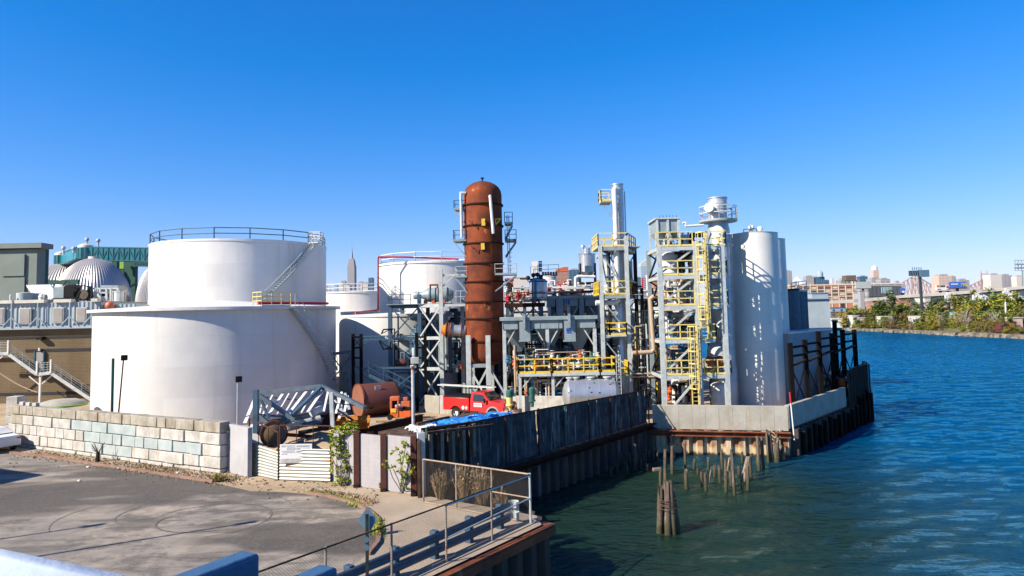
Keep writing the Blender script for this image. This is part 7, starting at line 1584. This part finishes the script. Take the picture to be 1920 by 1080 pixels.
# pink tower with rounded white top, pointed tower, crown
Y=2300; t=T('round_top_tower','slim pinkish tower with rounded white top over the factory','skyscraper',(X(1645,550,Y),Y,0)); a,b=X(1640,550,Y),X(1650.5,550,Y); z=zz(506,1645,Y); MB().box(a,b,Y,Y+20,0,z).build('wall','b_pink',t,smooth=0); MB().lathe([((b-a)/2,0),((b-a)/2,8),((b-a)*.4,13),(.01,15)],((a+b)/2,Y+10,z),20).build('crown','sign_white',t)
Y=2500; t=T('pointed_tower','small pale tower with pointed white top right of the tall grey tower','skyscraper',(X(1497,550,Y),Y,0)); a,b=X(1491,550,Y),X(1503,550,Y); z=zz(527,1497,Y); MB().box(a,b,Y,Y+20,0,z).build('wall','b_grey',t,smooth=0); MB().hexa([(a,Y,z),(b,Y,z),(b,Y+20,z),(a,Y+20,z)],[((a+b)/2-1,Y+9,z+16),((a+b)/2+1,Y+9,z+16),((a+b)/2+1,Y+11,z+16),((a+b)/2-1,Y+11,z+16)]).build('spire','sign_white',t)
Y=2490; p=at(1541,519,Y); o=MB().lathe([(11,0),(11,14),(8,19),(4,23),(.01,24)],(p.x,Y+15,p.z),16).build('glass_crown_tower','b_glassblue'); tag(o,'round pale crown rising behind the dark blue slab over the factory','skyscraper')
# rooftop tank frame
Y=880; t=T('rooftop_tank','brown rooftop water tank on stilts above the factory','water tank',at(1594,530,Y)); rb(t,1587,1605,516,526,Y,Y+12,'bark','tank'); m_=MB()
for x in (1586,1592,1600,1606): m_.bar(at(x,526,Y),at(x,533,Y),.7)
m_.bar(at(1584,526.5,Y),at(1607,526.5,Y),.8); m_.build('stilt','dark_steel',t)
# factory
Y=560; t=T('factory_building','long salmon brick factory with rows of windows across the creek','factory',(X(1595,560,Y),Y,1.5)); a,b=X(1480,550,Y),X(1692,550,Y); zt2=zz(535,1560,Y); zb2=zz(566,1560,Y)-6
z_=lambda y:zz(y,1560,Y)
MB().box(a,b,Y,Y+40,1,zt2).build('wall','factory',t,smooth=0); m_=MB(); m_.box(a-.3,b+.3,Y-.4,Y+40,zt2,zt2+1.0)
n=16
for i in range(n+1): x_=a+(b-a)*i/n; m_.box(x_-.3,x_+.3,Y-.35,Y-.02,1,zt2+1.8 if i%3==0 else zt2)
for y in (543,549.5,556): m_.box(a,b,Y-.2,Y-.02,z_(y)-.25,z_(y)+.25)
m_.build('pilaster','factory_trim',t,smooth=0)
for i in range(n):
    for j,y in enumerate((539.5,546,552.5,559)):
        xa=a+(b-a)*(i+.17)/n; xb=a+(b-a)*(i+.83)/n
        if j<4 : MB().box(xa,xb,Y-.15,Y-.03,z_(y)-.55,z_(y)+.75).build('window','win_dark' if (i+j)%3 else 'factory_trim',t,smooth=0)
rb(t,1503,1512,527,533,Y,Y+8,'white','roof_house')
t=T('grey_factory','grey factory wing with black window strips right of the salmon factory','factory',at(1660,550,540)); rb(t,1628,1696,533,575,540,565,'b_grey','wall'); 
for k in range(8): rb(t,1630+k*7.6,1635.5+k*7.6,536,556,539.5,539.9,'win_dark','window')
for x0,x1,y0,y1,lb in ((1505,1606,999,0,''),):
    pass
# billboards
def board(label,x0,x1,y0,y1,Y,mat,post=True,yp=None,text=None,px=None):
    a,b=at(x0,y1,Y),at(x1,y0,Y); t=T('billboard',label,'billboard',((a.x+b.x)/2,Y,1.5)); MB().box(a.x,b.x,Y,Y+1,a.z,b.z).build('panel',mat,t)
    m_=MB(); m_.box(a.x-.3,b.x+.3,Y-.1,Y+1.1,a.z-.5,a.z-.05)
    if post: cx=X(px or (x0+x1)/2,y1,Y); m_.box(cx-.7,cx+.7,Y+.3,Y+1.3,1.2,a.z-.5)
    m_.build('support','dark_steel',t)
    for (u0,u1,v0,v1,mt) in text or (): MB().box(a.x+(b.x-a.x)*u0,a.x+(b.x-a.x)*u1,Y-.06,Y-.02,a.z+(b.z-a.z)*v0,a.z+(b.z-a.z)*v1).build('patch',mt,t)
    return t,a,b
board('pale lilac billboard standing on the factory roof line',1605,1633,528,541,520,'concrete_blue')
board('pale blue billboard with dark figure at its right, in front of the grey factory',1654,1676,538,550,480,'b_glassblue',text=((.82,1,0,1,'win_dark'),(0,.04,0,1,'teal_frame')))
t,a,b=board('blue billboard with yellow figures above the elevated road',1781,1812,528,540,430,'text_blue')
for txt,x,sz,mt in (('790',.63,.85,'text_yellow'),):
    cu=bpy.data.curves.new('lettering','FONT'); cu.body=txt; cu.size=(b.z-a.z)*sz; cu.extrude=.05; cu.resolution_u=3; o=bpy.data.objects.new('tmp',cu); me=bpy.data.meshes.new_from_object(o); bpy.data.objects.remove(o); o=bpy.data.objects.new('lettering',me); C.objects.link(o); me.materials.clear(); me.materials.append(MAT[mt]); o.parent=t; o.rotation_euler=(R(90),0,0); o.location=V((a.x+(b.x-a.x)*x,429.8,a.z+(b.z-a.z)*.2))-ORG[t.name]; o.scale=(.85,1,1)
MB().box(a.x+(b.x-a.x)*.08,a.x+(b.x-a.x)*.5,429.9,429.97,a.z+(b.z-a.z)*.55,a.z+(b.z-a.z)*.7).build('lettering_line','sign_white',t)
board('white billboard with green and orange bands left of the blue billboard',1756,1773,534,545,440,'sign_white',text=((.05,.35,.6,.95,'orange'),(.4,.95,.6,.95,'green_paint'),(.1,.5,.15,.3,'text_blue')))
board('small red and white billboard just left of the blue billboard',1774,1783,535,545,445,'sign_white',text=((.1,.9,.5,.9,'red'),(.1,.9,.1,.3,'orange_pale')))
board('small blue and white sign behind the dark pole billboard',1690,1697,540,549,500,'text_blue',text=((.2,.8,.0,.4,'sign_white'),))
t=T('pole_billboard','dark double billboard on a tall black pole above the trees','billboard',at(1727,565,290)); rb(t,1709,1727,507,517,290,292,'under_dark','panel'); a,b=at(1727,519,289),at(1740,506,290); MB().box(a.x,b.x,289.2,291,a.z,b.z).build('panel','sign_back',t); m_=MB(); p=at(1725,518,290.8); q=at(1728,570,290.8); m_.box(q.x-.42,q.x+.42,290.3,291.1,1,p.z+1); m_.build('pole','under_dark',t)
m_=MB()
for k in range(5): p=at(1711+k*4,506,289.8); m_.bar(p,p+V((0,0,1.1)),.25); m_.bar(at(1711+k*4,507,289.8),at(1713+k*4,517,289.8),.3)
m_.build('frame_bar','sign_back',t)
t=T('stadium_sign','open framed rooftop sign at the right edge in the sky','sign',at(1912,508,500)); m_=MB()
for x in (1903,1909,1915,1921,1927): m_.bar(at(x,488,500),at(x,507,500),.35)
for y in (488,495,503,507): m_.bar(at(1902,y,500),at(1930,y,500),.35)
for k in range(5): m_.ball(at(1906+k*5,495,499.6),.9,8)
m_.build('frame','grey_steel',t); rb(t,1903,1930,501,503,499.5,499.9,'bark','strip'); m_=MB().bar(at(1917,507,500),at(1917,560,500),.8); m_.build('mast','grey_steel',t)
# elevated road
t=T('elevated_road','long elevated road on dark girders rising to the right','viaduct',at(1800,560,420)); pts=[(1480,571),(1600,566),(1690,557),(1760,553),(1840,547),(1920,540),(1990,534)]
m_=MB(); m2=MB(); m3=MB(); prev=None
for (xa,ya),(xb,yb_) in zip(pts,pts[1:]):
    Ya=470-(xa-1480)*.16; Yb_=470-(xb-1480)*.16; a,b=at(xa,ya,Ya),at(xb,yb_,Yb_); m_.bar(a,b,14,1.3); m_.bar(a+V((0,-7,1.0)),b+V((0,-7,1.0)),.4,.8)
    if xa>=1690:
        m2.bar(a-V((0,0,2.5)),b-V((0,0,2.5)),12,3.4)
        n=8
        for k in range(n): p=a.lerp(b,k/n); q=a.lerp(b,(k+.5)/n); r_=a.lerp(b,(k+1)/n); m3.bar(p+V((0,-6.3,-1.5)),q+V((0,-6.3,-5.2)),.35); m3.bar(q+V((0,-6.3,-5.2)),r_+V((0,-6.3,-1.5)),.35); m3.bar(p+V((0,-6.3,-5.2)),r_+V((0,-6.3,-5.2)),.4)
m_.build('deck','deck_conc',t); m2.build('girder','under_dark',t); m3.build('lattice','under_dark',t)
for px in (1500,1540,1580,1640,1690,1730,1775,1815,1860,1905):
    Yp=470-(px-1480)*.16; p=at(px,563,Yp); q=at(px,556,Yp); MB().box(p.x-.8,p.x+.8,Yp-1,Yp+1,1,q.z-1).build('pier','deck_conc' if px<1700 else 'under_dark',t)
for k,(x0,x1,yt,yb_) in enumerate(((1773,1800,550,566),(1825,1856,547,564),(1881,1915,543,562))):
    Y=330; t=T('white_conveyor',('leftmost white lattice conveyor beside the elevated road','middle white lattice conveyor under the elevated road','rightmost white lattice conveyor near the brown shed')[k],'conveyor',at(x0,yb_,Y),'white lattice conveyors'); m_=MB(); w_=x1-x0
    q=[(x0,yt+4),(x0,yb_),(x0+w_*.5,yb_),(x0+w_*.5,yt+4)]
    for i in range(4): m_.bar(at(*q[i],Y),at(*q[(i+1)%4],Y),.7)
    m_.bar(at(x0,yb_,Y),at(x0+w_*.25,yt+4,Y),.6); m_.bar(at(x0+w_*.25,yt+4,Y),at(x0+w_*.5,yb_,Y),.6); m_.bar(at(x0+w_*.1,yt-1,Y),at(x1,yb_-4,Y),.7); m_.bar(at(x0+w_*.5,yt+5,Y),at(x1,yb_-3,Y),.6); m_.bar(at(x0+w_*.5,yb_,Y),at(x1,yb_-3,Y),.6)
    for j in range(6): m_.bar(at(x0+w_*(.1+.15*j),yt-1+(yb_-3-yt)*j/6,Y),at(x0+w_*(.15+.15*j),yb_-2-(j%2)*5,Y),.35)
    for z in (0,): p=at(x0,yb_,Y); m_.bar(p,Z(p,1.5),.7); p=at(x0+w_*.5,yb_,Y); m_.bar(p,Z(p,1.5),.7)
    m_.build('lattice','sign_white',t)
# cantilever bridge far away
Y=2600; t=T('cantilever_bridge','pale pink cantilever bridge with twin peaked trusses on the skyline','bridge',at(1780,540,Y)); yd=553
tw=[1716,1845]; hh={1716:522,1845:514}
chord=[]; 
for x in range(1660,1940,7):
    h=max(max(0,1-abs(x-w_)/62)**1.25 for w_ in tw); yy=yd-5-(yd-5-519+ (4 if x<1780 else -4))*h; chord.append((x,min(yy,yd-7)))
m_=MB()
for (xa,ya),(xb,yb_) in zip(chord,chord[1:]):
    dk=lambda x:yd-(x-1716)*.021
    for yy0 in (0,30):
        m_.bar(at(xa,ya,Y+yy0),at(xb,yb_,Y+yy0),3.4); m_.bar(at(xa,ya,Y+yy0),at(xa,dk(xa),Y+yy0),2.2); m_.bar(at(xa,ya,Y+yy0),at(xb,dk(xb),Y+yy0),2.2); m_.bar(at(xb,yb_,Y+yy0),at(xa,dk(xa),Y+yy0),1.6)
m_.build('truss','bridge_pink',t); m_=MB(); m_.bar(at(1650,yd+2,Y),at(1945,yd-4,Y),30,6); m_.build('deck','bridge_pink',t)
for w_ in tw:
    m_=MB()
    for s_ in (-5.5,5.5): m_.bar(at(w_+s_,hh[w_]-3,Y),at(w_+s_,yd+8,Y),4); m_.bar(at(w_+s_,hh[w_]-8,Y),at(w_+s_,hh[w_]-3,Y),1.6)
    m_.bar(at(w_-5.5,hh[w_],Y),at(w_+5.5,hh[w_],Y),3); m_.bar(at(w_-5.5,hh[w_]+8,Y),at(w_+5.5,hh[w_]+16,Y),2.4); m_.bar(at(w_+5.5,hh[w_]+8,Y),at(w_-5.5,hh[w_]+16,Y),2.4); m_.build('tower','bridge_pink',t)
# ================================================================ far bank
def farb(label,x0,x1,y0,y1,Y,mat,name='shed',cat='building',D=8,roof=None,det=True):
    a,b=at(x0,y1,Y),at(x1,y0,Y); t=T(name,label,cat,((a.x+b.x)/2,Y,1)); MB().box(a.x,b.x,Y,Y+D,min(a.z,1.2),b.z).build('body',mat,t,smooth=0); MB().box(a.x-.2,b.x+.2,Y-.2,Y+D+.2,b.z,b.z+.25).build('roof',roof or mat,t)
    if det:
        k=max(1,int((b.x-a.x)/3.2))
        for i in range(k): c=a.x+(b.x-a.x)*(i+.5)/k; MB().box(c-.5,c+.5,Y-.06,Y-.02,b.z-1.6,b.z-.6).build('window','win_dark',t)
farb('blue roofed grey shed left of the dark red hedge',1556,1585,577,585,330,'b_glassblue',roof='teal_frame'); farb('tan slatted fence like shed above the white quay huts',1556,1584,585,596,315,'timber')
farb('white quay hut at the left end of the far bank',1560,1579,598,612,302,'sign_white'); farb('white house with two windows behind the round yellow tree',1599,1611,592,602,300,'b_pale'); farb('low white house right of the two window house',1613,1628,596,602,300,'b_pale'); farb('white shed deep in the trees of the far bank',1663,1672,594,600,285,'b_pale')
farb('pale blue domed small shed in the trees',1713,1721,583,586,290,'concrete_blue'); farb('white low trailer among the bushes of the far bank',1725,1738,593.5,597,270,'b_pale',name='trailer',cat='trailer'); farb('long salmon container by the bushes near the shore',1760,1779,600,606,262,'tank_end',name='container',cat='container'); farb('long mauve wall beside the salmon container',1779,1815,599,607,262,'tank_end',det=False,name='wall',cat='wall')
farb('red brown open shed by the water near the right edge',1884,1904,605,622,216,'tank_brown',D=5); farb('orange door like panel of the shore shed',1895.5,1898.5,608,618,215,'orange',D=.3,det=False,name='panel',cat='panel'); farb('pale flat roofed kiosk right of the red brown shed',1902,1917,596,601,218,'b_pink',D=4,det=False); farb('brown long shed at the right edge below the conveyors',1888,1960,561,580,300,'tank_brown',det=False)
farb('red brick low wing left of the big dark green tree',1638,1664,567,572,360,'b_brick',det=False); farb('red brick block with two humps among the trees',1690,1708,563,573,350,'b_brick',det=False); farb('green stacked bins in the trees, left pair',1768,1784,586,592,285,'green_paint',det=False,name='bin',cat='bin'); farb('green stacked bins in the trees, right pair',1857,1871,584,595,270,'green_paint',det=False,name='bin',cat='bin'); farb('teal low shed between the green bins',1795,1806,586,591,280,'b_glassblue',det=False); farb('pale concrete tower pier by the trees under the lilac billboard',1614,1620,546,572,400,'b_grey',det=False,name='pier',cat='pier'); farb('white conveyor cab at the left of the conveyors',1734,1744,559,566,330,'b_pale',det=False,name='cab',cat='shed')
t=T('utility_pole','thin pale pole standing up from the trees at the right','pole',at(1885,582,262)); MB().tube(Z(at(1886,600,262),1.5),at(1885,566,262),.25,n=8).build('shaft','sign_white',t); MB().cbox(at(1885,567,262),1.6,.2,.2).build('crossarm','bark',t)
# trees: a few kinds, each with own crown and trunk, then copied
def mktree(name,label,mat,w_,h,n,leaf,seed,bark='bark',bare=False,grp='trees on the far bank'):
    g=random.Random(seed); t=T(name,label,'tree' if 'tree' in name else 'bush',(0,0,0),grp); m_=MB(); tr=MB()
    tr.tube((0,0,-.5),(0,0,h*.5),h*.028,h*.014,7)
    for k in range(7 if not bare else 22):
        a=g.uniform(0,6.28); z0=h*g.uniform(.12,.45); e=V((cos(a)*w_*g.uniform(.4,.9),sin(a)*w_*g.uniform(.4,.9),h*g.uniform(.5,.95))); tr.tube((0,0,z0),e,h*.013,h*.003,5)
    leaves(m_,(0,0,h*.58),w_,w_,h*.46,n,leaf,g,clump=20 if not bare else 14)
    leaves(m_,(0,0,h*.25),w_*.95,w_*.9,h*.26,n//2,leaf,g,clump=12)
    m_.build('crown',mat,t,smooth=0); tr.build('trunk',bark,t); return t
kinds=[mktree('bushy_tree','olive green bushy tree on the far bank','leaf_olive',3.6,7.5,1500,.34,1),mktree('bushy_tree','dark green dense tree on the far bank','leaf_green',3.4,8,1600,.34,2),mktree('bushy_tree','yellow green tree on the far bank','leaf_lime',3.2,7,1300,.34,3),
 mktree('bushy_tree','brown thinning autumn tree on the far bank','leaf_brown',3.2,6.5,900,.3,4),mktree('bushy_tree','bright yellow autumn tree on the far bank','leaf_yellow',2.8,6,1200,.32,5),mktree('bare_tree','nearly bare pale trunked tree on the far bank','leaf_brown',2.8,7.5,200,.25,6,'bark_pale',True),
 mktree('bush','dark purple red shrub of the long hedge beside the white houses','leaf_red',2.6,4.2,1200,.3,7,grp='purple red hedge shrubs'),mktree('bushy_tree','very dark green tree on the far bank','leaf_dark',3.2,7,1400,.34,8)]
g=random.Random(99); used=set(); SEEN={}
LM=((1592,'by the white quay hut'),(1614,'behind the two window white house'),(1640,'near the low white house'),(1660,'left of the deep white shed'),(1682,'behind the deep white shed'),(1705,'left of the pole billboard'),(1728,'under the pole billboard'),(1752,'right of the white trailer'),(1772,'by the salmon container'),(1795,'between the green bin pairs'),(1820,'above the long mauve wall'),(1850,'left of the right green bins'),(1875,'behind the right green bins'),(1893,'around the thin utility pole'),(1990,'at the right edge by the red brown shed'))
KW=('olive bushy tree','dark green dense tree','yellow green tree','brown thinning tree','bright yellow tree','nearly bare pale tree','purple red hedge shrub','very dark green tree')
def tlabel(k,px,Y,s):
    lm=[b for a,b in LM if px<a][0]; d=Y-shore(px); row='lowest scrubby ' if s<.45 else 'waterside ' if d<11 else 'middle row ' if d<30 else 'back row '
    l=row+KW[k]+' '+lm; SEEN[l]=SEEN.get(l,0)+1
    return l if SEEN[l]==1 else row+ORD[SEEN[l]-1]+' '+KW[k]+' '+lm
def plant(k,px,Y,s,label=None,zb=None,group=None):
    p=at(px,600,Y); z=(.9 if Y<shore(px)+15 else 1.8) if zb is None else zb; loc_=(p.x,Y,z)
    sc_=(s*g.uniform(.85,1.15),s*g.uniform(.85,1.15),s*g.uniform(.85,1.15))
    label=label or tlabel(k,px,Y,s)
    if k not in used:
        used.add(k); o=kinds[k]; o.location=loc_; o.scale=sc_; o.rotation_euler=(0,0,g.uniform(0,6))
        if label: o['label']=label
        if group: o['group']=group
        return o
    return dup(kinds[k],loc_,g.uniform(0,6.28),sc_,label,group)
shore=lambda px: 303-(px-1570)*.29 if px<1900 else 207
for k in range(9): plant(6,1590+k*5.5,312-k,1.15)
plant(4,1577.5,303,1.0,'round bright yellow tree at the water edge beside the white quay hut',zb=1.2)
# back row
for px,kk,dy,s in ((1574,0,60,1.1),(1586,2,70,1.3),(1600,0,75,1.5),(1614,0,70,1.3),(1630,2,80,1.2),(1646,2,40,1.2),(1655,1,35,1.7),(1668,1,22,2.1),(1680,0,30,1.7),(1690,3,90,1.9),(1702,2,60,1.3),(1715,7,95,1.8),(1722,0,50,1.6),(1738,3,40,1.4),(1752,7,80,1.8),(1765,1,60,1.6),(1775,0,45,1.5),(1788,3,55,1.5),(1800,7,85,2.1),(1811,0,70,2.1),(1822,4,68,1.6),(1832,2,65,1.7),(1842,3,66,1.7),(1852,7,60,1.9),(1862,1,70,2.0),(1872,2,62,2.2),(1882,4,75,2.1),(1890,2,60,2.0),(1902,7,65,1.7),(1910,2,68,1.9),(1922,0,60,1.8),(1935,1,60,1.8)):
    plant(kk,px,shore(px)+dy,s*.84,zb=1.8)
for i in range(46):   # middle and front rows
    px=1596+i*7.3+g.uniform(-3,3); kk=g.choice((0,0,1,2,3,3,5,0,1)); dy=g.uniform(12,28) if i%2 else g.uniform(5,10); s=g.uniform(.75,1.15) if i%2 else g.uniform(.5,.75)
    if 1888<px<1915 and dy<12: s=.4
    plant(kk,px,shore(px)+dy,s)
for px,dy,kk,s in ((1634,30,0,1.0),(1641,45,2,1.3),(1648,24,1,1.1),(1656,50,3,1.4),(1664,28,0,1.2),(1672,48,1,1.5),(1686,26,0,1.2),(1694,44,2,1.4),(1700,24,3,1.1),(1708,42,0,1.4),(1716,26,1,1.1),(1730,40,0,1.3),(1746,30,1,1.2),(1618,34,3,.9),(1606,40,2,1.1)): plant(kk,px,shore(px)+dy,s)
for px,s in ((1764,.9),(1802,1.0),(1808,1.05),(1812,.95)): plant(5,px,shore(px)+6,s)
for px,kk,s in ((1665,0,.75),(1671,3,.7),(1727,1,.75),(1735,0,.7),(1622,3,.6)): plant(kk,px,shore(px)+6.5,s)
plant(2,1745,shore(1745)+7,.9); plant(4,1752,shore(1752)+6,.6); plant(4,1822,shore(1822)+40,1.2); plant(4,1815,shore(1815)+36,1.1)
for i in range(30): plant(g.choice((0,3,3,2)),1600+i*11+g.uniform(-4,4),shore(1600+i*11)+3.5,g.uniform(.28,.42))
# rocks on the far shoreline
rk=MB(); g=random.Random(5)
for a,b in zip(sh,sh[1:]):
    n=int((b-a).length*3.2)
    for _ in range(min(n,130)):
        p=a.lerp(b,g.random()); s=g.uniform(.25,.9)*(1.5 if p.x>125 else 1); q=[V((g.uniform(.6,1),g.uniform(.6,1),g.uniform(.5,1))) for _ in range(8)]; c=V((p.x+g.gauss(0,.6),p.y+g.uniform(-1.2,2.0),g.uniform(.0,.7)))
        sg_=[(-1,-1,-1),(1,-1,-1),(1,1,-1),(-1,1,-1),(-1,-1,1),(1,-1,1),(1,1,1),(-1,1,1)]; vv=[c+V((x*k.x*s,y*k.y*s,z*k.z*s*.6)) for (x,y,z),k in zip(sg_,q)]; rk.hexa(vv[:4],vv[4:])
tag(rk.build('shore_rocks','rock',smooth=0),'pale broken rocks lining the far bank waterline','rocks',kind='stuff')

# ================================================================ air
hm=bpy.data.materials.new('haze'); hm.use_nodes=True; n_=hm.node_tree; n_.nodes.remove(n_.nodes['Principled BSDF']); pv=n_.nodes.new('ShaderNodeVolumePrincipled')
pv.inputs['Color'].default_value=(.86,.92,1,1); pv.inputs['Density'].default_value=HAZE; pv.inputs['Anisotropy'].default_value=.2
n_.links.new(pv.outputs[0],n_.nodes['Material Output'].inputs['Volume']); MAT['haze']=hm
tag(MB().box(-2600,2900,-400,4700,-3,480).build('haze','haze',smooth=0),'thin air haze over the whole scene','haze',kind='stuff')
